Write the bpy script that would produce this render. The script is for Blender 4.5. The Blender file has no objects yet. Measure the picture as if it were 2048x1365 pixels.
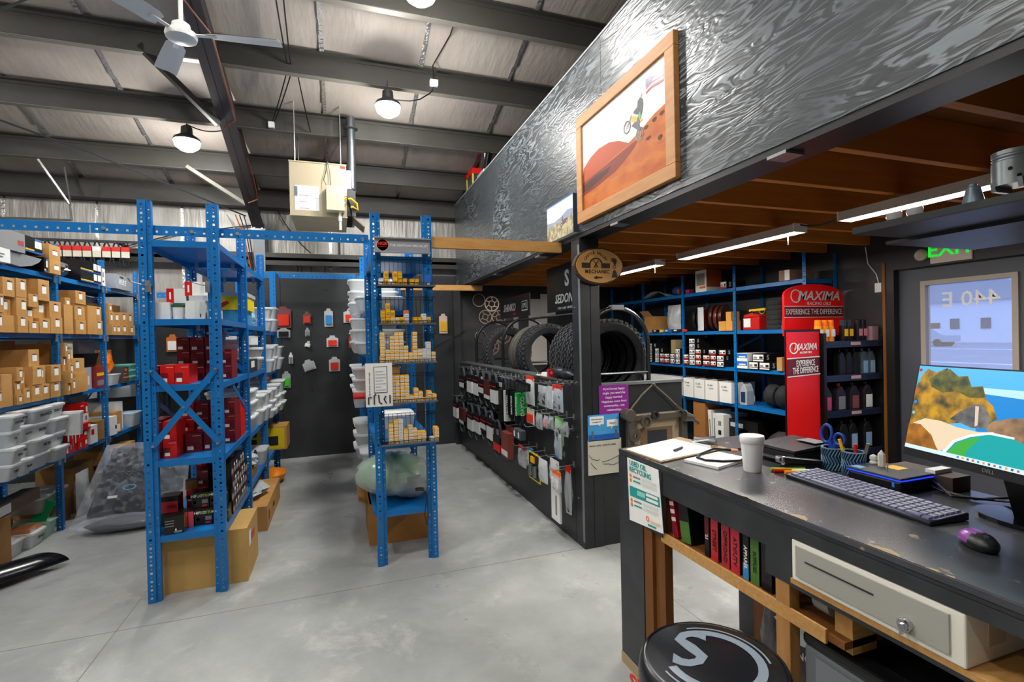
import bpy, bmesh, math, random
from mathutils import Vector, Matrix
random.seed(7)
S = bpy.context.scene
COL = S.collection
# ------------------------------------------------------------------ camera, world, exposure
cam_d = bpy.data.cameras.new('camera'); cam = bpy.data.objects.new('camera', cam_d); COL.objects.link(cam)
cam_d.sensor_width = 36; cam_d.lens = 36*992.9/2048; cam_d.clip_start = .02; cam_d.clip_end = 500
_y, _p, _r = math.radians(19.082), math.radians(-.536), math.radians(1.2545)
_F = Vector((math.sin(_y)*math.cos(_p), math.cos(_y)*math.cos(_p), math.sin(_p)))
_R = Vector((math.cos(_y), -math.sin(_y), 0)); _U = _R.cross(_F)
_R2 = _R*math.cos(_r) - _U*math.sin(_r); _U2 = _R*math.sin(_r) + _U*math.cos(_r)
cam.matrix_world = Matrix(((_R2.x, _U2.x, -_F.x, 0), (_R2.y, _U2.y, -_F.y, 0), (_R2.z, _U2.z, -_F.z, 1.55), (0, 0, 0, 1)))
S.camera = cam
W = bpy.data.worlds.new('sky'); S.world = W; W.use_nodes = True
W.node_tree.nodes['Background'].inputs[0].default_value = (.30, .46, .95, 1)
W.node_tree.nodes['Background'].inputs[1].default_value = 1.5
S.view_settings.view_transform = 'Standard'; S.view_settings.look = 'None'
S.view_settings.exposure = 0.5; S.view_settings.gamma = 1; S.view_settings.use_curve_mapping = False
LAMP_W, TUBE_W = 80, 16

# ------------------------------------------------------------------ helpers
def lin(h):
    h = h.lstrip('#'); o = []
    for i in (0, 2, 4):
        c = int(h[i:i+2], 16)/255; o.append(c/12.92 if c <= .04045 else ((c+.055)/1.055)**2.4)
    return (*o, 1)
MATS = {}
def mat(name, col='#808080', rough=.5, metal=0, emit=0, alpha=1, trans=0, spec=.5, noise=None, bump=None, ior=1.45):
    """noise=(scale, colour2, detail, lo, hi, stretch); bump=(scale, strength, stretch)"""
    if name in MATS: return MATS[name]
    m = bpy.data.materials.new(name); m.use_nodes = True; MATS[name] = m
    nt = m.node_tree; b = nt.nodes['Principled BSDF']
    b.inputs['Base Color'].default_value = lin(col); b.inputs['Roughness'].default_value = rough
    b.inputs['Metallic'].default_value = metal; b.inputs['Specular IOR Level'].default_value = spec
    b.inputs['IOR'].default_value = ior
    if emit: b.inputs['Emission Color'].default_value = lin(col); b.inputs['Emission Strength'].default_value = emit
    if alpha < 1: b.inputs['Alpha'].default_value = alpha
    if trans: b.inputs['Transmission Weight'].default_value = trans
    def coords(st):
        tc = nt.nodes.new('ShaderNodeTexCoord'); mp = nt.nodes.new('ShaderNodeMapping'); mp.inputs['Scale'].default_value = st
        nt.links.new(tc.outputs['Object'], mp.inputs[0]); return mp
    if noise:
        sc, c2, det, lo, hi = noise[:5]; st = noise[5] if len(noise) > 5 else (1, 1, 1)
        n = nt.nodes.new('ShaderNodeTexNoise'); n.inputs['Scale'].default_value = sc; n.inputs['Detail'].default_value = det
        nt.links.new(coords(st).outputs[0], n.inputs['Vector'])
        r = nt.nodes.new('ShaderNodeValToRGB'); r.color_ramp.elements[0].position = lo; r.color_ramp.elements[1].position = hi
        r.color_ramp.elements[0].color = lin(col); r.color_ramp.elements[1].color = lin(c2)
        nt.links.new(n.outputs[0], r.inputs[0]); nt.links.new(r.outputs[0], b.inputs['Base Color'])
    if bump:
        sc, stg = bump[:2]; st = bump[2] if len(bump) > 2 else (1, 1, 1)
        n = nt.nodes.new('ShaderNodeTexNoise'); n.inputs['Scale'].default_value = sc; n.inputs['Detail'].default_value = 4
        nt.links.new(coords(st).outputs[0], n.inputs['Vector'])
        bp = nt.nodes.new('ShaderNodeBump'); bp.inputs['Strength'].default_value = stg; bp.inputs['Distance'].default_value = .02
        nt.links.new(n.outputs[0], bp.inputs['Height']); nt.links.new(bp.outputs[0], b.inputs['Normal'])
    return m
class B:
    def __init__(s): s.v = []; s.f = []; s.m = []
    def add(s, vs, fs, m=0):
        k = len(s.v); s.v += [tuple(v) for v in vs]; s.f += [tuple(i+k for i in f) for f in fs]; s.m += [m]*len(fs); return s
    def box(s, x0, x1, y0, y1, z0, z1, m=0):
        return s.add([(x0,y0,z0),(x1,y0,z0),(x1,y1,z0),(x0,y1,z0),(x0,y0,z1),(x1,y0,z1),(x1,y1,z1),(x0,y1,z1)],
              [(3,2,1,0),(4,5,6,7),(0,1,5,4),(1,2,6,5),(2,3,7,6),(3,0,4,7)], m)
    def beam(s, p0, p1, w, h, m=0, up=(0,0,1)):
        p0 = Vector(p0); p1 = Vector(p1); d = (p1-p0).normalized(); u = Vector(up)
        if abs(d.dot(u)) > .98: u = Vector((0,1,0))
        a = d.cross(u).normalized()*w/2; c = a.cross(d).normalized()*h/2
        return s.add([p0-a-c,p0+a-c,p0+a+c,p0-a+c,p1-a-c,p1+a-c,p1+a+c,p1-a+c],[(3,2,1,0),(4,5,6,7),(0,1,5,4),(1,2,6,5),(2,3,7,6),(3,0,4,7)], m)
    def poly(s, pts, m=0): return s.add(pts, [tuple(range(len(pts)))], m)
    def prism(s, pts, ax, a0, a1, m=0):
        f = {'x': lambda p,a:(a,p[0],p[1]), 'y': lambda p,a:(p[0],a,p[1]), 'z': lambda p,a:(p[0],p[1],a)}[ax]; n = len(pts)
        return s.add([f(p,a0) for p in pts]+[f(p,a1) for p in pts], [tuple(range(n-1,-1,-1)), tuple(range(n,2*n))]+[(i,(i+1)%n,n+(i+1)%n,n+i) for i in range(n)], m)
    def cyl(s, p0, p1, r, r1=None, n=12, m=0):
        r1 = r if r1 is None else r1; p0 = Vector(p0); p1 = Vector(p1); d = (p1-p0).normalized()
        u = Vector((0,0,1)) if abs(d.z) < .9 else Vector((1,0,0)); a = d.cross(u).normalized(); c = d.cross(a)
        w = [a*math.cos(t)+c*math.sin(t) for t in (2*math.pi*i/n for i in range(n))]
        return s.add([p0+k*r for k in w]+[p1+k*r1 for k in w], [tuple(range(n)), tuple(range(2*n-1,n-1,-1))]+[(i,n+i,n+(i+1)%n,(i+1)%n) for i in range(n)], m)
    def tube(s, pts, r, n=6, m=0, closed=False):
        pts = [Vector(p) for p in pts]; k = len(pts); rings = []; prev = None
        for i, p in enumerate(pts):
            if closed: d = pts[(i+1)%k]-pts[i-1]
            else: d = pts[min(i+1,k-1)]-pts[max(i-1,0)]
            d.normalize()
            if prev is None: u = Vector((0,0,1)) if abs(d.z) < .9 else Vector((1,0,0)); a = d.cross(u).normalized()
            else: a = (prev-d*prev.dot(d)).normalized()
            prev = a; c = d.cross(a); rings.append([p+(a*math.cos(2*math.pi*j/n)+c*math.sin(2*math.pi*j/n))*r for j in range(n)])
        fs = [(i*n+j, i*n+(j+1)%n, ((i+1)%k)*n+(j+1)%n, ((i+1)%k)*n+j) for i in range(k if closed else k-1) for j in range(n)]
        if not closed: fs += [tuple(range(n-1,-1,-1)), tuple(range((k-1)*n, k*n))]
        return s.add([q for r_ in rings for q in r_], fs, m)
    def lathe(s, prof, c=(0,0,0), n=24, m=0, ax='z', close=False):
        vs = []
        for r, h in prof:
            for i in range(n):
                t = 2*math.pi*i/n; a, b_ = r*math.cos(t), r*math.sin(t)
                q = (a,b_,h) if ax == 'z' else (a,h,b_) if ax == 'y' else (h,a,b_)
                vs.append((q[0]+c[0], q[1]+c[1], q[2]+c[2]))
        k = len(prof); fs = [(i*n+j, i*n+(j+1)%n, ((i+1)%k)*n+(j+1)%n, ((i+1)%k)*n+j) for i in range(k if close else k-1) for j in range(n)]
        if not close:
            if prof[0][0] > 1e-5: fs.append(tuple(range(n-1,-1,-1)))
            if prof[-1][0] > 1e-5: fs.append(tuple(range((k-1)*n, k*n)))
        return s.add(vs, fs, m)
    def blob(s, c, r, n=12, k=8, m=0, jit=0, rnd=None):
        rnd = rnd or random; vs = [(c[0],c[1],c[2]+r[2])]
        for i in range(1, k):
            p = math.pi*i/k
            for j in range(n):
                t = 2*math.pi*j/n; q = 1+rnd.uniform(-jit, jit)
                vs.append((c[0]+r[0]*math.sin(p)*math.cos(t)*q, c[1]+r[1]*math.sin(p)*math.sin(t)*q, c[2]+r[2]*math.cos(p)*q))
        vs.append((c[0],c[1],c[2]-r[2])); L = len(vs)-1
        fs = [(0,1+j,1+(j+1)%n) for j in range(n)]+[(1+(i-1)*n+j,1+i*n+j,1+i*n+(j+1)%n,1+(i-1)*n+(j+1)%n) for i in range(1,k-1) for j in range(n)]+[(L,1+(k-2)*n+(j+1)%n,1+(k-2)*n+j) for j in range(n)]
        return s.add(vs, fs, m)
    def mesh(s, name, mats, smooth=False, off=(0,0,0), weld=False):
        me = bpy.data.meshes.new(name); me.from_pydata([(v[0]-off[0],v[1]-off[1],v[2]-off[2]) for v in s.v], [], s.f)
        for m in (mats if isinstance(mats, (list, tuple)) else [mats]): me.materials.append(m)
        me.polygons.foreach_set('material_index', s.m)
        bm = bmesh.new(); bm.from_mesh(me)
        if weld: bmesh.ops.remove_doubles(bm, verts=bm.verts, dist=1e-5)
        bmesh.ops.recalc_face_normals(bm, faces=bm.faces); bm.to_mesh(me); bm.free()
        if smooth:
            me.polygons.foreach_set('use_smooth', [True]*len(me.polygons)); me.set_sharp_from_angle(angle=math.radians(38))
        me.update(); return me
    def obj(s, name, mats, parent=None, smooth=False, rel=False, bevel=0, weld=False):
        """world coordinates unless rel; a part's vertices are stored relative to its (unrotated) parent"""
        off = (0,0,0)
        if parent is not None and not rel: off = worldpos(parent)
        elif parent is None and not rel and s.v:
            xs, ys, zs = zip(*s.v); off = ((min(xs)+max(xs))/2, (min(ys)+max(ys))/2, min(zs))
        o = bpy.data.objects.new(name, s.mesh(name, mats, smooth, off, weld)); COL.objects.link(o)
        if parent is not None: o.parent = parent
        elif not rel: o.location = off
        if bevel: bv = o.modifiers.new('edge', 'BEVEL'); bv.width = bevel; bv.segments = 2; bv.limit_method = 'ANGLE'
        return o
def worldpos(o):
    p = Vector(o.location); q = o.parent
    while q is not None: p += Vector(q.location); q = q.parent
    return p
LABELS = {}
def tag(o, label, cat, group=None):
    o['label'] = label; o['category'] = cat
    if group: o['group'] = group
    return o
def thing(name, label, cat, loc=(0,0,0), rz=0, group=None):
    o = bpy.data.objects.new(name, None); COL.objects.link(o); o.empty_display_size = .05
    o.location = loc; o.rotation_euler = (0,0,rz); return tag(o, label, cat, group)
def struct(o): o['kind'] = 'structure'; return o
def inst(me, name, parent=None, loc=(0,0,0), rot=(0,0,0), scale=None):
    o = bpy.data.objects.new(name, me); COL.objects.link(o)
    if parent is not None: o.parent = parent
    o.location = loc; o.rotation_euler = rot
    if scale: o.scale = scale
    return o
PENDING = []
def text(s, size, m, parent, loc, rot=(math.pi/2,0,0), name='lettering', ext=.0006, wx=1.0, bold=0, shear=0, align='CENTER', rel=False, spacing=1.0):
    """flat lettering as a mesh part (turned into a mesh at the end); loc in world coordinates unless rel"""
    cu = bpy.data.curves.new('t', 'FONT'); cu.body = s; cu.size = size; cu.align_x = align; cu.align_y = 'CENTER'
    cu.extrude = ext; cu.offset = bold*size; cu.shear = shear; cu.resolution_u = 2; cu.space_character = spacing
    o = bpy.data.objects.new(name, bpy.data.meshes.new(name)); COL.objects.link(o); o.parent = parent
    o.location = Vector(loc) - (worldpos(parent) if (parent is not None and not rel) else Vector())
    o.rotation_euler = rot; PENDING.append((o, cu, wx, m, name)); return o
def flush_text():
    ts = []
    for o, cu, wx, m, name in PENDING: t = bpy.data.objects.new('t', cu); COL.objects.link(t); ts.append(t)
    bpy.context.view_layer.update(); dg = bpy.context.evaluated_depsgraph_get()
    for t, (o, cu, wx, m, name) in zip(ts, PENDING):
        me = bpy.data.meshes.new_from_object(t.evaluated_get(dg)); me.name = name; me.materials.clear(); me.materials.append(m)
        if wx != 1: me.transform(Matrix.Diagonal((wx,1,1,1)))
        o.data = me
    for t in ts: cu = t.data; bpy.data.objects.remove(t); bpy.data.curves.remove(cu)
FX = (math.pi/2, 0, -math.pi/2)    # lettering on a face that looks to -X
FPX = (math.pi/2, 0, math.pi/2)    # ... to +X
FY = (math.pi/2, 0, 0)             # ... to -Y
ORD = ['first','second','third','fourth','fifth','sixth','seventh','eighth','ninth','tenth','eleventh','twelfth','thirteenth','fourteenth','fifteenth','sixteenth','seventeenth','eighteenth','nineteenth','twentieth'] + [f'twenty {o}' for o in ('first','second','third','fourth','fifth','sixth','seventh','eighth','ninth')] + ['thirtieth'] + [f'thirty {o}' for o in ('first','second','third','fourth','fifth','sixth','seventh','eighth','ninth')]
def arc(c, r, a0, a1, n, pl='xz'):
    o = []
    for i in range(n+1):
        t = math.radians(a0+(a1-a0)*i/n); a, b_ = r*math.cos(t), r*math.sin(t)
        o.append((c[0]+a,c[1],c[2]+b_) if pl == 'xz' else (c[0],c[1]+a,c[2]+b_) if pl == 'yz' else (c[0]+a,c[1]+b_,c[2]))
    return o
def sag(p0, p1, d, n=10):
    p0 = Vector(p0); p1 = Vector(p1); return [p0.lerp(p1, i/n)-Vector((0,0,d*4*(i/n)*(1-i/n))) for i in range(n+1)]
# ------------------------------------------------------------------ common materials
blue = mat('blue_paint', '#0a66aa', .36, noise=(3, '#0d70b6', 3, .3, .7), spec=.5)
white = mat('white_plastic', '#e6e6e2', .4); black = mat('black_plastic', '#101113', .4); dark = mat('dark_grey', '#2a2c2e', .45)
zinc = mat('zinc', '#b9bbbc', .32, .9); chrome = mat('chrome', '#d5d7da', .15, 1); steel = mat('brushed_steel', '#8d8f8f', .38, .85)
card = mat('cardboard', '#c29253', .75, noise=(9, '#b48446', 4, .35, .7)); card_d = mat('cardboard_dark', '#9a7240', .8, noise=(7, '#8b6536', 3, .35, .7))
paper = mat('paper', '#eeeeea', .6); ink = mat('ink', '#1a1a1c', .6); red = mat('red_print', '#d4150f', .4); dred = mat('dark_red_print', '#7c0f1c', .42)
tub = mat('clear_tub', '#dde2e2', .3, alpha=.82); lid = mat('white_lid', '#eef0ef', .35)
clear = mat('clear_film', '#dfe6ea', .12, alpha=.38); bagw = mat('milky_bag', '#d8dcde', .22, alpha=.75)
wood = mat('planed_lumber', '#c99a5b', .6, noise=(6, '#b58244', 5, .3, .75, (1, 12, 12))); rubber = mat('rubber', '#17181a', .75, noise=(40, '#24262a', 2, .3, .7))
grey = mat('mid_grey', '#7c7f80', .5); yellow = mat('yellow', '#f2b705', .45); orange = mat('orange', '#f2701a', .4); green = mat('green', '#23a84a', .45)
blackwall = mat('black_painted_wall', '#26282a', .42, noise=(2.2, '#343638', 6, .35, .7), bump=(60, .04))
# ================================================================== THE SETTING
YW, XR, XL, YB = 7.4, 4.4, -5.6, -4.6           # back wall, right wall, left wall, wall behind the camera
RS, RZ, PD = .29, 3.33, .803                     # roof slope, eave height, purlin spacing
def roofz(y, up=.22): return RZ + up + RS*(YW-y)
def concrete():
    m = bpy.data.materials.new('concrete_floor'); m.use_nodes = True; nt = m.node_tree; b = nt.nodes['Principled BSDF']
    tc = nt.nodes.new('ShaderNodeTexCoord')
    def nz(sc, det, ro=.6, dist=0):
        n = nt.nodes.new('ShaderNodeTexNoise'); n.inputs['Scale'].default_value = sc; n.inputs['Detail'].default_value = det; n.inputs['Roughness'].default_value = ro
        n.inputs['Distortion'].default_value = dist; nt.links.new(tc.outputs['Object'], n.inputs['Vector']); return n
    def ramp(src, stops):
        r = nt.nodes.new('ShaderNodeValToRGB'); e = r.color_ramp.elements
        e[0].position, e[0].color = stops[0][0], stops[0][1]; e[1].position, e[1].color = stops[-1][0], stops[-1][1]
        for p, c in stops[1:-1]: k = e.new(p); k.color = c
        nt.links.new(src.outputs[0], r.inputs[0]); return r
    a = ramp(nz(1.1, 9, .66, .25), [(.3, lin('#868986')), (.5, lin('#a0a3a0')), (.72, lin('#bcbeba'))])
    st = ramp(nz(2.4, 9, .72, .35), [(.55, (0,0,0,1)), (.62, (.25,)*3+(1,)), (.78, (.8,)*3+(1,))])
    mx = nt.nodes.new('ShaderNodeMix'); mx.data_type = 'RGBA'; nt.links.new(st.outputs[0], mx.inputs[0]); nt.links.new(a.outputs[0], mx.inputs[6])
    mx.inputs[7].default_value = lin('#d3d4d0'); nt.links.new(mx.outputs[2], b.inputs['Base Color'])
    rr = ramp(nz(2, 5), [(.3, (.24,)*3+(1,)), (.7, (.48,)*3+(1,))]); nt.links.new(rr.outputs[0], b.inputs['Roughness']); return m
floor = struct(B().box(XL, XR, YB, YW, -.12, 0).obj('floor', concrete()))
jm = mat('joint_line', '#85847c', .8)
B().box(-1.187, -1.180, YB, YW, 0, .0006).obj('control_joint', jm, floor)
B().box(XL, 4.39, 3.234, 3.24, 0, .0006).obj('control_joint', jm, floor)
B().box(1.79, 1.797, YB, 3.2, 0, .0006).obj('control_joint', jm, floor)
# ---- insulated outer walls
foil = mat('foil_insulation', '#b3b0aa', .42, .25, bump=(14, .5, (1.6, 1.6, .22)), noise=(5, '#8f8c86', 5, .35, .75, (1, 1, .4)))
foilr = mat('foil_insulation_roof', '#b3aaa0', .5, .08, bump=(11, .35, (1.6, .25, 1)), noise=(2, '#9c938a', 5, .3, .75))
wb = struct(B().box(XL, XR, YW, YW+.15, -.12, 3.62).obj('wall_back', mat('wall_sheet', '#77746f', .6)))
x = XL
seam = [-4.55, -3.65, -2.765, -1.87, -.98, -.1, .5, 1.29, 2.2]
xs = [XL]+seam+[XR]
for a, c in zip(xs, xs[1:]): B().box(a+.012, c-.012, YW-.02, YW, .0, 3.34).obj('insulation_panel', foil, wb)
tape = mat('foil_tape', '#cfcfcd', .22, .85, bump=(30, .6))
for a in seam:
    bb = B()
    for k in range(14): bb.box(a-.02+random.uniform(-.006,.006), a+.02+random.uniform(-.006,.006), YW-.026-random.uniform(0,.004), YW-.012, .2+k*.22, .42+k*.22)
    bb.obj('seam_tape', tape, wb)
struct(B().box(XL-.15, XL, YB, YW, -.12, 7.2).obj('wall_left', foilr)); struct(B().box(XL, XR, YB-.15, YB, -.12, 7.2).obj('wall_front', mat('wall_rear_sheet', '#8d8a85', .6)))
# right wall with the door opening
wr = struct(B().box(XR, XR+.15, YB, 1.97, -.12, 7.2).box(XR, XR+.15, 2.88, YW, -.12, 7.2).box(XR, XR+.15, 1.97, 2.88, 2.04, 7.2).obj('wall_right', blackwall))
# ---- roof
cl = struct(B().add([(XL,YW,roofz(YW)),(XR,YW,roofz(YW)),(XR,YB,roofz(YB)),(XL,YB,roofz(YB)),(XL,YW,roofz(YW)+.1),(XR,YW,roofz(YW)+.1),(XR,YB,roofz(YB)+.1),(XL,YB,roofz(YB)+.1)],
    [(0,1,2,3),(4,5,6,7),(0,1,5,4),(1,2,6,5),(2,3,7,6),(3,0,4,7)]).obj('ceiling', mat('roof_sheet', '#6d6862', .7)))
rx = [XL]+[-4.675+.915*i for i in range(10)]+[XR]
py = [YW-.803*i for i in range(14)]
def sagpanel(x0, x1, y0, y1):
    b_ = B(); nx, ny = 5, 4; vs = []
    for j in range(ny+1):
        for i in range(nx+1):
            u, w = i/nx, j/ny; y = y0+(y1-y0)*w
            vs.append((x0+(x1-x0)*u, y, roofz(y)-.008-.045*math.sin(math.pi*w)*(.6+.4*math.sin(math.pi*u))))
    return b_.add(vs, [(j*(nx+1)+i, j*(nx+1)+i+1, (j+1)*(nx+1)+i+1, (j+1)*(nx+1)+i) for j in range(ny) for i in range(nx)])
for y1, y0 in zip(py[:8], py[1:9]):
    for a, c in zip(rx, rx[1:]):
        if c > -5 and a < 2.5: sagpanel(a+.006, c-.006, y0+.01, y1-.01).obj('insulation_panel', foilr, cl, smooth=True)
for a in rx[1:-1]:
    if -5 < a < 2.5:
        b_ = B()
        for y1, y0 in zip(py[:7], py[1:8]):
            for k in range(4):
                ya, yb = y1-.06-k*.17, y1-.23-k*.17; w = .014+random.uniform(0,.008); s = -.012-.03*math.sin(math.pi*(k+.5)/4)
                b_.beam((a,ya,roofz(ya)+s-.01),(a,yb,roofz(yb)+s-.01), w*2, .006)
        b_.obj('seam_tape', tape, cl)
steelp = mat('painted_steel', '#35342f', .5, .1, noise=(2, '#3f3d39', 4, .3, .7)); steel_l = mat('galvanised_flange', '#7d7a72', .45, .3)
for i, y in enumerate(py[1:9]):
    zt = roofz(y, .20); zb = roofz(y, 0)
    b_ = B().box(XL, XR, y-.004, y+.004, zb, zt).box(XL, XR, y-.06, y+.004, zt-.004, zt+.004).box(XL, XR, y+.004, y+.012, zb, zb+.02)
    b_.box(XL, XR, y+.004, y+.07, zb-.004, zb+.002, 1); b_.box(XL, XR, y-.012, y-.004, zt-.03, zt)  # bottom flange coloured paler than the web to paint it as lit
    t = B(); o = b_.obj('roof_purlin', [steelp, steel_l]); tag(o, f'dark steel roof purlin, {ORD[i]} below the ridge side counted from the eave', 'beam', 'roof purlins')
tag(B().box(XL, XR, YW-.22, YW-.2, RZ-.02, RZ+.2).box(XL, XR, YW-.2, YW-.02, RZ-.02, RZ-.01).obj('eave_strut', steelp), 'dark steel eave strut along the top of the back wall', 'beam')
tag(B().box(XL, XR, YW-.2, YW-.03, 2.62, 2.66).box(XL, XR, YW-.2, YW-.19, 2.56, 2.72).obj('wall_girt', steelp), 'dark steel girt across the foil insulated back wall', 'beam')
# rigid frame: rafter and column
rf = thing('portal_rafter', 'dark tapered steel rafter on a grey wall column', 'beam', (-.97, 7.3, 0))
RAFX0, RAFX1 = -1.04, -.90
rp = [(7.2, 3.02), (5.2, 3.70), (3.0, 4.42), (-4, 6.2)]
rm = mat('rafter_paint', '#332f2f', .5)
for (ya, za), (yb, zb) in zip(rp, rp[1:]):
    B().add([(RAFX0,ya,za),(RAFX1,ya,za),(RAFX1,yb,zb),(RAFX0,yb,zb),(RAFX0,ya,za+.012),(RAFX1,ya,za+.012),(RAFX1,yb,zb+.012),(RAFX0,yb,zb+.012)],[(0,1,2,3),(4,5,6,7),(0,1,5,4),(1,2,6,5),(2,3,7,6),(3,0,4,7)]).obj('bottom_flange', rm, rf)
    B().add([(-.974,ya,za),(-.966,ya,za),(-.966,yb,zb),(-.974,yb,zb),(-.974,ya,roofz(ya,.18)),(-.966,ya,roofz(ya,.18)),(-.966,yb,roofz(yb,.18)),(-.974,yb,roofz(yb,.18))],[(0,1,2,3),(4,5,6,7),(0,1,5,4),(1,2,6,5),(2,3,7,6),(3,0,4,7)]).obj('web', rm, rf)
gcol = mat('column_paint', '#7d8288', .5)
B().box(RAFX0, RAFX1, 7.19, 7.2, 2.3, 3.1).box(-.975, -.965, 7.2, 7.38, 2.3, 3.3).obj('column', gcol, rf)
B().box(RAFX0-.01, RAFX1+.01, 7.175, 7.19, 3.0, 3.06).obj('splice_plate', mat('splice_grey', '#9a9fa3', .45, .3), rf)
for dx in (-.045, .045): B().cyl((-.97+dx, 7.16, 3.03), (-.97+dx, 7.176, 3.03), .012, n=6).obj('bolt', zinc, rf)
# ---- black plywood lining on the back wall
lining = struct(B().box(-1.62, 1.62, 7.18, 7.19, 0, 2.44).obj('wall_lining', blackwall))
xb = [-1.62, -.73, .49, 1.618]
for a, c in zip(xb, xb[1:]): B().box(a+.002, c-.002, 7.165, 7.18, 0, 2.45).obj('plywood_sheet', blackwall, lining)
B().box(-1.62, 1.62, 7.17, 7.38, 2.45, 2.47).obj('ledge', mat('ledge_grey', '#5c5e60', .5), lining)
b_ = B()
for k in range(26):
    xx, zz = random.uniform(-.6, 1.5), random.uniform(.6, 2.4); b_.lathe([(.009, 7.1635), (.006, 7.1645)], (xx, 0, zz), 8, 0, 'y')
b_.obj('knot_hole', mat('knot', '#0c0c0d', .8), lining)
ll = struct(B().box(XL, -1.625, 7.19, 7.2, 0, 1.78).obj('trim_1', blackwall))
for k in range(4): B().box(-1.63-.95*(k+1), -1.632-.95*k, 7.17, 7.19, 0, 1.79).obj('plywood_sheet', blackwall, ll)
# ---- mezzanine
def ply():
    m = bpy.data.materials.new('glossy_black_plywood'); m.use_nodes = True; nt = m.node_tree; b = nt.nodes['Principled BSDF']
    b.inputs['Base Color'].default_value = lin('#3b4043'); b.inputs['Specular IOR Level'].default_value = .6
    tc = nt.nodes.new('ShaderNodeTexCoord'); mp = nt.nodes.new('ShaderNodeMapping'); mp.inputs['Scale'].default_value = (1, 1.1, 5.5); nt.links.new(tc.outputs['Object'], mp.inputs[0])
    n = nt.nodes.new('ShaderNodeTexNoise'); n.inputs['Scale'].default_value = 2.4; n.inputs['Detail'].default_value = 3; n.inputs['Distortion'].default_value = .9; nt.links.new(mp.outputs[0], n.inputs['Vector'])
    w = nt.nodes.new('ShaderNodeMath'); w.operation = 'MULTIPLY'; w.inputs[1].default_value = 42; nt.links.new(n.outputs[0], w.inputs[0])
    sn = nt.nodes.new('ShaderNodeMath'); sn.operation = 'SINE'; nt.links.new(w.outputs[0], sn.inputs[0])
    r = nt.nodes.new('ShaderNodeValToRGB'); r.color_ramp.elements[0].position = .25; r.color_ramp.elements[1].position = .85
    r.color_ramp.elements[0].color = lin('#2b3033'); r.color_ramp.elements[1].color = lin('#737c80'); nt.links.new(sn.outputs[0], r.inputs[0])
    n2 = nt.nodes.new('ShaderNodeTexNoise'); n2.inputs['Scale'].default_value = 1.3; n2.inputs['Detail'].default_value = 4; nt.links.new(tc.outputs['Object'], n2.inputs['Vector'])
    r2 = nt.nodes.new('ShaderNodeValToRGB'); r2.color_ramp.elements[0].position = .4; r2.color_ramp.elements[1].position = .62; nt.links.new(n2.outputs[0], r2.inputs[0])
    mx = nt.nodes.new('ShaderNodeMix'); mx.data_type = 'RGBA'; nt.links.new(r2.outputs[0], mx.inputs[0]); nt.links.new(r.outputs[0], mx.inputs[7]); mx.inputs[6].default_value = lin('#3d4245')
    nt.links.new(mx.outputs[2], b.inputs['Base Color'])
    bp = nt.nodes.new('ShaderNodeBump'); bp.inputs['Strength'].default_value = .17; bp.inputs['Distance'].default_value = .004; nt.links.new(sn.outputs[0], bp.inputs['Height']); nt.links.new(bp.outputs[0], b.inputs['Normal'])
    b.inputs['Roughness'].default_value = .31; return m
plym = ply(); XM = 1.633
mz = struct(B().box(XM+.012, XM+.03, YB, 7.17, 2.275, 3.48).obj('wall_mezzanine', blackwall))
ys = [YB, -2.03, .41, 2.85, 5.29, 7.165]
for a, c in zip(ys, ys[1:]): B().box(XM, XM+.012, a+.002, c-.002, 2.275, 3.48).obj('plywood_sheet', plym, mz)
B().box(XM-.004, XM+.09, YB, 7.165, 3.48, 3.495).obj('cap', mat('cap_edge', '#8e9294', .4), mz)
bk = mat('beam_black', '#0c0d10', .4)
tag(B().box(XM+.005, 1.76, YB, 7.16, 2.245, 2.275).box(1.70, 1.85, YB, 7.16, 2.262, 2.47).obj('mezzanine_beam', bk), 'black painted beam under the edge of the plywood mezzanine wall', 'beam')
for i, y in enumerate((1.5, 2.72, 4.0, 5.25)):
    tag(B().box(XM-.003, XM+.09, y-.045, y+.045, 2.232, 2.2445).obj('steel_bracket', steel), f'small bare metal bracket under the mezzanine edge, {ORD[i]} from the camera', 'bracket', 'brackets under the mezzanine edge')
jo = mat('joist_wood', '#a85f17', .6, noise=(3, '#bd7526', 5, .3, .75, (.6, 9, 9)))
for i in range(28):
    y = .63+.4045*i-3.2
    if y < 7.1: tag(B().box(1.852, XR-.01, y-.019, y+.019, 2.28, 2.468).obj('ceiling_joist', jo), f'brown wooden floor joist under the mezzanine, {ORD[i]} from the front', 'joist', 'mezzanine floor joists')
struct(B().box(1.70, XR-.005, YB, YW-.05, 2.47, 2.49).obj('ceiling_mezzanine', mat('subfloor', '#8a4c14', .65, noise=(2.5, '#743e10', 4, .3, .7))))
# back of the under-mezzanine area
struct(B().box(1.62, XR, 7.168, 7.18, 0, 2.46).obj('wall_alcove', blackwall))
# ---- partition with the belts, its column and the cross wall
pt = struct(B().box(XM, XM+.09, 3.342, 7.16, 0, 1.19).obj('wall_partition', blackwall))
B().box(XM-.006, XM+.11, 3.342, 7.0, 1.19, 1.205).obj('cap', mat('partition_cap', '#55585a', .35), pt)
B().box(1.56, 1.66, 7.05, 7.164, 0, 2.27).obj('corner_post', blackwall, pt)
post = thing('mezzanine_post', 'black painted double wooden post under the mezzanine corner', 'post', (1.7, 3.27, 0))
pw = mat('post_black', '#232527', .36, noise=(8, '#2e3033', 3, .3, .7))
B().box(1.633, 1.712, 3.205, 3.34, 0, 2.244).obj('timber', pw, post, bevel=.004); B().box(1.714, 1.79, 3.205, 3.34, 0, 2.244).obj('timber', pw, post, bevel=.004)
edge = mat('worn_edge', '#6e7375', .45)
B().box(1.6315, 1.634, 3.204, 3.232, .05, 2.2).obj('metal_corner', edge, post)
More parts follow.
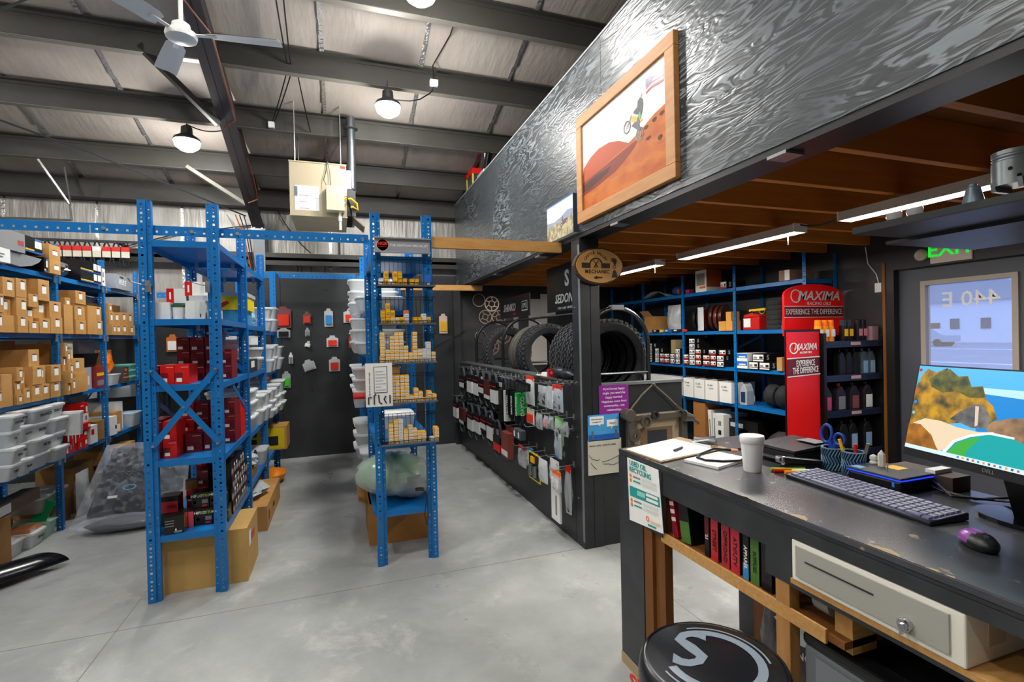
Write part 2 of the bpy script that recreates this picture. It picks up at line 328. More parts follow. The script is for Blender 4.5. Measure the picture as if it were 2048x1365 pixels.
for z in (.35, .8, 1.2, 1.75): B().cyl((1.626, 3.29, z), (1.633, 3.29, z), .007, n=8).obj('screw', zinc, post)
cw = struct(B().box(1.792, 2.5, 3.215, 3.26, 0, 1.17).obj('wall_cross', blackwall)); B().box(1.792, 2.51, 3.205, 3.27, 1.17, 1.19).obj('cap', edge, cw)
# ---- the door
dr = struct(B().box(4.43, 4.47, 1.971, 2.879, .001, .95).box(4.43, 4.47, 1.971, 2.09, .95, 1.92).box(4.43, 4.47, 2.70, 2.879, .95, 1.92).box(4.43, 4.47, 2.09, 2.70, 1.92, 2.039).box(4.43, 4.47, 1.971, 2.09, 1.92, 2.039).box(4.43, 4.47, 2.70, 2.879, 1.92, 2.039).obj('door_1', mat('door_grey', '#4a4e57', .5)))
fr = mat('window_trim', '#a39a8d', .5)
for a in ((2.09,2.125,.95,1.92),(2.665,2.70,.95,1.92),(2.125,2.665,1.885,1.92),(2.125,2.665,.95,.985)): B().box(4.415, 4.475, *a).obj('window_frame', fr, dr)
gl = mat('window_glass', '#ffffff', .02, alpha=.14, spec=.5)
pane_ = B().box(4.448, 4.452, 2.125, 2.665, .985, 1.885).obj('pane', gl, dr)
text('440 E', .16, mat('vinyl_white', '#e9ecf0', .6), pane_, (4.4465, 2.385, 1.755), (math.pi/2, 0, math.pi/2), 'house_number', wx=1.0, bold=.012)
df = struct(B().box(4.36, 4.42, 2.865, 2.93, 0, 2.1).box(4.36, 4.42, 1.92, 1.985, 0, 2.1).box(4.36, 4.42, 1.985, 2.865, 2.03, 2.1).obj('trim_2', mat('door_trim', '#1c1a19', .45)))
B().box(4.352, 4.40, 2.93, 2.952, 0, 2.1).obj('raw_edge', mat('raw_wood_edge', '#7c4d15', .6), df)
# ---- outside, seen through the door
street = struct(B().box(4.6, 160, -90, 160, -.3, -.14).obj('ground', mat('asphalt', '#7d8798', .7, noise=(.4, '#8f99a8', 4, .3, .7))))
lp = mat('road_paint', '#e8eaec', .6)
for xx in (18, 27, 44): B().box(xx, xx+.35, -60, 130, -.14, -.13).obj('lane_line', lp, street)
bl = thing('white_building', 'white gabled building across the street beyond the door', 'building', (66, 36, -.14))
ww = mat('far_white_wall', '#e3e6ea', .7); rw = mat('far_roof', '#9aa3ae', .6); wg = mat('far_window', '#4b5563', .4)
B().box(62, 72, 26, 44, -.14, 4.2).obj('wall', ww, bl); B().prism([(25.5, 4.2), (44.5, 4.2), (35, 8.2)], 'x', 61.6, 72.4).obj('roof', rw, bl)
for yy in (28, 31.5, 34.2, 38, 41): B().box(61.9, 62.02, yy, yy+.8, 1.3, 2.4).obj('window', wg, bl)
B().box(61.88, 62.02, 36, 37, -.14, 2.0).obj('door', mat('far_door', '#7a4a44', .5), bl)
tag(B().blob((60, 23, .3), (1.2, 2.6, 1.2), 14, 8, jit=.12).obj('snowy_bush', mat('far_bush', '#b6bcc4', .8)), 'pale grey bush beside the white building outside', 'bush')
tag(B().prism([(-60, -.2), (20, 14), (60, 9), (95, 16), (150, -.2)], 'x', 130, 150).obj('outside_hill', mat('far_hill', '#7d8794', .9)), 'grey distant hill beyond the street outside', 'hill')
car = thing('parked_car', 'light grey car parked across the street outside', 'car', (50, 30, -.14))
B().prism([(28, .25), (32.3, .25), (32.3, .75), (31.4, .9), (30.7, 1.4), (29.2, 1.4), (28.5, .9), (28, .8)], 'x', 49.2, 50.9).obj('body', mat('car_paint', '#aeb6c0', .3), car)
for yy in (28.8, 31.5): B().cyl((49.15, yy, .18), (50.95, yy, .18), .32, n=16).obj('wheel', rubber, car)
# ================================================================== LIGHTS AND THINGS UNDER THE ROOF
led = mat('led_lens', '#ffffff', .3, emit=60); lampbody = mat('lamp_body', '#3a3b3d', .4, .5)
def highbay(x, y, z, label, w=LAMP_W):
    t = thing('high_bay_lamp', label, 'lamp', (x, y, z), 0, 'LED high bay lamps')
    B().lathe([(.02, .16), (.05, .14), (.055, .07), (.115, .03), (.125, .008), (.12, 0)], n=24).obj('housing', lampbody, t, True, rel=True)
    B().lathe([(.0, -.10), (.06, -.09), (.105, -.055), (.12, 0)], n=24).obj('lens', led, t, True, rel=True)
    B().cyl((0,0,.16), (0,0,roofz(y, 0)-z), .005, n=6).obj('hanger', dark, t, rel=True)
    for kind, en, dz in (('AREA', w, -.065), ('POINT', w*.42, -.17)):     # the lens throws most light down, its dome some to all sides
        ld = bpy.data.lights.new('high_bay', kind); ld.energy = en; ld.color = (1, .97, .92)
        if kind == 'AREA': ld.shape = 'DISK'; ld.size = .2
        else: ld.shadow_soft_size = .09
        lo = bpy.data.objects.new('lamp_light', ld); COL.objects.link(lo); lo.parent = t; lo.location = (0, 0, dz)
    return t
highbay(.49, 4.93, 3.8, 'bright round LED high bay lamp hanging above the spark plug rack')
highbay(-1.42, 5.84, 3.6, 'bright round LED high bay lamp to the left of the steel rafter')
highbay(.62, 3.69, 4.12, 'bright round LED high bay lamp at the top edge of the photo')
for i, (x, y) in enumerate(((-1.5, 1.9), (-3.6, 3.9), (-1.6, -.9), (-3.9, .9), (.3, 1.6))):  # unseen lamps; the last is added for highlights on the mezzanine plywood
    highbay(x, y, roofz(y, 0)-.4, f'LED high bay lamp behind the camera, {ORD[i]} of the rear rows')
tubem = mat('fluorescent_tube', '#fff8f0', .3, emit=22); fixw = mat('fixture_white', '#d9d6d0', .4)
def tubelight(y0, label, x=2.9, z=2.2):
    t = thing('strip_light', label, 'lamp', (x, y0, z), 0, 'strip lights under the mezzanine')
    B().prism([(-.06, 0), (-.045, .055), (.045, .055), (.06, 0), (.05, 0), (.038, .045), (-.038, .045), (-.05, 0)], 'y', 0, 1.2).obj('housing', fixw, t, rel=True)
    for dx in (-.022, .022): B().cyl((dx, .02, .012), (dx, 1.18, .012), .014, n=10).obj('tube', tubem, t, True, rel=True)
    B().box(-.058, .058, -.006, .004, 0, .056).obj('end_cap', white, t, rel=True); B().box(-.058, .058, 1.196, 1.206, 0, .056).obj('end_cap', white, t, rel=True)
    B().tube([(.03, .12, 0), (.03, .12, -.06)], .003).obj('pull_chain', zinc, t, rel=True)
    for yy in (.1, 1.1): B().cyl((0, yy, .055), (0, yy, .082), .004, n=6).obj('hanger', zinc, t, rel=True)
    ld = bpy.data.lights.new('strip', 'AREA'); ld.shape = 'RECTANGLE'; ld.size = .07; ld.size_y = 1.15; ld.energy = TUBE_W; ld.color = (1, .95, .88)
    lo = bpy.data.objects.new('strip_glow', ld); COL.objects.link(lo); lo.parent = t; lo.location = (0, .6, -.006)
tubelight(.98, 'lit fluorescent strip light nearest, partly behind the black hanging shelf')
tubelight(2.49, 'lit fluorescent strip light in the middle of the row over the shelves')
tubelight(4.02, 'lit fluorescent strip light partly hidden behind the round wooden sign')
tag(B().tube(sag((2.9, 3.7, 2.24), (2.92, 4.02, 2.25), .03), .006).obj('power_cable', dark), 'dark cable joining the two rear strip lights', 'cable')
tag(B().tube(sag((2.9, 2.19, 2.24), (2.9, 2.49, 2.25), .03), .006).obj('power_cable', dark), 'dark cable joining the two nearer strip lights', 'cable')
# ---- ceiling fan
fan = thing('ceiling_fan', 'white three blade ceiling fan hanging beside the steel rafter', 'fan', (-.90, 3.64, 3.5))
fm = mat('fan_white', '#d9dad6', .4)
B().lathe([(0, -.045), (.05, -.043), (.085, -.03), (.09, -.01), (.085, .008), (.055, .02), (.05, .06), (.03, .075), (.014, .08)], n=28).obj('motor', fm, fan, True, rel=True)
B().cyl((0, 0, .07), (0, 0, .66), .013, n=10).obj('rod', fm, fan, True, rel=True)
B().lathe([(.014, .6), (.05, .66), (.05, .68)], n=16).obj('canopy', fm, fan, True, rel=True)
for k, ang in enumerate((-6, 114, 234)):
    a = math.radians(ang); d = Vector((math.cos(a), math.sin(a), 0)); s = Vector((-math.sin(a), math.cos(a), 0)); vs = []
    for r, w in ((.14, .035), (.18, .055), (.34, .062), (.52, .066), (.58, .066)):
        for e, dz in ((-1, -.012), (-.3, .004), (.3, .006), (1, .014)): p = d*r+s*w*e+Vector((0,0,dz+.002)); vs.append(p)
    n = len(vs); vs += [v+Vector((0,0,.004)) for v in vs]; fs = []
    for i in range(4):
        for j in range(3): q = (i*4+j, i*4+j+1, i*4+j+5, i*4+j+4); fs += [q, tuple(x_+n for x_ in q)]
    B().add(vs, fs).obj('blade', fm, fan, True, rel=True); B().beam(d*.07+Vector((0,0,.0)), d*.2+Vector((0,0,.004)), .03, .005).obj('blade_arm', fm, fan, rel=True)
# ---- gas heater
ht = thing('unit_heater', 'beige gas unit heater hung from the roof by rods', 'heater', (-.17, 5.9, 2.83))
beige = mat('heater_beige', '#a3977c', .45); x0, x1, y0, y1, z0, z1 = -.45, .10, 5.5, 6.25, 2.83, 3.39
B().box(x0, x1, y0, y1, z0, z1).obj('cabinet', beige, ht, bevel=.006)
B().box(x0-.004, x1+.004, y0-.006, y0+.01, z1-.012, z1).box(x0-.004, x1+.004, y0-.006, y0+.01, z0, z0+.012).obj('seam', beige, ht)
B().box(-.10, .075, y0-.11, y0, z0+.05, z0+.3).obj('control_box', mat('heater_box', '#b0a58b', .45), ht, bevel=.004)
B().box(-.40, -.17, y0-.003, y0, z0+.06, z0+.31).obj('notice', paper, ht)
for k in range(9): B().box(-.36, -.36+random.choice((.07,.09,.18)), y0-.0045, y0-.003, z0+.075+k*.022, z0+.08+k*.022).obj('notice_line', mat('notice_grey', '#a9aeb4', .6) if k % 3 else red, ht)
B().box(-.405, -.375, y0-.0045, y0-.003, z0+.2, z0+.3).obj('notice_panel', mat('notice_dark', '#5b6270', .6), ht)
B().box(.04, .09, y0-.003, y0, z1-.045, z1-.02).obj('badge', red, ht)
B().cyl((.16, 5.62, z0+.3), (.16, 5.62, roofz(5.62, .1)), .045, n=18).obj('flue', mat('flue_steel', '#5e6265', .35, .8), ht, True)
B().lathe([(.046, roofz(5.62, .02)-.06), (.075, roofz(5.62, .02)-.05), (.075, roofz(5.62, .02)-.04)], (.16, 5.62, 0), 18).obj('flue_collar', dark, ht)
B().box(.10, .15, 5.56, 5.7, z0+.24, z0+.52).obj('vent_plate', paper, ht)
for k in range(7): B().box(.102, .19, 5.53+k*.09, 5.54+k*.09, z0+.03, z0+.3).obj('louvre', dark, ht)
B().lathe([(.03, .1), (.05, .11), (.05, .17), (.03, .19)], (0, 5.6, z0+.3), 14, 0, 'x').obj('draft_motor', black, ht, True)
B().beam((.10, 5.75, z0+.1), (.28, 5.75, z0-.06), .012, .3, up=(0,1,0)).obj('deflector', mat('deflector', '#6f6250', .5), ht)
B().tube([(.03, y0-.06, z0-.13), (.03, y0-.06, z0+.06), (.04, y0-.07, z0+.12), (.08, y0-.06, z0+.18), (.14, y0-.03, z0+.2), (.2, y0, z0+.16), (.21, y0+.02, z0+.1), (.16, y0, z0+.12), (.12, y0-.02, z0+.11)], .011, 8).obj('gas_hose', mat('gas_yellow', '#e0aa08', .4), ht, True)
B().cyl((.03, y0-.06, z0-.14), (.03, y0-.06, z0+.05), .014, n=10).cyl((.03, y0-.06, z0-.05), (.03, y0-.06, z0-.0), .019, n=8).obj('gas_pipe', mat('pipe_white', '#cfcabb', .5), ht)
for k in range(4): B().tube([(.06, y0-.09, z0+.2-k*.01), (.1, y0-.1, z0+.2-.02*k), (.13, y0-.04, z0+.14-.02*k), (.15, y0+.03, z0+.06-.01*k)], .004).obj('wire', black, ht)
for k, o in enumerate((-.02, .02)): B().tube([(-.08, y0-.02, z1+.01), (-.08+o, y0-.02, z1-.1), (-.09+o*1.6, y0-.02, z1-.18), (-.07+o, y0-.05, z0+.3)], .004).obj('wire', black, ht)
for xx, yy in ((-.40, 5.6), (.05, 5.6), (-.40, 6.15), (.05, 6.15)): B().cyl((xx, yy, z1), (xx, yy, roofz(yy, .205)), .006, n=6).obj('hanging_rod', zinc, ht)
# ---- cables, boxes, struts
def cable(pts, label, r=.006, m=None, cat='cable', name='cable'): return tag(B().tube(pts, r).obj(name, m or black, smooth=True), label, cat)
cable([(.95, 4.995, 4.10), (.93, 4.97, 4.03), (.90, 4.95, 3.99), (.8, 4.93, 3.91), (.7, 4.93, 3.88), (.55, 4.93, 3.87)], 'black cable looping to the lamp above the spark plug rack')
cable([(.95, 4.98, 4.12), (.92, 4.85, 4.22), (1.02, 4.5, 4.33), (1.0, 4.22, 4.28)], 'black cable running up the roof from the outlet box')
tag(B().box(.91, .99, 4.945, 4.992, 4.08, 4.14).obj('outlet_box', white, bevel=.004), 'small white outlet box on the purlin near the central lamp', 'box')
tag(B().box(-.66, -.60, 5.745, 5.784, 3.80, 3.86).obj('outlet_box', white, bevel=.004), 'small white outlet box on the purlin beside the rafter', 'box')
for i, (a, c) in enumerate((((-.62, 5.76, 3.86), (-.40, 5.02, 4.07)), ((-.60, 5.76, 3.86), (-.36, 5.02, 4.07)), ((-.40, 4.98, 4.10), (-.42, 4.24, 4.30)), ((-.37, 4.98, 4.10), (-.36, 4.24, 4.30)), ((-.25, 5.76, 3.80), (-.32, 5.0, 4.06)))):
    cable(sag(a, c, .02), ['thin black cable from the rafter outlet box, leftmost', 'thin black cable from the rafter outlet box, inner one', 'thin black cable between upper purlins, left', 'thin black cable between upper purlins, right', 'thin black cable dropping behind the heater'][i])
cable(sag((-1.42, 5.86, 3.78), (-1.0, 5.8, 3.78), .06), 'black cable from left lamp to the rafter')
cable([(-1.06, 4.0, 4.06), (-.97, 4.2, 3.99), (-.885, 4.4, 3.94), (-.885, 5.0, 3.76), (-.885, 5.3, 3.65), (-1.0, 5.4, 3.61)], 'orange flexible conduit along the rafter, upper run', .008, mat('orange_conduit', '#6b3522', .5))
cable([(-.885, 5.9, 3.5), (-.88, 6.3, 3.37), (-.885, 6.55, 3.24), (-.99, 6.6, 3.205)], 'orange flexible conduit along the rafter, lower run', .008, MATS['orange_conduit'])
tag(B().beam((-1.55, 4.99, 4.08), (-1.04, 5.35, 3.62), .05, .05).obj('frame_brace', steelp), 'dark steel brace from the purlin down to the rafter, upper', 'brace')
tag(B().beam((-1.62, 6.6, 3.58), (-1.04, 6.75, 3.22), .05, .04).obj('frame_brace', steel_l), 'pale steel brace from the purlin down to the rafter, lower', 'brace')
cable([(-4.6, 3.9, 3.2), (-2.6, 4.6, 3.75), (-1.45, 4.3, 4.3)], 'black cross bracing rod rising across the roof toward the fan', .009, dark, 'rod', 'bracing_rod')
cable([(-4.3, 5.2, 4.0), (-2.4, 6.3, 3.55), (-1.1, 7.1, 3.16)], 'black cross bracing rod falling toward the wall column', .009, dark, 'rod', 'bracing_rod')
cable([(-2.6, 7.33, 2.72), (-1.9, 7.34, 2.95), (-1.05, 7.34, 3.1)], 'thin dark rod crossing the foil wall near the column', .008, dark, 'rod', 'bracing_rod')
us = thing('strut_hanger', 'galvanised slotted strut hanging frame at upper left', 'strut', (-2.9, 6.7, 2.9))
B().beam((-3.0, 6.65, 3.55), (-2.82, 6.85, 3.136), .02, .02).obj('slotted_strut', zinc, us); B().cyl((-2.79, 6.7, 3.5), (-2.81, 6.86, 3.12), .008, n=8).obj('rod', steel, us)
B().cyl((-4.6, 6.9, 2.95), (-2.82, 6.9, 2.965), .012, n=8).cyl((-2.82, 6.9, 2.965), (-2.82, 6.86, 3.14), .01, n=8).obj('rail', steel, us)
for k in range(6): B().box(-2.985+.03*k-.004, -2.985+.03*k+.004, 6.652+.033*k, 6.658+.033*k, 3.50-.069*k, 3.512-.069*k).obj('slot', dark, us)
tag(B().tube([(.02, 7.33, 3.0), (.02, 7.33, 2.62), (.03, 7.33, 2.58), (.5, 7.33, 2.57)], .014, 8).obj('black_pipe', black), 'black pipe elbow on the foil wall below the heater', 'pipe')
cable(sag((-.75, 7.32, 3.3), (-.35, 7.32, 2.75), .06), 'black cable drooping over the foil wall left of the heater')
for i, xx in enumerate((-.55, -.5, -.38, -.2)): cable([(xx, 7.33, 2.6), (xx+.03, 7.345, 2.55), (xx+.02, 7.345, 2.48)], f'thin grey wire behind the heater wall, {ORD[i]} from left', .006, dark, 'wire')
for i, (dx, c_) in enumerate(((-.16, 'a8492a'), (-.13, '2a2c2e'), (-.10, '2a2c2e'), (-.22, '8d8f8f'))):
    cable([(-.97+dx*1.6, 7.14, 3.18), (-.97+dx, 7.15, 2.9), (-.97+dx*.6, 7.15, 2.5)], ['rusty red cable beside the wall column', 'black cable beside the wall column, left', 'black cable beside the wall column, right', 'grey cable slanting beside the wall column'][i], .007, mat('cab'+c_, '#'+c_, .5))
# ================================================================== BLUE SHELVING
PH = 2.41
def sheet_strip(b_, x0, x1, y, z1, holes, plane='xz'):
    """a strip of sheet metal with real square holes; holes = list of (centre x, half, z0, pitch)"""
    cx_, hf, zs, pitch = holes; z = 0; k = zs; big = True; sf = .0028 if hf > .005 else hf
    def q(xa, xb, za, zb): b_.poly([(xa,y,za),(xb,y,za),(xb,y,zb),(xa,y,zb)])
    q(x0, cx_-hf, 0, z1); q(cx_+hf, x1, 0, z1)
    while k+hf < z1:
        e = hf if big or hf < .005 else sf
        q(cx_-hf, cx_+hf, z, k-e)
        if e < hf: q(cx_-hf, cx_-e, k-e, k+e); q(cx_+e, cx_+hf, k-e, k+e)
        z = k+e; k += pitch/2 if hf > .005 else pitch; big = not big
    q(cx_-hf, cx_+hf, z, z1)
def post_mesh(h, mir):
    b_ = B()
    sheet_strip(b_, 0, .042, 0, h, (.021, .0062, .03, .05))
    b_.poly([(.042,0,0),(.042,.012,0),(.042,.012,h),(.042,0,h)])
    sheet_strip(b_, .042, .066, .012, h, (.055, .0036, .055, .05))
    b_.poly([(0,0,0),(0,.045,0),(0,.045,h),(0,0,h)]); b_.poly([(.066,.012,0),(.066,.045,0),(.066,.045,h),(.066,.012,h)])
    if mir: b_.v = [(-x_, y_, z_) for x_, y_, z_ in b_.v]
    return b_.mesh('post', blue)
PL, PR = post_mesh(PH, False), post_mesh(PH, True)
clipm = B().box(-.012, .012, -.006, 0, -.045, .02).cyl((0, -.009, -.01), (0, -.004, -.01), .006, n=6).mesh('shelf_clip', zinc)
boltm = B().cyl((0, -.006, 0), (0, 0, 0), .008, n=8).mesh('bolt', zinc)
def shelf(t, x0, x1, y0, y1, z, name='shelf', lip=.038):
    b_ = B().box(x0, x1, y0, y1, z-.004, z); 
    b_.box(x0, x1, y0, y0+.004, z-lip, z-.004).box(x0, x1, y1-.004, y1, z-lip, z-.004).box(x0, x0+.004, y0, y1, z-lip, z-.004).box(x1-.004, x1, y0, y1, z-lip, z-.004)
    return b_.obj(name, blue, t)
def strap(t, p0, p1, name='brace'): return B().beam(p0, p1, .003, .03, up=(0,0,1)).obj(name, blue, t)
# ---- centre left rack: front at Y 3.50, three bays deep
XA, XB = -1.118, -.70
RC = thing('shelving_rack', 'blue perforated steel rack of red boxes, left of the aisle', 'shelving', (-.91, 3.5, 0))
CY = [3.5, 4.47, 5.45, 6.42]
for i, y in enumerate(CY):
    h = 1 if i < 3 else .985
    for me, x_ in ((PL, XA), (PR, XB)): inst(me, 'post', RC, (x_+.91, y-3.5 if i == 0 else y-3.5-.022, 0), scale=(1,1,h))
CZ = [[2.175, 1.70, 1.30, .845, .39], [2.175, 1.69, 1.29, .80, .40], [1.66, 1.24, .78, .37]]
for bay in range(3):
    for z in CZ[bay]:
        shelf(RC, XA+.004, XB-.004, CY[bay]+.015, CY[bay+1]-.03, z)
        for y in ((CY[bay]+.012, CY[bay+1]-.05) if bay else (CY[1]-.05,)):
            inst(clipm, 'shelf_clip', RC, (XB-.085+.91, y-3.5, z-.01)); inst(clipm, 'shelf_clip', RC, (XA+.085+.91, y-3.5, z-.01))
B().beam((XA+.05, 3.496, 1.39), (XB-.02, 3.496, .93), .034, .003, up=(0,1,0)).obj('cross_brace', blue, RC)
B().beam((XB-.03, 3.492, 1.39), (XA+.05, 3.492, .94), .034, .003, up=(0,1,0)).obj('cross_brace', blue, RC)
for x_, z in ((XA+.05, 1.39), (XB-.03, 1.39), (XA+.05, .94), (XB-.03, .93), (-.905, 1.163)): inst(boltm, 'bolt', RC, (x_+.91, -.009, z))
for y0, y1 in ((4.47, 4.85),):
    pass
B().beam((XB-.01, 3.9, 1.25), (XB-.01, 4.43, 1.0), .003, .03).obj('cross_brace', blue, RC); B().beam((XA+.005, 3.56, 1.25), (XA+.005, 4.43, .90), .003, .03).obj('cross_brace', blue, RC)
B().beam((XA+.03, 4.45, 1.70), (XB-.03, 4.45, 1.32), .03, .003, up=(0,1,0)).obj('cross_brace', blue, RC)
# ---- spark plug rack
SA, SB = .208, .622
RSp = thing('shelving_rack', 'darker blue steel rack holding spark plug boxes beside the aisle', 'shelving', (.415, 3.48, 0))
for i, y in enumerate((3.48, 4.45, 5.42, 6.39)):
    for me, x_ in ((PL, SA), (PR, SB)): inst(me, 'post', RSp, (x_-.415, y-3.48 if i == 0 else y-3.48-.022, 0), scale=(1,1,1 if i < 3 else .97))
for y0, y1, zs in ((3.48, 4.45, (2.12, .832, .366)), (4.45, 5.42, (1.80, 1.42, .95, .40)), (5.42, 6.39, (1.80, 1.42, .95, .40))):
    for z in zs: shelf(RSp, SA+.004, SB-.004, y0+.015, y1-.03, z)
B().beam((SA+.005, 3.9, 2.25), (SA+.005, 4.45, 1.9), .003, .04).obj('gusset', blue, RSp)
B().box(SA-.02, SA+.004, 3.52, 4.45, .345, .375).obj('side_rail', blue, RSp)
# ---- long top rails
def rail(x0, x1, y, z, label):
    b_ = B(); b_.box(x0, x1, y+.002, y+.045, z-.003, z)
    k = x0+.03; xa = x0
    for e in (0,):
        b_.poly([(x0,y,z-.06),(x1,y,z-.06),(x1,y,z-.043),(x0,y,z-.043)]); b_.poly([(x0,y,z-.031),(x1,y,z-.031),(x1,y,z),(x0,y,z)])
        while k+.006 < x1: b_.poly([(xa,y,z-.043),(k-.006,y,z-.043),(k-.006,y,z-.031),(xa,y,z-.031)]); xa = k+.006; k += .05
        b_.poly([(xa,y,z-.043),(x1,y,z-.043),(x1,y,z-.031),(xa,y,z-.031)])
    return tag(b_.obj('perforated_rail', blue), label, 'rail', 'perforated rails tying the racks')
rail(-1.365, .2, 3.552, 2.27, 'blue perforated steel rail tying the two racks across the aisle')
rail(-3.9, -1.37, 3.556, 2.27, 'blue perforated steel rail running out of frame at upper left')
rail(-.98, .2, 6.45, 2.36, 'blue perforated steel rail across the rear of the aisle')
rail(-1.9, -1.13, 6.45, 2.12, 'short blue perforated rail behind the left rack')
for i, (x_, y, z) in enumerate(((-1.3, 3.55, 2.24), (-.85, 3.55, 2.24), (-.6, 3.55, 2.24), (.16, 3.55, 2.24), (-.5, 6.449, 2.33))):
    o = inst(boltm, 'hex_bolt', None, (x_, y, z), scale=(1.4,1,1.4)); tag(o, f'zinc bolt head on the blue rail, {ORD[i]} from the left', 'bolt', 'bolts on the rails')
tag(B().box(-1.35, -.95, 6.4955, 6.53, 2.03, 2.12).obj('dark_board', mat('dark_board', '#3c3833', .6)), 'dark wooden board end behind the left rack', 'board')
# ---- wooden ties to the mezzanine
tag(B().box(.63, 1.633, 3.5, 3.54, 2.19, 2.268).obj('timber_tie', wood), 'pale timber tying the spark plug rack to the mezzanine, nearer one', 'timber')
tag(B().box(.63, 1.80, 6.36, 6.40, 2.165, 2.235).obj('timber_tie', wood), 'pale timber tying the rack to the mezzanine, farther one', 'timber')
# ---- left wall racks (face +X)
LXF, LXB = -2.24, -2.66
RL = thing('shelving_rack', 'blue steel shelving along the left side filled with cartons', 'shelving', (LXF, 4.31, 0))
LY = [3.42, 4.31, 5.2, 6.09, 6.98]
thin = B()
def angle_post(x_, y, s=1):
    b_ = B(); w = .036
    b_.box(x_-.003, x_, y, y+w, 0, PH).box(x_-.045, x_, y, y+.003, 0, PH); return b_
holes = mat('hole_dark', '#06121f', .8)
def lpost_mesh():
    b_ = B(); b2 = B(); sheet_strip(b2, 0, .036, 0, PH, (.018, .0055, .03, .05))
    b_.add([(0, v[0], v[2]) for v in b2.v], b2.f); b3 = B(); sheet_strip(b3, 0, .045, 0, PH, (.022, .0055, .03, .05))
    b_.add([(-v[0], 0, v[2]) for v in b3.v], b3.f); return b_.mesh('post', blue)
LPM = lpost_mesh()
for y in LY:
    inst(LPM, 'post', RL, (0, y-4.31-.018, 0)); o = inst(LPM, 'post', RL, (LXB-LXF, y-4.31+.018, 0), (0,0,math.pi))
LZ = [2.145, 1.655, 1.135, .625]
for k in range(4):
    for z in LZ:
        shelf(RL, LXB+.003, LXF-.004, LY[k]+.02, LY[k+1]-.02, z)
        for y in (LY[k]+.03, LY[k+1]-.05): o = inst(clipm, 'shelf_clip', RL, (.002, y-4.31, z-.02), (0,0,math.pi/2))
for k in (2, 3):
    B().beam((LXB+.01, LY[k], 1.1), (LXB+.01, LY[k+1], .66), .003, .03).beam((LXB+.007, LY[k], .66), (LXB+.007, LY[k+1], 1.1), .003, .03).obj('cross_brace', blue, RL)
    B().box(LXB, LXB+.004, LY[k]+.02, LY[k+1]-.02, 1.655, 2.1).obj('back_panel', blue, RL)
# ---- right wall racks (face -X)
RXF, RXB = 4.0, 4.385
RR = thing('shelving_rack', 'blue steel shelving on the right wall under the mezzanine', 'shelving', (RXF, 4.25, 0))
RYs = [3.40, 4.25, 5.10, 5.95, 6.80]
for y in RYs:
    o = inst(LPM, 'post', RR, (0, y-4.25+.018, 0), (0,0,math.pi), (1,1,.935)); inst(LPM, 'post', RR, (RXB-RXF, y-4.25-.018, 0), (0,0,0), (1,1,.935))
for k in range(4):
    for z in (2.02, 1.56, 1.16, .77, .12): shelf(RR, RXF+.004, RXB-.003, RYs[k]+.02, RYs[k+1]-.02, z)
    B().beam((RXB-.01, RYs[k], 1.5), (RXB-.01, RYs[k+1], 1.15), .003, .03).obj('cross_brace', blue, RR)
# ================================================================== GENERIC STOCK
def facefn(bd, face, off=.0012):
    x0, x1, y0, y1, z0, z1 = bd
    return {'+x': lambda u,v:(x1+off, y0+(y1-y0)*u, z0+(z1-z0)*v), '-x': lambda u,v:(x0-off, y1+(y0-y1)*u, z0+(z1-z0)*v),
            '-y': lambda u,v:(x0+(x1-x0)*u, y0-off, z0+(z1-z0)*v), '+z': lambda u,v:(x0+(x1-x0)*u, y0+(y1-y0)*v, z1+off)}[face]
def pack(name, label, cat, bd, face, body, prints=(), group=None, part='printed_label', merge=False, rz=0, bevel=0):
    b_ = B().box(*bd); mats = [body]; sets = []
    for k, pr_ in enumerate(prints):       # prints that overlap are one printed panel, the others panels of their own
        fc = pr_[5] if len(pr_) > 5 else face
        home = [s for s in sets if any(q[5] == fc and q[0] < pr_[1]+.001 and pr_[0] < q[1]+.001 and q[2] < pr_[3]+.001 and pr_[2] < q[3]+.001 for q in s)]
        for s in home: sets.remove(s)
        sets.append([q for s in home for q in s]+[(*pr_[:5], fc, k)])
    if merge: sets = [[q for s in sets for q in s]] if sets else []
    made = []
    for s in sets:
        pb = b_ if merge else B(); pm = mats if merge else []
        for u0, u1, v0, v1, m, fc, k in s:
            fn = facefn(bd, fc, .0012+.0006*k)
            if m not in pm: pm.append(m)
            pb.poly([fn(u0,v0), fn(u1,v0), fn(u1,v1), fn(u0,v1)], pm.index(m))
        made.append((pb, pm))
    o = b_.obj(name, mats, bevel=bevel); tag(o, label, cat, group)
    if not merge:
        for pb, pm in made: pb.obj(part, pm, o)
    if rz: o.rotation_euler.z = rz
    return o
labhead = mat('label_header', '#3a2f33', .6); laborange = mat('label_orange', '#c2643a', .6)
def shiplab(u0, u1, v0, v1):
    return [(u0, u1, v0, v1, paper), (u0, u1, v1-.18*(v1-v0), v1, labhead), (u0+(u1-u0)*.5, u1, v1-.1*(v1-v0), v1, laborange)]
def rrect(w, d, r, n=3):
    o = []
    for cx_, cy_, a0 in ((w/2-r, d/2-r, 0), (-w/2+r, d/2-r, 90), (-w/2+r, -d/2+r, 180), (w/2-r, -d/2+r, 270)):
        for i in range(n+1): a = math.radians(a0+90*i/n); o.append((cx_+r*math.cos(a), cy_+r*math.sin(a)))
    return o
def loft(b_, loops, m=0, cap=True):
    n = len(loops[0]); vs = [p for l in loops for p in l]
    fs = [(i*n+j, i*n+(j+1)%n, (i+1)*n+(j+1)%n, (i+1)*n+j) for i in range(len(loops)-1) for j in range(n)]
    if cap: fs += [tuple(range(n-1,-1,-1)), tuple(range((len(loops)-1)*n, len(loops)*n))]
    return b_.add(vs, fs, m)
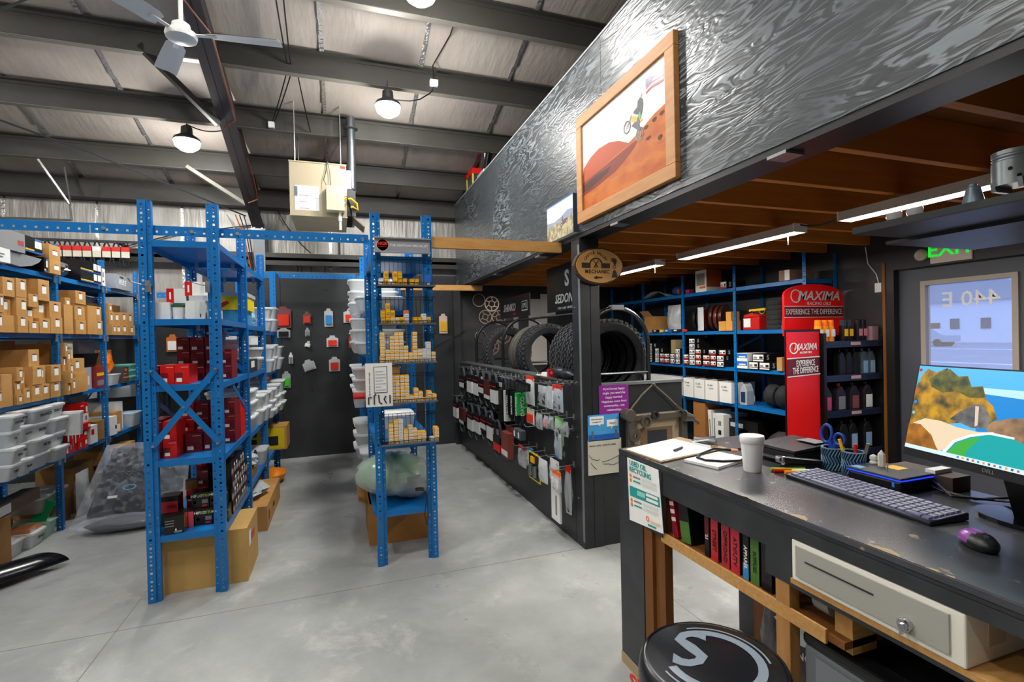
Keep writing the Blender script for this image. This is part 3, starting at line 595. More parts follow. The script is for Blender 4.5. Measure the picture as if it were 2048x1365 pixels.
def tubbox(label, bd, group=None, lidm=None, bodym=None, writing=None, face='+x', haslid=True, name='storage_tub', fill=None):
    x0, x1, y0, y1, z0, z1 = bd; cx_, cy_ = (x0+x1)/2, (y0+y1)/2; w, d = x1-x0, y1-y0; r = min(w, d)*.16
    t = thing(name, label, 'tub', (cx_, cy_, z0), 0, group); zt = z1-z0; lh = .014 if haslid else .004
    def lp(k, z): return [(p[0], p[1], z) for p in rrect(w*k, d*k, r*k)]
    loft(B(), [lp(.84, 0), lp(.86, .006), lp(.95, zt-lh-.012), lp(.98, zt-lh)]).obj('body', bodym or tub, t, True, rel=True)
    if haslid: loft(B(), [lp(.99, zt-lh-.006), lp(1, zt-lh), lp(1, zt-.004), lp(.94, zt)]).obj('lid', lidm or lid, t, True, rel=True)
    else: loft(B(), [lp(.98, zt-.012), lp(1.02, zt-.008), lp(1.02, zt)], cap=False).obj('rim', bodym or tub, t, True, rel=True)
    if fill: loft(B(), [lp(.8, .008), lp(.85, zt*fill)]).obj('contents', grey, t, rel=True)
    if writing:
        if face == '+x': text(writing, min(zt*.3, d*.17), ink, t, (w*.465, d*.12, zt*.5), FPX, 'handwriting', rel=True)
        elif face == '-y': text(writing, min(zt*.3, w*.17), ink, t, (0, -d*.465, zt*.5), FY, 'handwriting', rel=True)
        elif face == '-x': text(writing, min(zt*.3, d*.17), ink, t, (-w*.465, 0, zt*.5), FX, 'handwriting', rel=True)
    return t
def pillow(name, c, w, h, th, mats, face='-x', n=9, jit=.25, taper=1.0, rnd=None, parent=None, top=None, rot=None):
    """a soft closed bag standing in the plane of a face; c = top middle"""
    rnd = rnd or random.Random(int((c[0]*7+c[1]*131+c[2]*977)*1000)); b_ = B(); vs = []
    def P(u, v, s):
        bulge = (max(0, math.sin(math.pi*u))*max(0, math.sin(math.pi*min(1, v*.92+.08))))**.6
        k = 1+(taper-1)*(1-v); a = (u-.5)*w*k; z = -(1-v)*h; t = s*th/2*bulge*(1+rnd.uniform(-jit, jit))+.0008*s
        z += rnd.uniform(-1, 1)*.01*h; return a, t, z
    for s in (1, -1):
        for j in range(n+1):
            for i in range(n+1): vs.append(P(i/n, j/n, s))
    N = (n+1)**2; fs = []
    for k in range(2):
        for j in range(n):
            for i in range(n): q = (k*N+j*(n+1)+i, k*N+j*(n+1)+i+1, k*N+(j+1)*(n+1)+i+1, k*N+(j+1)*(n+1)+i); fs.append(q if k else q[::-1])
    for i in range(n): fs += [(i, i+1, N+i+1, N+i), (n*(n+1)+i, n*(n+1)+i+1, N+n*(n+1)+i+1, N+n*(n+1)+i)]
    for j in range(n): fs += [(j*(n+1), (j+1)*(n+1), N+(j+1)*(n+1), N+j*(n+1)), (j*(n+1)+n, (j+1)*(n+1)+n, N+(j+1)*(n+1)+n, N+j*(n+1)+n)]
    def place(a, t, z):
        v = {'-x': Vector((-t, -a, z)), '+x': Vector((t, a, z)), '-y': Vector((a, -t, z))}[face]
        if rot: v.rotate(rot)
        return v+Vector(c)
    b_.add([place(*v) for v in vs], fs); return b_.obj(name, mats, parent, True, weld=False)
# ================================================================== LEFT SHELVING: CONTENTS
def carton_cols(cols, zbase, where, start=1, xf=-2.2, nolab=(), depth=.34, mats=None):
    for ci, (y0, y1, hs) in enumerate(cols):
        z = zbase
        for ri, h in enumerate(hs):
            bd = (xf-depth, xf+random.uniform(-.03, .02)*(1 if ri else .5), y0+.003, y1-.003, z+.0005, zbase+h-.001); z = zbase+h
            w = bd[3]-bd[2]; hh = bd[5]-bd[4]; lw = min(.42, .062/w); lh = min(.5, .07/hh); u = random.uniform(.28, .5); v = random.uniform(.3, .45)
            pr_ = [] if (ci, ri) in nolab else shiplab(u, min(.95, u+lw), v, min(.95, v+lh))
            pack('carton', f'brown carton{"" if pr_ else " without label"}, {ORD[ri]} up in {ORD[ci]} stack, {where}', 'box', bd, '+x', card, pr_, 'brown cartons on the left shelving', 'shipping_label')
A2 = [(4.335, 4.4, [0.137, 0.267, 0.411]), (4.4, 4.54, [0.123, 0.254, 0.389]), (4.54, 4.67, [0.125, 0.26, 0.396]), (4.68, 4.81, [0.091, 0.197, 0.296]), (4.82, 4.98, [0.118, 0.256, 0.422]), (4.98, 5.16, [0.135, 0.263])]
B2 = [(5.225, 5.38, [0.251]), (5.4, 5.59, [0.13, 0.27, 0.388]), (5.59, 5.77, [0.267]), (5.78, 5.95, [0.136, 0.273])]
C2 = [(6.115, 6.22, [0.108, 0.241]), (6.22, 6.39, [0.111, 0.227]), (6.39, 6.57, [0.12, 0.245]), (6.57, 6.77, [0.118, 0.253])]
A3 = [(4.33, 4.37, [0.119]), (4.37, 4.5, [0.226]), (4.51, 4.59, [0.075, 0.169, 0.27]), (4.6, 4.69, [0.111, 0.229]), (4.69, 4.82, [0.128, 0.265]), (4.83, 4.96, [0.121, 0.263]), (4.97, 5.12, [0.126, 0.265])]
B3 = [(5.22, 5.27, [0.101, 0.206, 0.325, 0.439]), (5.275, 5.355, [0.137, 0.271, 0.375]), (5.36, 5.59, [0.175, 0.304])]
carton_cols(A2, 1.655, 'second shelf, near bay', nolab=((1,0),)); carton_cols(B2, 1.655, 'second shelf, middle bay', nolab=((0,0),(2,0)))
carton_cols(C2, 1.655, 'second shelf, far bay'); carton_cols(A3, 1.135, 'third shelf, near bay', nolab=((1,0),)); carton_cols(B3, 1.135, 'third shelf, middle bay', nolab=((2,0),))
pack('carton', 'long brown carton lying on top of third shelf stacks, near bay', 'box', (-2.62, -2.22, 4.72, 4.86, 1.402, 1.53), '+x', card, shiplab(.35, .8, .3, .75), None, 'shipping_label')
pack('carton', 'tall dark brown carton behind the third shelf cartons', 'box', (-2.64, -2.5, 4.88, 5.14, 1.405, 1.60), '+x', card_d, [])
pack('carton', 'small brown carton on top of left stack, second shelf middle bay', 'box', (-2.5, -2.22, 5.27, 5.36, 1.907, 1.97), '+x', card, shiplab(.3, .8, .1, .7), None, 'shipping_label')
pack('carton', 'small upright brown carton on top, second shelf far bay', 'box', (-2.5, -2.22, 6.12, 6.2, 1.897, 1.975), '+x', card, shiplab(.3, .8, .2, .8), None, 'shipping_label')
pack('carton', 'plain brown carton at the back, second shelf far bay', 'box', (-2.62, -2.4, 6.6, 6.92, 1.91, 2.0), '+x', card, [])
o = pack('candle_box', 'cream box printed CANDLE standing on cartons, third shelf', 'box', (-2.46, -2.3, 5.37, 5.575, 1.44, 1.59), '+x', mat('cream_card', '#e3dfcf', .6), [])
text('- CANDLE', .035, mat('sepia_ink', '#5b4a37', .6), o, (-2.2988, 5.475, 1.53), FPX); text('CANDLE CO', .014, MATS['sepia_ink'], o, (-2.2988, 5.475, 1.49), FPX)
# red fire extinguisher behind the cartons
fe = thing('fire_extinguisher', 'red fire extinguisher behind the third shelf cartons', 'extinguisher', (-2.5, 4.62, 1.4055))
B().lathe([(.0, 0), (.05, .002), (.055, .02), (.055, .13), (.03, .165), (.02, .18)], n=18).obj('cylinder', mat('extinguisher_red', '#c4120d', .3), fe, True, rel=True)
B().lathe([(.02, .18), (.02, .2), (.012, .205)], n=12).box(-.01, .07, -.008, .008, .205, .215).obj('valve', zinc, fe, rel=True); B().tube([(.02, 0, .2), (.05, -.03, .17), (.056, -.04, .08)], .007).obj('hose', black, fe, True, rel=True)
# third shelf, rest of middle and far bays
bin_ = B(); loft(bin_, [[(p[0], p[1], 0) for p in rrect(.3, .22, .02)], [(p[0], p[1], .13) for p in rrect(.36, .26, .03)]])
bo = bin_.obj('black_bin', black, rel=True); bo.location = (-2.42, 5.83, 1.345); tag(bo, 'black open bin on the stack beside the cream box', 'bin')
pack('grey_box', 'grey and red printed box tilted under the black bin', 'box', (-2.55, -2.24, 5.86, 6.03, 1.1365, 1.344), '+x', mat('grey_red', '#8a2b30', .5), [(.05, .95, .55, .7, yellow), (.1, .9, .1, .35, grey)])
pack('silver_box', 'silver grey box beside the grey and red box', 'box', (-2.5, -2.27, 5.62, 5.84, 1.1365, 1.344), '+x', mat('silver_grey', '#a9adb2', .4), [(.15, .8, .2, .6, white)])
t_ = tubbox('small clear open tub below the orange bag, far bay', (-2.5, -2.2, 6.12, 6.34, 1.1365, 1.25), haslid=False, fill=.7)
ob = pillow('orange_bag', (-2.33, 6.27, 1.50), .38, .25, .13, mat('orange_foil', '#ef7a10', .25), '+x', 9, .3, .6); tag(ob, 'shiny orange foil bag standing in the tub, far bay', 'bag')
pack('dark_carton', 'dark grey carton with orange print, upper of two, far bay', 'box', (-2.5, -2.22, 6.42, 6.58, 1.222, 1.31), '+x', mat('charcoal_card', '#46474a', .5), [(.3, .7, .5, .8, orange), (.1, .6, .1, .2, orange)], 'dark grey cartons')
pack('dark_carton', 'dark grey carton with orange band, lower of two, far bay', 'box', (-2.5, -2.22, 6.42, 6.58, 1.1365, 1.221), '+x', MATS['charcoal_card'], [(.05, .95, .62, .8, orange)], 'dark grey cartons')
teal = mat('teal_plastic', '#6fc4b2', .35)
for k in range(3): tubbox(f'teal plastic tub, {ORD[k]} up in the far bay stack', (-2.48, -2.22, 6.62, 6.82, 1.1365+.066*k, 1.2015+.066*k), 'teal tubs', teal, teal)
o = pillow('clear_bag', (-2.36, 6.42, 1.60), .5, .30, .06, bagw, '+x', 9, .35); o.location.x -= .14; tag(o, 'large clear plastic bag standing behind the orange bag', 'bag')
# fourth shelf: white tubs in the near bay, four rows of four
A4 = [(4.34, 4.48, [0.115, 0.23, 0.344, 0.455]), (4.49, 4.62, [0.119, 0.237, 0.356, 0.467]), (4.63, 4.91, [0.116, 0.232, 0.347, 0.459]), (4.92, 5.14, [0.116, 0.232, 0.349, 0.462])]
wr_ = [['DIRT', 'SEALS', 'OIL', 'LIGHTERS'], ['BRAKE', 'PADS', 'CLUTCH', 'MIRRORS'], ['', 'FRESH', 'HOSES', 'BRACKETS'], ['', 'PLUGS', '', 'THROTTLE']]
for ci, (y0, y1, hs) in enumerate(A4):
    z = .6255
    for ri, h in enumerate(hs):
        xf = -2.17+(.02 if ci == 0 else 0)+.025*((ri+ci) % 2)
        tubbox(f'clear tub with white lid, {ORD[ri]} up in {ORD[ci]} stack, fourth shelf near bay', (-2.56, xf, y0, y1-.004, z, .6255+h-.001), 'clear tubs on the left shelving', writing=wr_[ci][ri] or None, fill=.6 if (ci+ri) % 2 else None); z = .6255+h
# an upright clear tub at the post
t_ = tubbox('clear tub standing on its side beside the rack post', (-2.22, -2.08, 5.14, 5.2, .80, 1.0))
# fourth shelf, middle bay
dk = mat('grey_carton', '#7f868d', .6)
pack('grey_carton', 'grey blue carton behind the yellow roll, fourth shelf', 'box', (-2.61, -2.505, 5.25, 5.5, .6265, .95), '+x', dk, [])
Z = .6265
rw = [(.0, .32, .1, .9, paper), (.8, .95, .3, .75, paper)]
for k, (y0, y1, z0, z1, lab_) in enumerate(((5.22, 5.31, 0, .095, 'red and white carton, bottom left, fourth shelf middle bay'), (5.22, 5.31, .096, .19, 'red and white carton, second up at left, fourth shelf'), (5.31, 5.40, 0, .2, 'tall red carton with white label on fourth shelf'), (5.40, 5.58, 0, .085, 'red carton with slot mark, bottom right, fourth shelf'), (5.40, 5.60, .086, .155, 'red carton with slot mark, middle of stack, fourth shelf'), (5.40, 5.64, .156, .22, 'red and white carton on top of stack, fourth shelf'))):
    pack('red_carton', lab_, 'box', (-2.5, -2.22+.01*(k % 2), y0+.002, y1-.002, Z+z0, Z+z1-.001), '+x', red, rw if k in (0, 1, 5) else [(.7, .92, .35, .8, paper), (.2, .27, .25, .7, white)], 'red cartons on the left shelving')
pack('white_carton', 'white carton with red logo beside the red cartons', 'box', (-2.5, -2.22, 5.66, 5.80, Z, Z+.17), '+x', paper, [(.1, .5, .5, .8, red)])
pack('white_carton', 'small white carton stacked above the red cartons', 'box', (-2.5, -2.24, 5.52, 5.68, Z+.221, Z+.30), '+x', paper, [(.6, .8, .2, .7, grey)])
pack('red_carton', 'small red carton on top of the white carton', 'box', (-2.5, -2.24, 5.52, 5.67, Z+.301, Z+.40), '+x', red, [(.72, .95, .1, .6, paper), (.1, .45, .7, .76, paper)])
pack('carton', 'upright brown carton right of the red cartons, fourth shelf', 'box', (-2.5, -2.24, 5.83, 6.0, Z, Z+.19), '+x', card_d, [])
tag(B().cyl((-2.34, 5.40, Z+.221), (-2.34, 5.40, Z+.335), .088, n=28).obj('tape_roll', yellow, smooth=True), 'wide yellow tape roll standing on the red cartons', 'roll')
# fourth shelf, far bay
pack('white_carton', 'white upright carton at the left of the far bay, fourth shelf', 'box', (-2.5, -2.22, 6.12, 6.24, Z, Z+.19), '+x', paper, [(.6, .9, .3, .5, ink)])
pack('carton', 'brown carton between white boxes, fourth shelf far bay', 'box', (-2.5, -2.24, 6.26, 6.42, Z, Z+.22), '+x', card, [(.2, .7, .05, .4, paper)])
pack('white_carton', 'big white carton at the back of fourth shelf, far bay', 'box', (-2.62, -2.3, 6.44, 6.62, Z, Z+.30), '+x', paper, [])
tubbox('clear tub with blue edged lid, fourth shelf far bay', (-2.55, -2.2, 6.64, 6.9, Z, Z+.16), lidm=mat('blue_white_lid', '#b9d2e8', .35))
# hanging clutter on the black wall behind the rack
pbag = pillow('wall_bag', (-2.55, 7.1, 1.28), .5, .35, .08, bagw, '-y', 9, .4); tag(pbag, 'clear plastic bag hanging on the black wall behind the rack', 'bag')
# top shelf
T = 2.1455
pack('grey_carton', 'large grey carton with red logo on the top shelf', 'box', (-2.6, -2.2, 4.335, 4.68, T+.1, T+.24), '+x', mat('light_grey_card', '#8e9090', .5), [(.75, .95, .35, .6, mat('red_logo', '#b0463c', .5))], None)
pack('white_carton', 'white carton at the left end of the top shelf', 'box', (-2.6, -2.2, 4.335, 4.5, T, T+.099), '+x', paper, [(.1, .6, .5, .6, grey), (.1, .5, .3, .4, grey)])
fd = B(); pts = [(4.52, T+.012), (4.56, T+.005), (4.66, T+.0), (4.8, T+.025), (4.9, T+.065), (4.94, T+.098), (4.52, T+.098)]; fd.prism(pts, 'x', -2.6, -2.22)
tag(fd.obj('grey_fender', mat('fender_grey', '#8b8f90', .45)), 'grey curved plastic fender on the top shelf', 'fender')
bp_ = [(.55, .95, .35, .8, paper), (.55, .95, .82, .95, mat('blue_hd', '#4a6fb8', .5)), (0, .5, .12, .22, yellow), (0, 1, 0, .11, mat('blue_base', '#1f5fb4', .4))]
dkb = mat('black_gloss_card', '#0d1015', .3)
pack('filter_box', 'black filter box with yellow stripe, upper, near bay top shelf', 'box', (-2.6, -2.21, 4.7, 4.93, T+.125, T+.245), '+x', dkb, bp_); pack('filter_box', 'black filter box with yellow stripe, lower, near bay top shelf', 'box', (-2.6, -2.21, 4.945, 5.0, T, T+.115), '+x', dkb, bp_)
pack('filter_box', 'black filter box under the grey carton, near bay top shelf', 'box', (-2.6, -2.25, 4.71, 4.94, T+.099, T+.1245), '+x', dkb, [])
pack('carton', 'brown carton on top, near bay top shelf right end', 'box', (-2.5, -2.2, 5.0, 5.17, T+.118, T+.235), '+x', card, shiplab(.3, .75, .3, .65), None, 'shipping_label')
pack('carton', 'brown carton below another, near bay top shelf right end', 'box', (-2.5, -2.2, 5.005, 5.17, T, T+.117), '+x', card, shiplab(.4, .85, .3, .65), None, 'shipping_label')
o = pillow('silver_bag', (-2.36, 5.38, T+.165), .28, .15, .22, mat('metal_bag', '#6d6862', .3, .3), '+x', 8, .3); tag(o, 'grey foil wrapped bundle on the top shelf, middle bay', 'bag')
for k in range(2):
    pack('filter_box', f'long black filter box with white labels, {("lower","upper")[k]} of two, middle bay top shelf', 'box', (-2.6, -2.22, 5.56, 5.97, T+.1*k, T+.1*k+.099), '+x', dkb, [(.62, .78, .3, .9, paper), (.82, .98, .3, .9, paper), (0, .6, .1, .2, yellow), (0, 1, 0, .09, MATS['blue_base'])])
pack('white_carton', 'white carton on end beside the black filter boxes', 'box', (-2.6, -2.22, 6.0, 6.06, T, T+.17), '+x', paper, [(.1, .5, .5, .8, grey), (.1, .5, .2, .3, red)])
o = pack('grey_carton', 'grey carton printed TURBO RULE at the rack end', 'box', (-2.6, -2.2, 6.24, 6.7, T, T+.15), '+x', mat('mid_card', '#9aa0a8', .5), []); text('RULE', .08, white, o, (-2.1985, 6.42, T+.07), FPX, bold=.02, shear=.2); text('TURBO', .03, ink, o, (-2.1985, 6.4, T+.125), FPX)
# drive belts hanging in a row on the wall
br = tag(B().box(-3.6, -2.2, 7.10, 7.12, 2.76, 2.79).box(-3.55, -3.5, 7.12, 7.38, 2.76, 2.78).box(-2.5, -2.45, 7.12, 7.38, 2.76, 2.78).obj('belt_rail', dark), 'dark rail carrying a row of belts at the upper left wall', 'rail')
for k in range(9):
    x_ = -3.12+k*.093; t = thing('drive_belt', f'black drive belt with {"white" if k == 5 else "red and white"} card sleeve, {ORD[k]} from left on rail', 'belt', (x_, 7.06, 2.49), 0, 'belts on the upper left wall')
    h = .27+.015*(k % 3); p_ = []
    for i in range(20): a = 2*math.pi*i/20; p_.append((.036*math.cos(a), .0, .13+h/2*math.sin(a)))
    B().tube(p_, .0085, 6, closed=True).obj('belt', rubber, t, True, rel=True)
    B().box(-.04, .04, -.014, .004, .09, .16).obj('sleeve', mat('cream_paper', '#ded8c4', .6), t, rel=True)
    B().box(-.041, .041, -.015, .005, .16, .215).obj('sleeve_header', paper if k == 5 else red, t, rel=True)
    B().tube([(0, -.03, .13+h/2-.01), (0, .04, .13+h/2-.004)], .003).obj('hook', zinc, t, rel=True)
# ---- things on the floor in front of the left shelving
tubbox('pale green tub without lid on the floor by the rack post', (-2.6, -2.26, 5.0, 5.17, 0, .13), bodym=mat('mint', '#a9cdbb', .35), haslid=False)
gs = thing('seal_strip', 'bright green plastic wedge standing in the pale green tub', 'plastic', (-2.4, 5.08, .0)); B().beam((-2.40, 5.07, .03), (-2.28, 5.08, .29), .09, .012, up=(0, 1, 0)).obj('blade', mat('bright_green', '#0f9a5a', .35), gs)
tag(B().lathe([(.045, 0), (.05, .01), (.05, .2), (.035, .21), (.03, .2), (.03, .02), (.045, 0)], (-2.5, 0, .18), 18, 0, 'y').obj('air_filter', orange, smooth=True), 'round orange foam filter on the floor behind the tubs', 'filter').location.y = 4.85
tubbox('low clear tub with white lid on the floor, left of the green tub', (-2.62, -2.25, 4.79, 4.98, 0, .12), writing='SEALS', fill=.5)
pack('bagged_part', 'orange and grey bagged part lying on the low floor tub', 'box', (-2.42, -2.28, 4.80, 4.95, .1205, .15), '+x', mat('bag_orange', '#d98c5c', .4), [(0, .4, .1, .9, bagw)])
t_ = tubbox('clear open tub holding white cards at the left edge', (-2.66, -2.28, 4.56, 4.77, 0, .12), haslid=False)
for k in range(4): B().box(-2.58+.07*k, -2.55+.07*k, 4.59, 4.74, .01, .125).obj('card', paper, t_)
tubbox('grey lidded tub on a box under the lowest left shelf', (-2.6, -2.295, 5.0, 5.46, .2, .33), lidm=mat('dull_lid', '#b9b8b2', .45), bodym=mat('dull_tub', '#8f8d86', .4))
pack('carton', 'brown carton under the grey lidded tub', 'box', (-2.62, -2.34, 5.24, 5.55, 0, .199), '+x', card_d, [])
pack('carton', 'plain brown carton under the lowest shelf at the left edge', 'box', (-2.6, -2.27, 4.38, 4.55, .0, .343), '+x', card_d, [])
pack('long_box', 'long narrow dark box with white end under the left shelf', 'box', (-2.4, -2.29, 4.4, 4.97, .345, .43), '+x', mat('dk_brown', '#6b5a48', .6), [(.0, .35, .1, .9, paper)])
pack('carton', 'brown carton leaning below the far bay fourth shelf', 'box', (-2.55, -2.22, 6.13, 6.7, .33, .47), '+x', card, [(.5, .62, .3, .7, paper)])
pack('carton', 'dark brown carton supporting another under the far bay', 'box', (-2.6, -2.26, 6.2, 6.9, 0, .329), '+x', card_d, [])
pack('carton', 'large dark carton under the middle bay, behind the gear bag', 'box', (-2.64, -2.36, 5.66, 6.05, 0, .42), '+x', card_d, [])
# gear bags
garm = mat('black_gear', '#2c2f35', .55, bump=(9, .5)); film = mat('bag_film', '#d5deea', .1, alpha=.24, spec=.8)
gb = thing('gear_bag', 'black padded gear with MSR print in a clear plastic bag', 'bag', (-1.85, 5.3, 0))
from mathutils import Euler
tilt = Euler((math.radians(-43), 0, math.radians(0)))
pillow('garment', (-1.78, 5.78, .55), .62, .70, .16, garm, '-y', 12, .12, 1.15, parent=gb, rot=tilt)
pillow('plastic_film', (-1.79, 5.775, .59), .70, .80, .2, film, '-y', 26, .75, 1.2, parent=gb, rot=tilt)
o = text('MSR', .13, mat('print_grey', '#8f97a0', .5), gb, (-1.74, 5.30, .39), (math.radians(47), 0, math.pi), 'print', wx=1.3, shear=.3, bold=.02)
B().add([(-1.78+.055*math.cos(a)*(1 if k % 2 else .75), 5.22+.03*math.sin(a)*.7*(1 if k % 2 else .7), .30+.03*math.sin(a)*.7*(1 if k % 2 else .7)) for k in (0, 1) for a in [i*math.pi/4 for i in range(8)]], [(i, (i+1) % 8, 8+(i+1) % 8, 8+i) for i in range(8)]).obj('emblem', mat('print_cyan', '#5fa8bd', .5), gb)
B().add([(-1.92, 5.17, .25), (-1.85, 5.17, .25), (-1.85, 5.155, .233), (-1.92, 5.155, .233)], [(0,1,2,3)]).obj('sticker', paper, gb)
g2 = thing('gear_bag', 'flat black gear in clear plastic lying in front on the floor', 'bag', (-1.78, 5.08, 0))
B().blob((-1.74, 4.99, .06), (.28, .10, .05), 18, 8, jit=.05).obj('garment', garm, g2, True); B().blob((-1.76, 4.99, .068), (.34, .125, .06), 40, 14, jit=.1).obj('plastic_film', film, g2, True)
g3 = tag(B().blob((-1.33, 5.85, .27), (.19, .26, .27), 18, 12, jit=.05).obj('gear_pile', garm, smooth=True), 'dark grey riding gear heaped behind the centre rack', 'gear')
g4 = pillow('clear_bag', (-2.27, 5.60, .40), .24, .38, .08, bagw, '+x', 9, .35); tag(g4, 'crumpled milky plastic bag behind the gear bag', 'bag')
fnd = B(); n = 14; vs = []
for j in range(5):
    for i in range(n+1): a = math.radians(15+150*i/n); vs.append((-2.3+.42*j/4*.6+.0, 3.95+.1*j, 0)) if 0 else vs.append((-2.30+.075*j-.16*math.cos(a), 3.98+.095*j+.02*math.cos(a), .015+.12*math.sin(a)*(1-.06*j)))
fnd.add(vs, [(j*(n+1)+i, j*(n+1)+i+1, (j+1)*(n+1)+i+1, (j+1)*(n+1)+i) for j in range(4) for i in range(n)])
o = fnd.obj('plastic_fender', mat('gloss_black', '#0e1014', .22), smooth=True); sm = o.modifiers.new('thick', 'SOLIDIFY'); sm.thickness = .004; tag(o, 'glossy black curved plastic fender on the floor at the left edge', 'fender')
# ================================================================== CENTRE RACK: CONTENTS
def redbox(bd, label, dk=False, lab=(.12, .5, .12, .32), face='-y'):
    m = dred if dk else red
    b2 = [(.0, .55, .25, .6, dred)] if not dk else [(.5, .95, .1, .5, mat('maroon', '#5e0b16', .4))]
    return pack('red_carton', label, 'box', bd, face, m, b2+[(lab[0], lab[1], lab[2], lab[3], paper), (.45, .95, .86, .89, mat('pale_pink', '#e9b9b6', .5))], 'red filter cartons on the centre rack', 'printed_front')
# level three: z 1.30
Zc = 1.3008; k = 0
rows = [  # x0, x1, y0, y1, list of heights, bright?
 ((-1.112, -1.045, 3.56), [.115], True), ((-1.04, -.965, 3.54), [.12], False), ((-.963, -.885, 3.54), [.12], False),
 ((-1.03, -.955, 3.84), [.10, .20, .29], True), ((-.95, -.87, 3.84), [.10, .195, .29], True), ((-.865, -.785, 3.84), [.10, .195, .29], True), ((-.91, -.835, 4.06), [.10, .20, .30, .385], True), ((-.783, -.71, 3.86), [.10, .19], True), ((-.83, -.75, 4.08), [.1, .2], True)]
for ci, ((x0, x1, y0), hs, dk_) in enumerate(rows):
    z = 0
    for ri, h in enumerate(hs):
        redbox((x0+.001, x1-.001, y0+random.uniform(0, .012), y0+.2, Zc+z+.0005, Zc+h-.0005), f'{"maroon" if dk_ else "bright red"} filter carton, {ORD[ri]} up in {ORD[ci]} stack, third shelf of rack', dk_); z = h
# loose stock at the back of level three
pack('amber_box', 'small amber box on the left stack, third shelf of rack', 'box', (-1.06, -1.02, 3.99, 4.03, Zc+.0005, Zc+.19), '-y', mat('amber', '#c98a12', .4), [])
for i, (x0, x1, z1) in enumerate(((-1.11, -1.05, .10), (-1.045, -1.035, .12))): pack('dark_carton', f'black small carton at rack left end, {ORD[i]}, third shelf', 'box', (x0, x1, 3.8, 3.98, Zc+.0005, Zc+z1), '-y', dark, [(.3, .6, .3, .6, yellow)])
# level four: z .845
Zd = .8458
rows4 = [((-1.112, -1.05, 3.6), [.12, .235], True), ((-1.045, -.97, 3.58), [.105, .225], False), ((-.96, -.865, 3.7), [.12], True), ((-1.03, -.955, 3.9), [.1, .2, .3], False), ((-.95, -.87, 3.92), [.1, .2, .295], True), ((-.865, -.79, 3.92), [.1, .2, .3], True), ((-.785, -.712, 3.93), [.1, .2, .3], True), ((-.86, -.79, 3.72), [.115], True), ((-.74, -.712, 4.14), [.09, .18, .26], False)]
for ci, ((x0, x1, y0), hs, dk_) in enumerate(rows4):
    z = 0
    for ri, h in enumerate(hs):
        redbox((x0+.001, x1-.001, y0+random.uniform(0, .012), y0+.19, Zd+z+.0005, Zd+h-.0005), f'{"maroon" if dk_ else "bright red"} filter carton, {ORD[ri]} up in {ORD[ci]} stack, fourth shelf of rack', dk_); z = h
# level five: z .39, black oil filter boxes
Ze = .3905; hb = mat('filter_black', '#16130f', .35); hred = mat('filter_red', '#c8232f', .4); hlime = mat('lime_print', '#9db04a', .5); hblue = mat('filter_blue', '#2f73b8', .4); olive = mat('olive_yellow', '#a89422', .4)
def hiflo(bd, label, txt=True):
    o = pack('oil_filter_box', label, 'box', bd, '-y', hb, [(.6, .95, .3, .55, grey), (.6, .9, .1, .22, hred)], 'black oil filter boxes', 'printed_front')
    x0, x1, y0, y1, z0, z1 = bd
    B().lathe([(.0, y0-.003), (.009, y0-.003)], ((x0*.82+x1*.18), 0, z0*.6+z1*.4), 12, 0, 'y').obj('round_mark', hblue, o)
    if txt: text('HIFLO', (z1-z0)*.24, paper, o, (x0*.7+x1*.3, y0-.003, z0*.2+z1*.8), FY, bold=.02); text('FILTRO', (z1-z0)*.24, hlime, o, (x0*.28+x1*.72, y0-.003, z0*.2+z1*.8), FY, bold=.02)
    return o
hiflo((-.898, -.80, 3.63, 3.72, Ze+.0005, Ze+.1), 'black oil filter box with blue disc, front row, bottom shelf of rack'); hiflo((-.92, -.825, 3.66, 3.76, Ze+.101, Ze+.2), 'black oil filter box with blue disc, upper row, bottom shelf of rack')
hiflo((-.795, -.71, 3.63, 3.73, Ze+.0005, Ze+.1), 'black oil filter box partly behind the rack post, front row'); hiflo((-.82, -.73, 3.67, 3.76, Ze+.101, Ze+.2), 'black oil filter box partly behind the rack post, upper row')
pack('oil_filter_box', 'black box with a pink red ribbed panel, bottom shelf of rack', 'box', (-.995, -.902, 3.62, 3.7, Ze+.0005, Ze+.1), '-y', hb, [(.3, 1, .02, .98, mat('pink_red', '#d64a58', .4)), (.45, .5, .02, .98, dred), (.65, .7, .02, .98, dred)])
o = pack('filter_kit_box', 'black and yellow box with a gauge drawing, front of bottom shelf', 'box', (-1.04, -.94, 3.53, 3.61, Ze+.0005, Ze+.105), '-y', hb, [(.05, .5, .75, .8, grey), (.05, .5, .6, .65, grey), (.05, .5, .45, .5, grey), (.55, .62, .05, .3, paper), (.5, .9, .05, .18, grey)], rz=.18); B().box(-.9385, -.938, 3.535, 3.605, Ze+.02, Ze+.1).obj('yellow_side', olive, o)
pack('filter_kit_box', 'red box with black lid lying on its side, bottom shelf left', 'box', (-1.108, -1.0, 3.70, 3.8, Ze+.0005, Ze+.08), '-y', hb, []); pack('filter_kit_box', 'red and black box on top at left, bottom shelf of rack', 'box', (-1.104, -1.0, 3.69, 3.79, Ze+.081, Ze+.19), '-y', hb, [(.03, .97, .05, .7, mat('box_red', '#b3202b', .4)), (.4, .9, .3, .5, dred)])
for ci, ((x0, x1, y0), hs) in enumerate([((-.99, -.93, 3.82), [.10, .18, .2]), ((-.925, -.86, 3.82), [.1, .205, .31]), ((-.96, -.9, 3.95), [.1, .2, .31, .4]), ((-.895, -.84, 4.0), [.1, .2, .3, .4])]):
    z = 0
    for ri, h in enumerate(hs):
        redbox((x0+.001, x1-.001, y0, y0+.11, Ze+z+.0005, Ze+h-.0005), f'red filter carton, {ORD[ri]} up in {ORD[ci]} stack, bottom shelf of rack', ri % 2 == 0); z = h
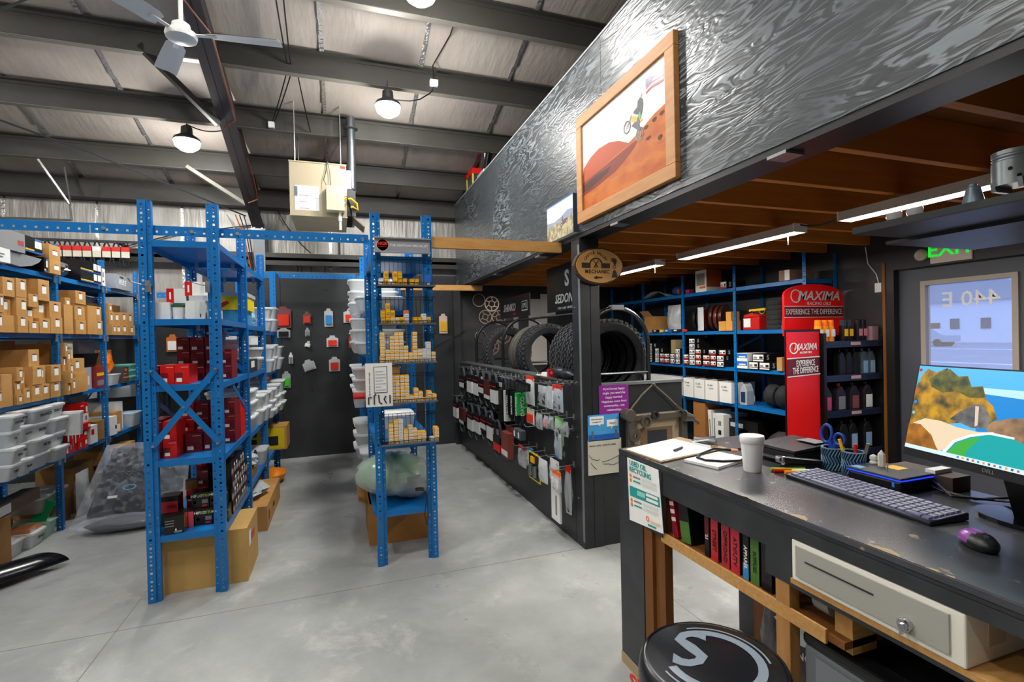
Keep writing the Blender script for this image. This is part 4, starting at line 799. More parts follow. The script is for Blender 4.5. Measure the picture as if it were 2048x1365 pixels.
tag(B().cyl((-.95, 3.79, Ze+.2005), (-.95, 3.79, Ze+.26), .035, n=20).obj('tape_roll', mat('brown_tape', '#7a4a1e', .35), smooth=True), 'brown roll of tape on the red cartons, bottom shelf', 'roll')
n = 0
for ci, y0 in enumerate((3.78, 3.86, 3.94, 4.02, 4.10, 4.18, 4.26)):
    for ri in range(4 if ci not in (6, 7) else 2+(ci == 6)):
        x1 = -.71-.006*(ri % 2); z0 = Ze+ri*.085
        pack('oil_filter_box', f'black oil filter box, {ORD[ri]} up in {ORD[ci]} stack along the bottom shelf side', 'box', (x1-.1, x1, y0+.001, y0+.078, z0+.0005, z0+.0845), '+x', hb, [(.1, .9, .1, .5, mat('filter_grey', '#9a8f8c', .5)), (.1, .9, .0, .12, hred) if ci % 3 == 0 else (.1, .6, .6, .85, paper)], 'black oil filter boxes', merge=True)
tag(B().blob((-.77, 3.93, Ze+.372), (.05, .05, .03), 12, 6).obj('black_part', black, smooth=True), 'black moulded part lying on the filter boxes', 'part')
# level two: z 1.70
Zb = 1.7008
pack('white_carton', 'white open carton at the left of the second rack shelf', 'box', (-1.085, -.985, 3.57, 3.75, Zb, Zb+.105), '-y', paper, [])
pack('white_carton', 'white carton standing behind the open one, second rack shelf', 'box', (-1.11, -1.0, 3.78, 3.9, Zb, Zb+.1), '-y', paper, [])
o = tag(B().lathe([(.0, 0), (.03, 0), (.034, .09), (.036, .092)], (-.952, 3.62, Zb), 18).obj('paper_cup', paper, smooth=True), 'white paper cup with green rim on second rack shelf', 'cup'); B().lathe([(.0365, .078), (.0372, .094)], (-.952, 3.62, Zb), 18).obj('rim', mat('dark_green', '#2f5a35', .5), o)
pack('white_carton', 'cream white carton with lid, right of second rack shelf', 'box', (-.905, -.80, 3.58, 3.76, Zb, Zb+.115), '-y', mat('offwhite', '#d9d9d2', .5), [(.02, .5, .0, 1, mat('lit_white', '#e4e4de', .5)), (.75, .8, .1, .3, ink)])  # left half of the front painted lighter, as if lit
pack('white_carton', 'shallow grey white lid box lying on the cream carton', 'box', (-.89, -.79, 3.6, 3.76, Zb+.1155, Zb+.15), '-y', mat('greywhite', '#b9bdc6', .5), [])
for i, (x0, z0) in enumerate(((-1.02, .106), (-.93, .0))):
    z0 = (.1055, .1005)[i] if i == 0 else .1505
    x0 = (-1.02, -.92)[i]; bd = (x0, x0+.105, 3.64, 3.76, Zb+z0, Zb+z0+.09)
    pack('red_white_carton', f'red and white carton with white window, {("left","right")[i]} one on second rack shelf', 'box', bd, '-y', paper, [(.0, .38, .0, 1, red), (.15, .24, .25, .75, paper)], 'red and white cartons on the second rack shelf')
wc = B(); rnd = random.Random(3)
for k in range(16): wc.tube([(-.765+rnd.uniform(-.03,.03), 3.66+rnd.uniform(-.03,.03), Zb+.06+z_*.03+rnd.uniform(-.01,.01)) for z_ in range(5)], .0025, 5)
tag(wc.obj('cable_bundle', black), 'tangled bundle of black cables on the second rack shelf', 'cable'); pack('white_carton', 'small white box under the cable bundle', 'box', (-.79, -.73, 3.6, 3.72, Zb, Zb+.06), '-y', paper, [])
# second bay level two: yellow drum case with blue packs
yb = thing('yellow_case', 'yellow printed case with grey lid, second rack bay', 'case', (-.9, 4.75, 1.69)); B().box(-1.05, -.72, 4.55, 4.95, 1.815, 1.925).obj('case', mat('bright_yellow', '#f4d20a', .4), yb)
B().box(-1.06, -.71, 4.54, 4.96, 1.925, 1.955).obj('lid', mat('silver_lid', '#b8bec6', .35), yb); B().box(-1.04, -.74, 4.56, 4.94, 1.6905, 1.815).obj('base', mat('sky_blue_pack', '#3f9cc4', .3), yb)
B().prism([(-.98, 1.85), (-.9, 1.83), (-.84, 1.87), (-.86, 1.89), (-.92, 1.86), (-.97, 1.88)], 'y', 4.5485, 4.55).obj('red_swoosh', red, yb)
o = pillow('blue_bag', (-.80, 5.12, 1.845), .28, .14, .12, mat('pale_blue_bag', '#a8d4e6', .25, alpha=.85), '+x', 8, .3); tag(o, 'pale blue plastic pack beside the yellow case', 'bag')
# tubs in the rear bays
def stacks(lst, where, group):
    for ci, (x0, x1, y0, y1, zs, m) in enumerate(lst):
        for ri, (za, zb) in enumerate(zip(zs, zs[1:])):
            tubbox(f'{m[0]} tub with lid, {ORD[ri]} up in {ORD[ci]} stack, {where}', (x0, x1, y0, y1-.004, za+.0005, zb-.0005), group, bodym=m[1])
ct, gt = ('clear', tub), ('pale green', mat('pale_green_tub', '#b9d3c2', .35, alpha=.9)); mt = ('grey', mat('grey_tub', '#a8aaa6', .35))
stacks([(-1.02, -.66, 5.55, 5.8, [1.66, 1.78, 1.9], ct), (-1.02, -.66, 6.05, 6.35, [1.66, 1.8, 1.93], ct)], 'second shelf, far bay', 'tubs on the centre rack')
stacks([(-1.02, -.68, 5.0, 5.2, [1.29, 1.41, 1.5], mt), (-1.02, -.64, 5.5, 5.72, [1.24, 1.37, 1.5], ct), (-1.02, -.64, 5.8, 6.02, [1.24, 1.39, 1.52], ct), (-1.02, -.62, 6.1, 6.36, [1.24, 1.37, 1.5], ct)], 'third shelf, rear bays', 'tubs on the centre rack')
stacks([(-1.05, -.69, 4.55, 4.92, [.80, .93, 1.05, 1.15], ct), (-1.05, -.66, 4.95, 5.18, [.80, .94, 1.07], ct), (-1.05, -.64, 5.2, 5.37, [.80, .94, 1.08], ct), (-1.02, -.63, 5.5, 5.7, [.78, .87, .96, 1.08], ct), (-1.02, -.62, 5.75, 5.98, [.78, .88, .98, 1.1], ct), (-1.02, -.6, 6.05, 6.34, [.78, .88, .98, 1.12], gt)], 'fourth shelf, rear bays', 'tubs on the centre rack')
pack('black_case', 'black flat case with white label, third shelf second bay', 'box', (-1.02, -.71, 4.56, 4.98, 1.2905, 1.40), '+x', dark, [(.2, .6, .4, .9, paper)])
o = pillow('white_bag', (-.88, 4.66, 1.575), .3, .15, .14, bagw, '-y', 8, .35); tag(o, 'crumpled white plastic bag, third shelf second bay', 'bag')
o = pillow('bagged_part', (-.8, 4.72, .63), .3, .14, .2, bagw, '+x', 8, .35); tag(o, 'milky bag of parts on the bottom shelf, second bay', 'bag')
wc = B()
for k in range(7): wc.tube(arc((-.74, 4.85+.012*k, .49), .06+.006*k, -60, 220, 14, 'yz'), .004, 5)
tag(wc.obj('cable_coil', black), 'coil of black cable on the bottom shelf, second bay', 'cable')
tubbox('clear open tub on the bottom shelf, second bay', (-1.0, -.68, 5.1, 5.4, .4005, .54), haslid=False)
yc = pack('tool_carton', 'brown and yellow tool carton on the far bay bottom shelf', 'box', (-1.0, -.58, 5.95, 6.3, .3705, .62), '+x', card, [(.05, .95, .05, .95, mat('tool_yellow', '#d9b90a', .45), '-y'), (.1, .3, .6, .85, ink, '-y'), (.1, .3, .3, .5, ink, '-y'), (.5, .8, .2, .6, ink, '-y')])
for i, (bd, m_, l_) in enumerate((((-1.05, -.72, 4.5, 4.9, .4005, .47), card_d, 'dark brown flat carton at rear of bottom shelf'), ((-1.05, -.76, 4.5, 5.0, 1.69, 1.6905), card_d, ''))):
    if l_: pack('carton', l_, 'box', bd, '+x', m_, [])
# cartons under the rack
o = pack('carton', 'large tan carton on the floor under the front of the rack', 'box', (-1.108, -.6, 3.6, 4.02, .001, .345), '-y', mat('tan_carton', '#c6a05e', .7, noise=(6, '#bb9453', 3, .3, .7)), [(.25, .65, .6, .75, mat('stamp_red', '#c0392b', .5), '+x')]); B().box(-.599, -.5985, 3.66, 3.73, .2, .3).obj('sticker', paper, o); B().box(-.94, -.78, 3.7, 3.95, .3455, .346).obj('top_sticker', paper, o)
pack('carton', 'long low tan carton on the floor under the second bay', 'box', (-1.05, -.60, 4.5, 5.4, .001, .2), '-y', card, [(.1, .15, .3, .7, ink, '+x'), (.4, .5, .4, .6, ink, '+x')])
o = pillow('bubble_wrap', (-.82, 4.9, .285), .7, .07, .3, bagw, '+x', 8, .35); tag(o, 'bubble wrap spilling from the long low carton', 'wrap')
tag(B().blob((-.72, 6.0, .085), (.12, .16, .085), 12, 7, jit=.15).obj('orange_bag', mat('orange_sack', '#e8820e', .45), smooth=True), 'orange sack on the floor under the far bay', 'bag')
# hooks clamped to the rack posts
for i, (x_, sx) in enumerate(((XA+.05, -1), (XB-.06, -1))):
    t = thing('display_hook', f'metal display hook clamped to the {("left","right")[i]} front post', 'hook', (x_, 3.49, 1.9), 0, 'hooks on the front posts')
    B().box(-.012, .012, -.012, .002, -.04, .03).obj('clamp', zinc, t, rel=True); B().tube([(0, -.01, -.0), (-.02, -.06, .0), (-.055, -.1, .01), (-.065, -.11, .03)], .0035).obj('wire', zinc, t, rel=True)
# ---- packets pinned to the black back wall
def blister(x, z, w, h, mback, mfront, label, tilt=0, kind='card'):
    t = thing('blister_pack', label, 'packet', (x, 7.15, z), 0, 'packets on the back wall')
    B().cyl((0, .012, h/2-.005), (0, -.03, h/2-.005), .003, n=6).obj('hook', zinc, t, rel=True)
    B().prism([(-w/2, -h/2), (w/2, -h/2), (w/2, h/2-.025), (w*.25, h/2-.01), (w*.2, h/2+.015), (-w*.2, h/2+.015), (-w*.25, h/2-.01), (-w/2, h/2-.025)], 'y', -.012, -.009).obj('backing', mback, t, rel=True)
    B().box(-w*.36, w*.36, -.03, -.012, -h*.38, h*.16).obj('contents', mfront, t, rel=True)
    if kind == 'bag': B().box(-w*.46, w*.46, -.036, -.008, -h*.48, h*.2).obj('film', clear, t, rel=True)
    if tilt: t.rotation_euler = (0, tilt, 0)
    return t
pinkp = mat('pinkish_clear', '#8c5a5e', .2, alpha=.8); hgreen = mat('hi_green', '#3fd21c', .35); skyb = mat('sky_header', '#2f86c9', .4); rawred = mat('orange_red', '#e2371a', .4)
blister(-.70, 1.86, .19, .27, pinkp, rawred, 'red tool in a clear clamshell, leftmost on the back wall'); blister(-.70, 1.66, .16, .12, clear, black, 'black grips in a clear tray under the red tool')
blister(-.41, 1.85, .1, .15, mat('brown_card', '#7b4b40', .5), rawred, 'small brown and red card packet on the back wall'); blister(-.41, 1.66, .06, .1, clear, grey, 'tiny clear packet below the brown card'); blister(-.41, 1.50, .07, .07, bagw, white, 'small white bag tilted on the back wall', .3)
blister(-.14, 1.85, .11, .23, bagw, white, 'white tool bag with blue header on the back wall').children[1].data.materials[0] = skyb
blister(.14, 1.87, .18, .17, bagw, white, 'clear bag with red header near the spark rack').children[1].data.materials[0] = rawred
blister(-.1, 1.53, .15, .14, bagw, white, 'clear bag with orange header, middle of back wall').children[1].data.materials[0] = rawred
blister(.17, 1.53, .12, .17, rawred, grey, 'red blister card near the spark rack'); blister(-.08, 1.22, .14, .18, bagw, white, 'clear bag with orange header, lower back wall').children[1].data.materials[0] = rawred
blister(-.40, 1.22, .15, .13, bagw, bagw, 'white folded packet tilted on the lower back wall', -.3); blister(-.62, 1.32, .05, .13, paper, grey, 'narrow white packet on the lower back wall'); blister(-.68, 1.04, .1, .2, clear, hgreen, 'green grips in clear pack, lower back wall')
blister(.2, 1.15, .2, .3, mat('smoke_clear', '#39424a', .2, alpha=.8), black, 'black part in smoked clamshell near the spark rack'); blister(-.9, 1.0, .06, .16, rawred, dred, 'narrow red packet partly behind the left rack')
o = blister(1.42, 1.75, .12, .27, mat('cream_red_card', '#d9c3ba', .5), yellow, 'white card with a yellow tube beside the black corner post'); blister(1.19, 1.76, .1, .24, paper, black, 'white card with a black ring beside the spark rack')
# packets behind the left rack
for i, (x_, z, w, h, mb, mf, l_) in enumerate(((-1.95, 1.55, .13, .2, mat('orange_card', '#c9713a', .5), paper, 'orange and white card packet behind the left rack'), (-1.72, 1.55, .15, .2, bagw, rawred, 'clear bag with red print behind the left rack, left'), (-1.5, 1.53, .2, .22, bagw, rawred, 'clear bag with red print behind the left rack, middle'), (-1.3, 1.53, .18, .22, bagw, rawred, 'clear bag with red print behind the left rack, right'), (-1.02, 1.55, .18, .3, bagw, white, 'white plastic bag hanging behind the left rack'))):
    blister(x_, z, w, h, mb, mf, l_)
sh = thing('work_bench', 'low black bench with clutter behind the left rack', 'bench', (-1.7, 6.9, 0)); B().box(-2.05, -1.2, 6.75, 7.15, 1.22, 1.25).obj('top', dark, sh)
for xx in (-2.02, -1.25): B().box(xx-.02, xx+.02, 6.78, 6.82, 0, 1.22).obj('leg', dark, sh); B().box(xx-.02, xx+.02, 7.1, 7.14, 0, 1.22).obj('leg', dark, sh)
# ---- label and lamp helper things on rack
tag(B().box(.5, .5001, 0, 0, 0, 0).obj('x', blue), 'x', 'x') if 0 else None
# ================================================================== SPARK PLUG RACK: CONTENTS
blk = mat('black_wire', '#15161a', .4, .3)
SPZ = [1.905, 1.648, 1.388, 1.122, .848]
for k, z in enumerate(SPZ):
    t = thing('wire_basket', f'black wire display basket, {ORD[k]} from the top of the spark plug rack', 'basket', (.42, 3.43, z), 0, 'wire baskets on the spark plug rack')
    x0, x1, yf, yk, h = -.18, .20, -.07, .045, .19; b_ = B()
    for yy in (yf, yk, -.04, -.01, .02): b_.beam((x0, yy, -.004), (x1, yy, -.004), .004, .004)
    for zz in (.0, .02, h-.02, h): b_.beam((x0, yk, zz), (x1, yk, zz), .003, .003)
    for zz in (0, .022): b_.beam((x0, yf, zz), (x1, yf, zz), .003, .003)
    for zz in (0, h): b_.beam((x0, yf if zz == 0 else -.03, zz), (x0, yk, zz), .003, .003); b_.beam((x1, yf if zz == 0 else -.03, zz), (x1, yk, zz), .003, .003)
    b_.obj('frame', blk, t, rel=True); b_ = B()
    for i in range(14): xx = x0+(x1-x0)*i/13; b_.beam((xx, yk, 0), (xx, yk, h), .0026, .0026); b_.beam((xx, yf, 0), (xx, yf, .024), .0026, .0026); b_.beam((xx, yf, -.003), (xx, yk, -.003), .0026, .0026)
    o = b_.obj('wires', blk, t, rel=True); o['kind'] = 'stuff'
    B().box(x0, x1, yf-.003, yf-.001, -.006, .006).obj('price_rail', steel, t, rel=True)
spy = mat('plug_yellow', '#f0b01e', .45); spw = mat('plug_white', '#e9e7de', .45); spg = mat('plug_grey', '#c9cbd0', .45); spo = mat('plug_orange', '#ee6a14', .45); spb = mat('plug_tan', '#c9b184', .5); goldm = mat('plug_gold', '#c9981c', .4)
def plugmesh(w, h, side, face):
    b_ = B().box(0, w, 0, .075, 0, h); b_.poly([(w*.06, -.0006, h*.14), (w*.94, -.0006, h*.14), (w*.94, -.0006, h*.72), (w*.06, -.0006, h*.72)], 1)
    b_.poly([(w*.15, -.001, h*.35), (w*.85, -.001, h*.35), (w*.85, -.001, h*.5), (w*.15, -.001, h*.5)], 2); return b_.mesh('spark_plug_box', [side, face, grey])
flat = {c: plugmesh(.0285, .0225, m1, m2) for c, m1, m2 in (('y', spy, spw), ('w', spg, spw), ('o', spo, spo), ('t', spb, spw))}
tall = {c: plugmesh(.0275, .046, m1, m2) for c, m1, m2 in (('y', spy, goldm), ('w', spg, spw), ('g', goldm, spy))}
GRP = 'spark plug boxes'
cname = {'y': 'yellow and white', 'w': 'grey white', 'o': 'orange', 't': 'tan', 'g': 'gold'}
def plugcol(x, row, col, spec):
    z = SPZ[row]+.0002
    for i, (kind, c) in enumerate(spec):
        me = (flat if kind == 'f' else tall)[c]; o = inst(me, 'spark_plug_box', None, (x, 3.362+random.uniform(0, .006), z), (0, 0, random.uniform(-.03, .03)))
        tag(o, f'{cname[c]} spark plug box, {ORD[i]} up in {ORD[col]} column, {ORD[row]} basket', 'box', GRP); z += (.0231 if kind == 'f' else .0466)
F = lambda n, c='y': [('f', c)]*n
R1 = [(.252, [('t','w')]), (.284, [('t','y')]*2), (.312, [('f','w')]), (.342, [('t','y')]*2), (.373, [('t','g')]*2), (.404, [('t','g')]), (.452, [('t','g')]), (.483, [('t','g')])]
R2 = [(.259, [('t','g')]*2), (.289, [('t','y')]*3), (.319, F(2)+[('t','y')]), (.349, F(2)), (.38, [('t','y')]), (.409, F(3,'w')+F(1,'o')), (.468, [('t','g')]), (.497, [('t','g')]), (.526, F(3,'w')), (.556, [('t','y')])]
R3 = [(x, F(n, c)) for x, n, c in zip((.248,.28,.31,.34,.37,.40,.431,.461,.491,.521,.551,.583), (9,4,8,9,9,5,3,9,4,4,6,3), 'yyyyyyyyywwy')]
R4 = [(x, F(n, c)) for x, n, c in zip((.248,.278,.308,.338,.371,.401,.431,.461,.491,.522,.551,.583), (6,7,8,8,8,8,2,4,3,1,3,2), 'y'*12)]
R5 = [(x, F(n, c)) for x, n, c in zip((.291,.324,.354,.387,.419,.447,.477,.507,.565,.594), (6,7,7,4,5,4,3,3,1,4), 'yywytyyywy')]
for row, R_ in enumerate((R1, R2, R3, R4, R5)):
    for col, (x, spec) in enumerate(R_): plugcol(x, row, col, spec)
pack('blue_box', 'small blue box at the right of the top spark plug basket', 'box', (.556, .59, 3.365, 3.42, SPZ[0]+.0002, SPZ[0]+.075), '-y', mat('royal', '#2f63c0', .4), [(.2, .8, .1, .3, paper)])
hs = thing('header_sign', 'grey header sign with red round logo reading the ignition specialist', 'sign', (.42, 3.44, 2.14))
B().box(.232, .605, 3.455, 3.47, 2.142, 2.232).obj('panel', mat('sign_grey', '#8f9298', .4), hs); B().box(.228, .609, 3.44, 3.475, 2.232, 2.24).box(.228, .609, 3.44, 3.475, 2.136, 2.142).obj('rail', mat('rail_alu', '#c2c4c6', .3, .6), hs)
B().lathe([(0, 3.4535), (.04, 3.4535), (.04, 3.455)], (.285, 0, 2.187), 28, 0, 'y').obj('logo_disc', paper, hs)
B().lathe([(.034, 3.4525), (.038, 3.4525)], (.285, 0, 2.187), 28, 0, 'y').obj('logo_ring', rawred, hs); text('NGK', .03, rawred, hs, (.285, 3.4515, 2.196), bold=.03); text('SPARK PLUGS', .009, rawred, hs, (.285, 3.4515, 2.175)); text('THE IGNITION SPECIALIST', .021, paper, hs, (.462, 3.454, 2.187), bold=.01, spacing=1.05)
sg = thing('cap_chart', 'white spark plug resistor cap chart sign on the rack post', 'sign', (.232, 3.35, 1.10)); B().box(.148, .318, 3.345, 3.352, 1.11, 1.394).obj('board', paper, sg)
B().box(.2, .285, 3.342, 3.345, 1.2, 1.372).obj('chart_frame', mat('chart_blue', '#4a4f63', .5), sg); B().box(.204, .281, 3.3405, 3.342, 1.204, 1.368).obj('chart_paper', paper, sg)
for k in range(7): B().box(.21, .215+random.choice((.03, .045, .06)), 3.3395, 3.3405, 1.215+k*.02, 1.222+k*.02).obj('chart_line', mat('chart_grey', '#b4bcc2', .6), sg)
text('Spark plug resistor caps', .016, grey, sg, (.172, 3.344, 1.26), (math.pi/2, -math.pi/2, 0))
for i, pts in enumerate((((.165, .0), (.165, .045), (.185, .045)), ((.2, -.002), (.2, .055), (.212, .065)), ((.228, .06), (.232, .01), (.25, 0)), ((.275, .05), (.262, .03), (.278, .0)), ((.3, .0), (.3, .055)))):
    B().tube([(x_, 3.343, 1.128+z_) for x_, z_ in pts], .0045, 5).obj('cap_drawing', dark, sg)
B().tube([(.234, 3.343, 1.394), (.234, 3.345, 1.405), (.232, 3.42, 1.41), (.225, 3.478, 1.41)], .002).obj('hook', black, sg)
# rear bays: tubs that stick out into the aisle
def stack2(lst, where):
    for ci, (x0, x1, y0, y1, zs) in enumerate(lst):
        for ri, (za, zb) in enumerate(zip(zs, zs[1:])): tubbox(f'clear tub with white lid, {ORD[ri]} up in {ORD[ci]} stack, {where}', (x0, x1, y0, y1-.004, za+.0005, zb-.0005), 'tubs on the spark plug rack')
stack2([(.13, .56, 4.5, 4.9, [1.80, 1.93]), (.08, .56, 4.95, 5.35, [1.80, 1.91, 2.02, 2.13])], 'upper shelf behind spark plugs'); stack2([(.12, .56, 4.52, 4.9, [1.42, 1.53, 1.64]), (.09, .56, 4.95, 5.35, [1.42, 1.54, 1.65, 1.76])], 'middle shelf behind spark plugs')
stack2([(.11, .56, 5.5, 5.9, [1.80, 1.92, 2.03]), (.1, .56, 5.95, 6.34, [1.80, 1.92, 2.03])], 'upper shelf at far end'); stack2([(.1, .56, 5.5, 5.9, [1.42, 1.53, 1.64, 1.76]), (.1, .56, 5.95, 6.34, [1.42, 1.53, 1.64])], 'middle shelf at far end')
stack2([(.1, .56, 4.95, 5.35, [.95, 1.06, 1.17, 1.28]), (.09, .56, 5.5, 5.9, [.95, 1.06, 1.17, 1.28]), (.1, .56, 4.95, 5.35, [.40, .52, .64, .76]), (.12, .56, 5.5, 5.9, [.40, .52, .64])], 'lower shelves behind spark plugs')
pack('carton', 'brown carton edge behind the white chart sign', 'box', (.215, .5, 4.55, 4.9, .9505, 1.3), '-y', card, []); tubbox('clear tub with red lid behind the white chart sign', (.1, .2, 4.55, 4.9, .9505, 1.05), lidm=red)
tubbox('white lidded clear tub on the shelf above the green bag', (.14, .5, 4.5, 4.9, .4005, .56)); tubbox('clear tub on the blue shelf below the spark plugs, rear', (.3, .56, 4.0, 4.35, .8325, .95))
# lower shelf: clear sack with green cloth, tub and red part
bagm = mat('sack_film', '#d3dbd8', .16, alpha=.42, bump=(12, .6)); cloth = mat('green_cloth', '#7fb87f', .6, bump=(10, .4)); 
sk = thing('plastic_sack', 'clear drawstring sack with green cloth on the lower blue shelf', 'bag', (.38, 3.8, .366))
B().blob((.34, 3.92, .53), (.24, .22, .13), 24, 12, jit=.05).obj('green_cloth', cloth, sk, True); B().blob((.47, 3.74, .45), (.13, .12, .075), 18, 8, jit=.08).obj('grey_cloth', mat('grey_cloth', '#8f9694', .6), sk, True); B().blob((.36, 3.87, .53), (.28, .30, .148), 28, 14, jit=.07).obj('film', bagm, sk, True)
B().tube([(.47, 3.475, .5), (.5, 3.462, .505), (.52, 3.468, .5)], .012, 8).obj('drawstring', black, sk, True); B().tube([(.52, 3.465, .5), (.545, 3.455, .45), (.525, 3.452, .33), (.54, 3.45, .25), (.55, 3.45, .3), (.548, 3.455, .45), (.57, 3.46, .5), (.6, 3.463, .47)], .003, 5).obj('cord', black, sk, True)
tubbox('white tub with lid behind the sack, lower blue shelf', (.28, .54, 4.2, 4.4, .3665, .62), bodym=mat('white_tub', '#dfe2e2', .35)); tag(B().prism([(.55, .6), (.61, .62), (.61, .72), (.59, .72)], 'y', 4.18, 4.3).obj('red_part', red), 'red plastic part beside the white tub, lower blue shelf', 'part').location.z -= .233
cb = thing('carton', 'open brown carton on the floor under the spark plug rack', 'box', (.4, 4.05, 0)); cm = mat('brown_carton', '#a9773a', .7, noise=(6, '#9d6d33', 3, .3, .7))
B().box(.17, .62, 3.86, 3.87, .001, .31).obj('front_panel', cm, cb); B().box(.17, .18, 3.87, 4.36, .001, .31).obj('side_panel', cm, cb); B().box(.61, .62, 3.87, 4.36, .001, .31).obj('side_panel', cm, cb); B().box(.18, .61, 4.35, 4.36, .001, .31).obj('back_panel', cm, cb); B().box(.18, .61, 3.87, 4.35, .001, .01).obj('bottom', cm, cb)
B().beam((.17, 4.1, .30), (.10, 4.1, .345), .44, .006).obj('flap', cm, cb)
# ================================================================== PARTITION WALL: BELTS AND PACKETS
def hook(y, z, label, L=.16): 
    t = thing('peg_hook', label, 'hook', (XM, y, z), 0, 'peg hooks on the partition'); B().box(-.006, -.0, -.012, .012, -.02, .025).obj('plate', zinc, t, rel=True)
    B().tube([(-.004, 0, 0), (-L+.02, 0, -.004), (-L, 0, 0), (-L-.015, 0, .022)], .0032).obj('wire', zinc, t, rel=True); return t
def belt_mesh(w, h, t=.012):
    b_ = B(); n = 26; lo = []; li = []
    for i in range(n):
        a = 2*math.pi*i/n; sx = math.copysign(abs(math.cos(a))**.8, math.cos(a)); lo.append((sx*w/2, math.sin(a)*h/2)); li.append((sx*(w/2-.007), math.sin(a)*(h/2-.007)))
    vs = [(-t, p[0], p[1]) for p in lo]+[(t, p[0], p[1]) for p in lo]+[(-t, p[0], p[1]) for p in li]+[(t, p[0], p[1]) for p in li]
    fs = []
    for i in range(n): j = (i+1) % n; fs += [(i, j, n+j, n+i), (2*n+i, 3*n+i, 3*n+j, 2*n+j), (i, 2*n+i, 2*n+j, j), (n+i, n+j, 3*n+j, 3*n+i)]
    return b_.add(vs, fs).mesh('belt', BELTR, True)
BELTR = mat('belt_rubber', '#3d4045', .42)
BM = [belt_mesh(.22, .38), belt_mesh(.25, .43), belt_mesh(.27, .47)]
beltlab = mat('belt_label_white', '#dcdcd8', .5); beltblk = mat('belt_card_black', '#131417', .4); maroonb = mat('belt_maroon', '#5b2320', .5)
def belt(y, ztop, sz, style, label, xo=.07, half=1):
    w, h = ((.22, .38), (.25, .43), (.27, .47))[sz]; t = thing('drive_belt', label, 'belt', (XM-xo, y, ztop-h), 0, 'drive belts on the partition')
    inst(BM[sz], 'belt', t, (0, 0, h/2)); c = h*.5
    st = {0: [(beltblk, -.09, .09), (beltlab, -.06, -.0), (red, .03, .04)], 1: [(beltlab, -.12, .02), (beltblk, .02, .1), (red, .05, .058)], 2: [(beltblk, -.16, .12), (beltlab, .05, .1)], 3: [(maroonb, -.1, .1), (beltlab, -.1, -.06)], 4: [(red, -.13, -.05), (beltblk, -.05, .02)]}[style]
    for m, a, b__ in st: B().box(-.016-.001*st.index((m, a, b__)), .014, -w/2-.002, w/2+.002, c+a, c+b__).obj('card_sleeve', m, t, rel=True)
    return t
n1 = [(6.36, 1.175, 1, 0), (5.95, 1.18, 0, 1), (5.66, 1.18, 0, 1), (5.42, 1.17, 0, 0), (5.18, 1.17, 0, 3), (4.94, 1.17, 0, 1)]
n2 = [(6.8, .75, 0, 1), (6.42, .73, 1, 3), (5.97, .74, 1, 1), (5.65, .76, 1, 1), (5.36, .77, 0, 0), (5.11, .76, 0, 1), (4.86, .70, 0, 4)]
for i, (y, z, s, st) in enumerate(n1):
    hook(y, z-.012, f'chrome peg hook, {ORD[i]} from the far end, top belt row'); belt(y, z, s, st, f'looped drive belt nearest the aisle, {ORD[i]} from far end, top row', .13); belt(y, z-.004, s, (st+1) % 3, f'looped drive belt nearest the wall, {ORD[i]} from far end, top row', .06)
for i, (y, z, s, st) in enumerate(n2):
    hook(y, z-.012, f'chrome peg hook, {ORD[i]} from the far end, second belt row'); belt(y, z, s, st, f'looped drive belt nearest the aisle, {ORD[i]} from far end, second row', .13); belt(y, z-.004, s, (st+2) % 3, f'looped drive belt nearest the wall, {ORD[i]} from far end, second row', .06)
# big boxed belts with printed spines
dz = mat('dayco_white', '#d9d9d4', .5)
for i, (y, w, z0, z1, m, txt_) in enumerate(((4.75, .12, .70, 1.02, beltblk, ''), (4.62, .04, .72, 1.02, beltlab, ''), (4.53, .07, .80, 1.04, beltblk, 'DAYCO'), (4.40, .07, .82, 1.03, beltblk, 'DAYCO'), (4.27, .07, .83, 1.03, green, 'DAYCO'))):
    t = thing('boxed_belt', ['black boxed belt with white strip, biggest on the partition', 'white boxed belt spine beside the big black one', 'black DAYCO boxed belt, left of two', 'black DAYCO boxed belt, right of two', 'green DAYCO boxed belt on the partition'][i], 'belt', (XM-.08, y, z0), 0, 'boxed belts')
    inst(BM[1], 'belt', t, (0, 0, z1-z0-.09), scale=(1, max(.25, w*.95/.25), 1)); B().box(-.05, .05, -w/2, w/2, 0, z1-z0).obj('box', m, t, rel=True)
    if txt_: text(txt_, .05, dz, t, (-.0515, 0, (z1-z0)*.4), (math.pi/2, -math.pi/2, -math.pi/2), rel=True, bold=.02); text(txt_, .05, dz, t, (0, -w/2-.0015, (z1-z0)*.4), (math.pi/2, -math.pi/2, 0), rel=True, bold=.02)
    hook(y, 1.155, f'chrome peg hook above the boxed belts, {ORD[i]} from left')
# packets: y, ztop, w, h, kind
def hang(y, zt, w, h, label, back, front=None, film=None, x=.07, cat='packet', hdr=None):
    t = thing('hanging_packet', label, cat, (XM-x, y, zt-h), 0, 'packets on the partition'); hook(y, zt+.008, 'chrome peg hook holding the '+' '.join(label.split()[:6]), .12+x*.3)
    if back: B().box(-.002, .002, -w/2, w/2, 0, h-.005).obj('card', back, t, rel=True)
    if front: B().box(-.018, -.002, -w*.34, w*.34, h*.12, h*.6).obj('contents', front, t, rel=True)
    if film: pillow('film', (XM-x, y, zt-.02), w, h-.02, .05, film, '-x', 8, .3, 1.05, parent=t)
    if hdr: B().box(-.006, .006, -w*.42, w*.42, h-.05, h).obj('header', hdr, t, rel=True)
    return t
hang(4.06, 1.2, .2, .25, 'crumpled clear bag with red tag on the partition', None, None, bagw, hdr=rawred)
gp = thing('handlebar_grips', 'four black rubber grips on a hanging bar', 'grips', (XM-.14, 4.05, 1.08), 0); 
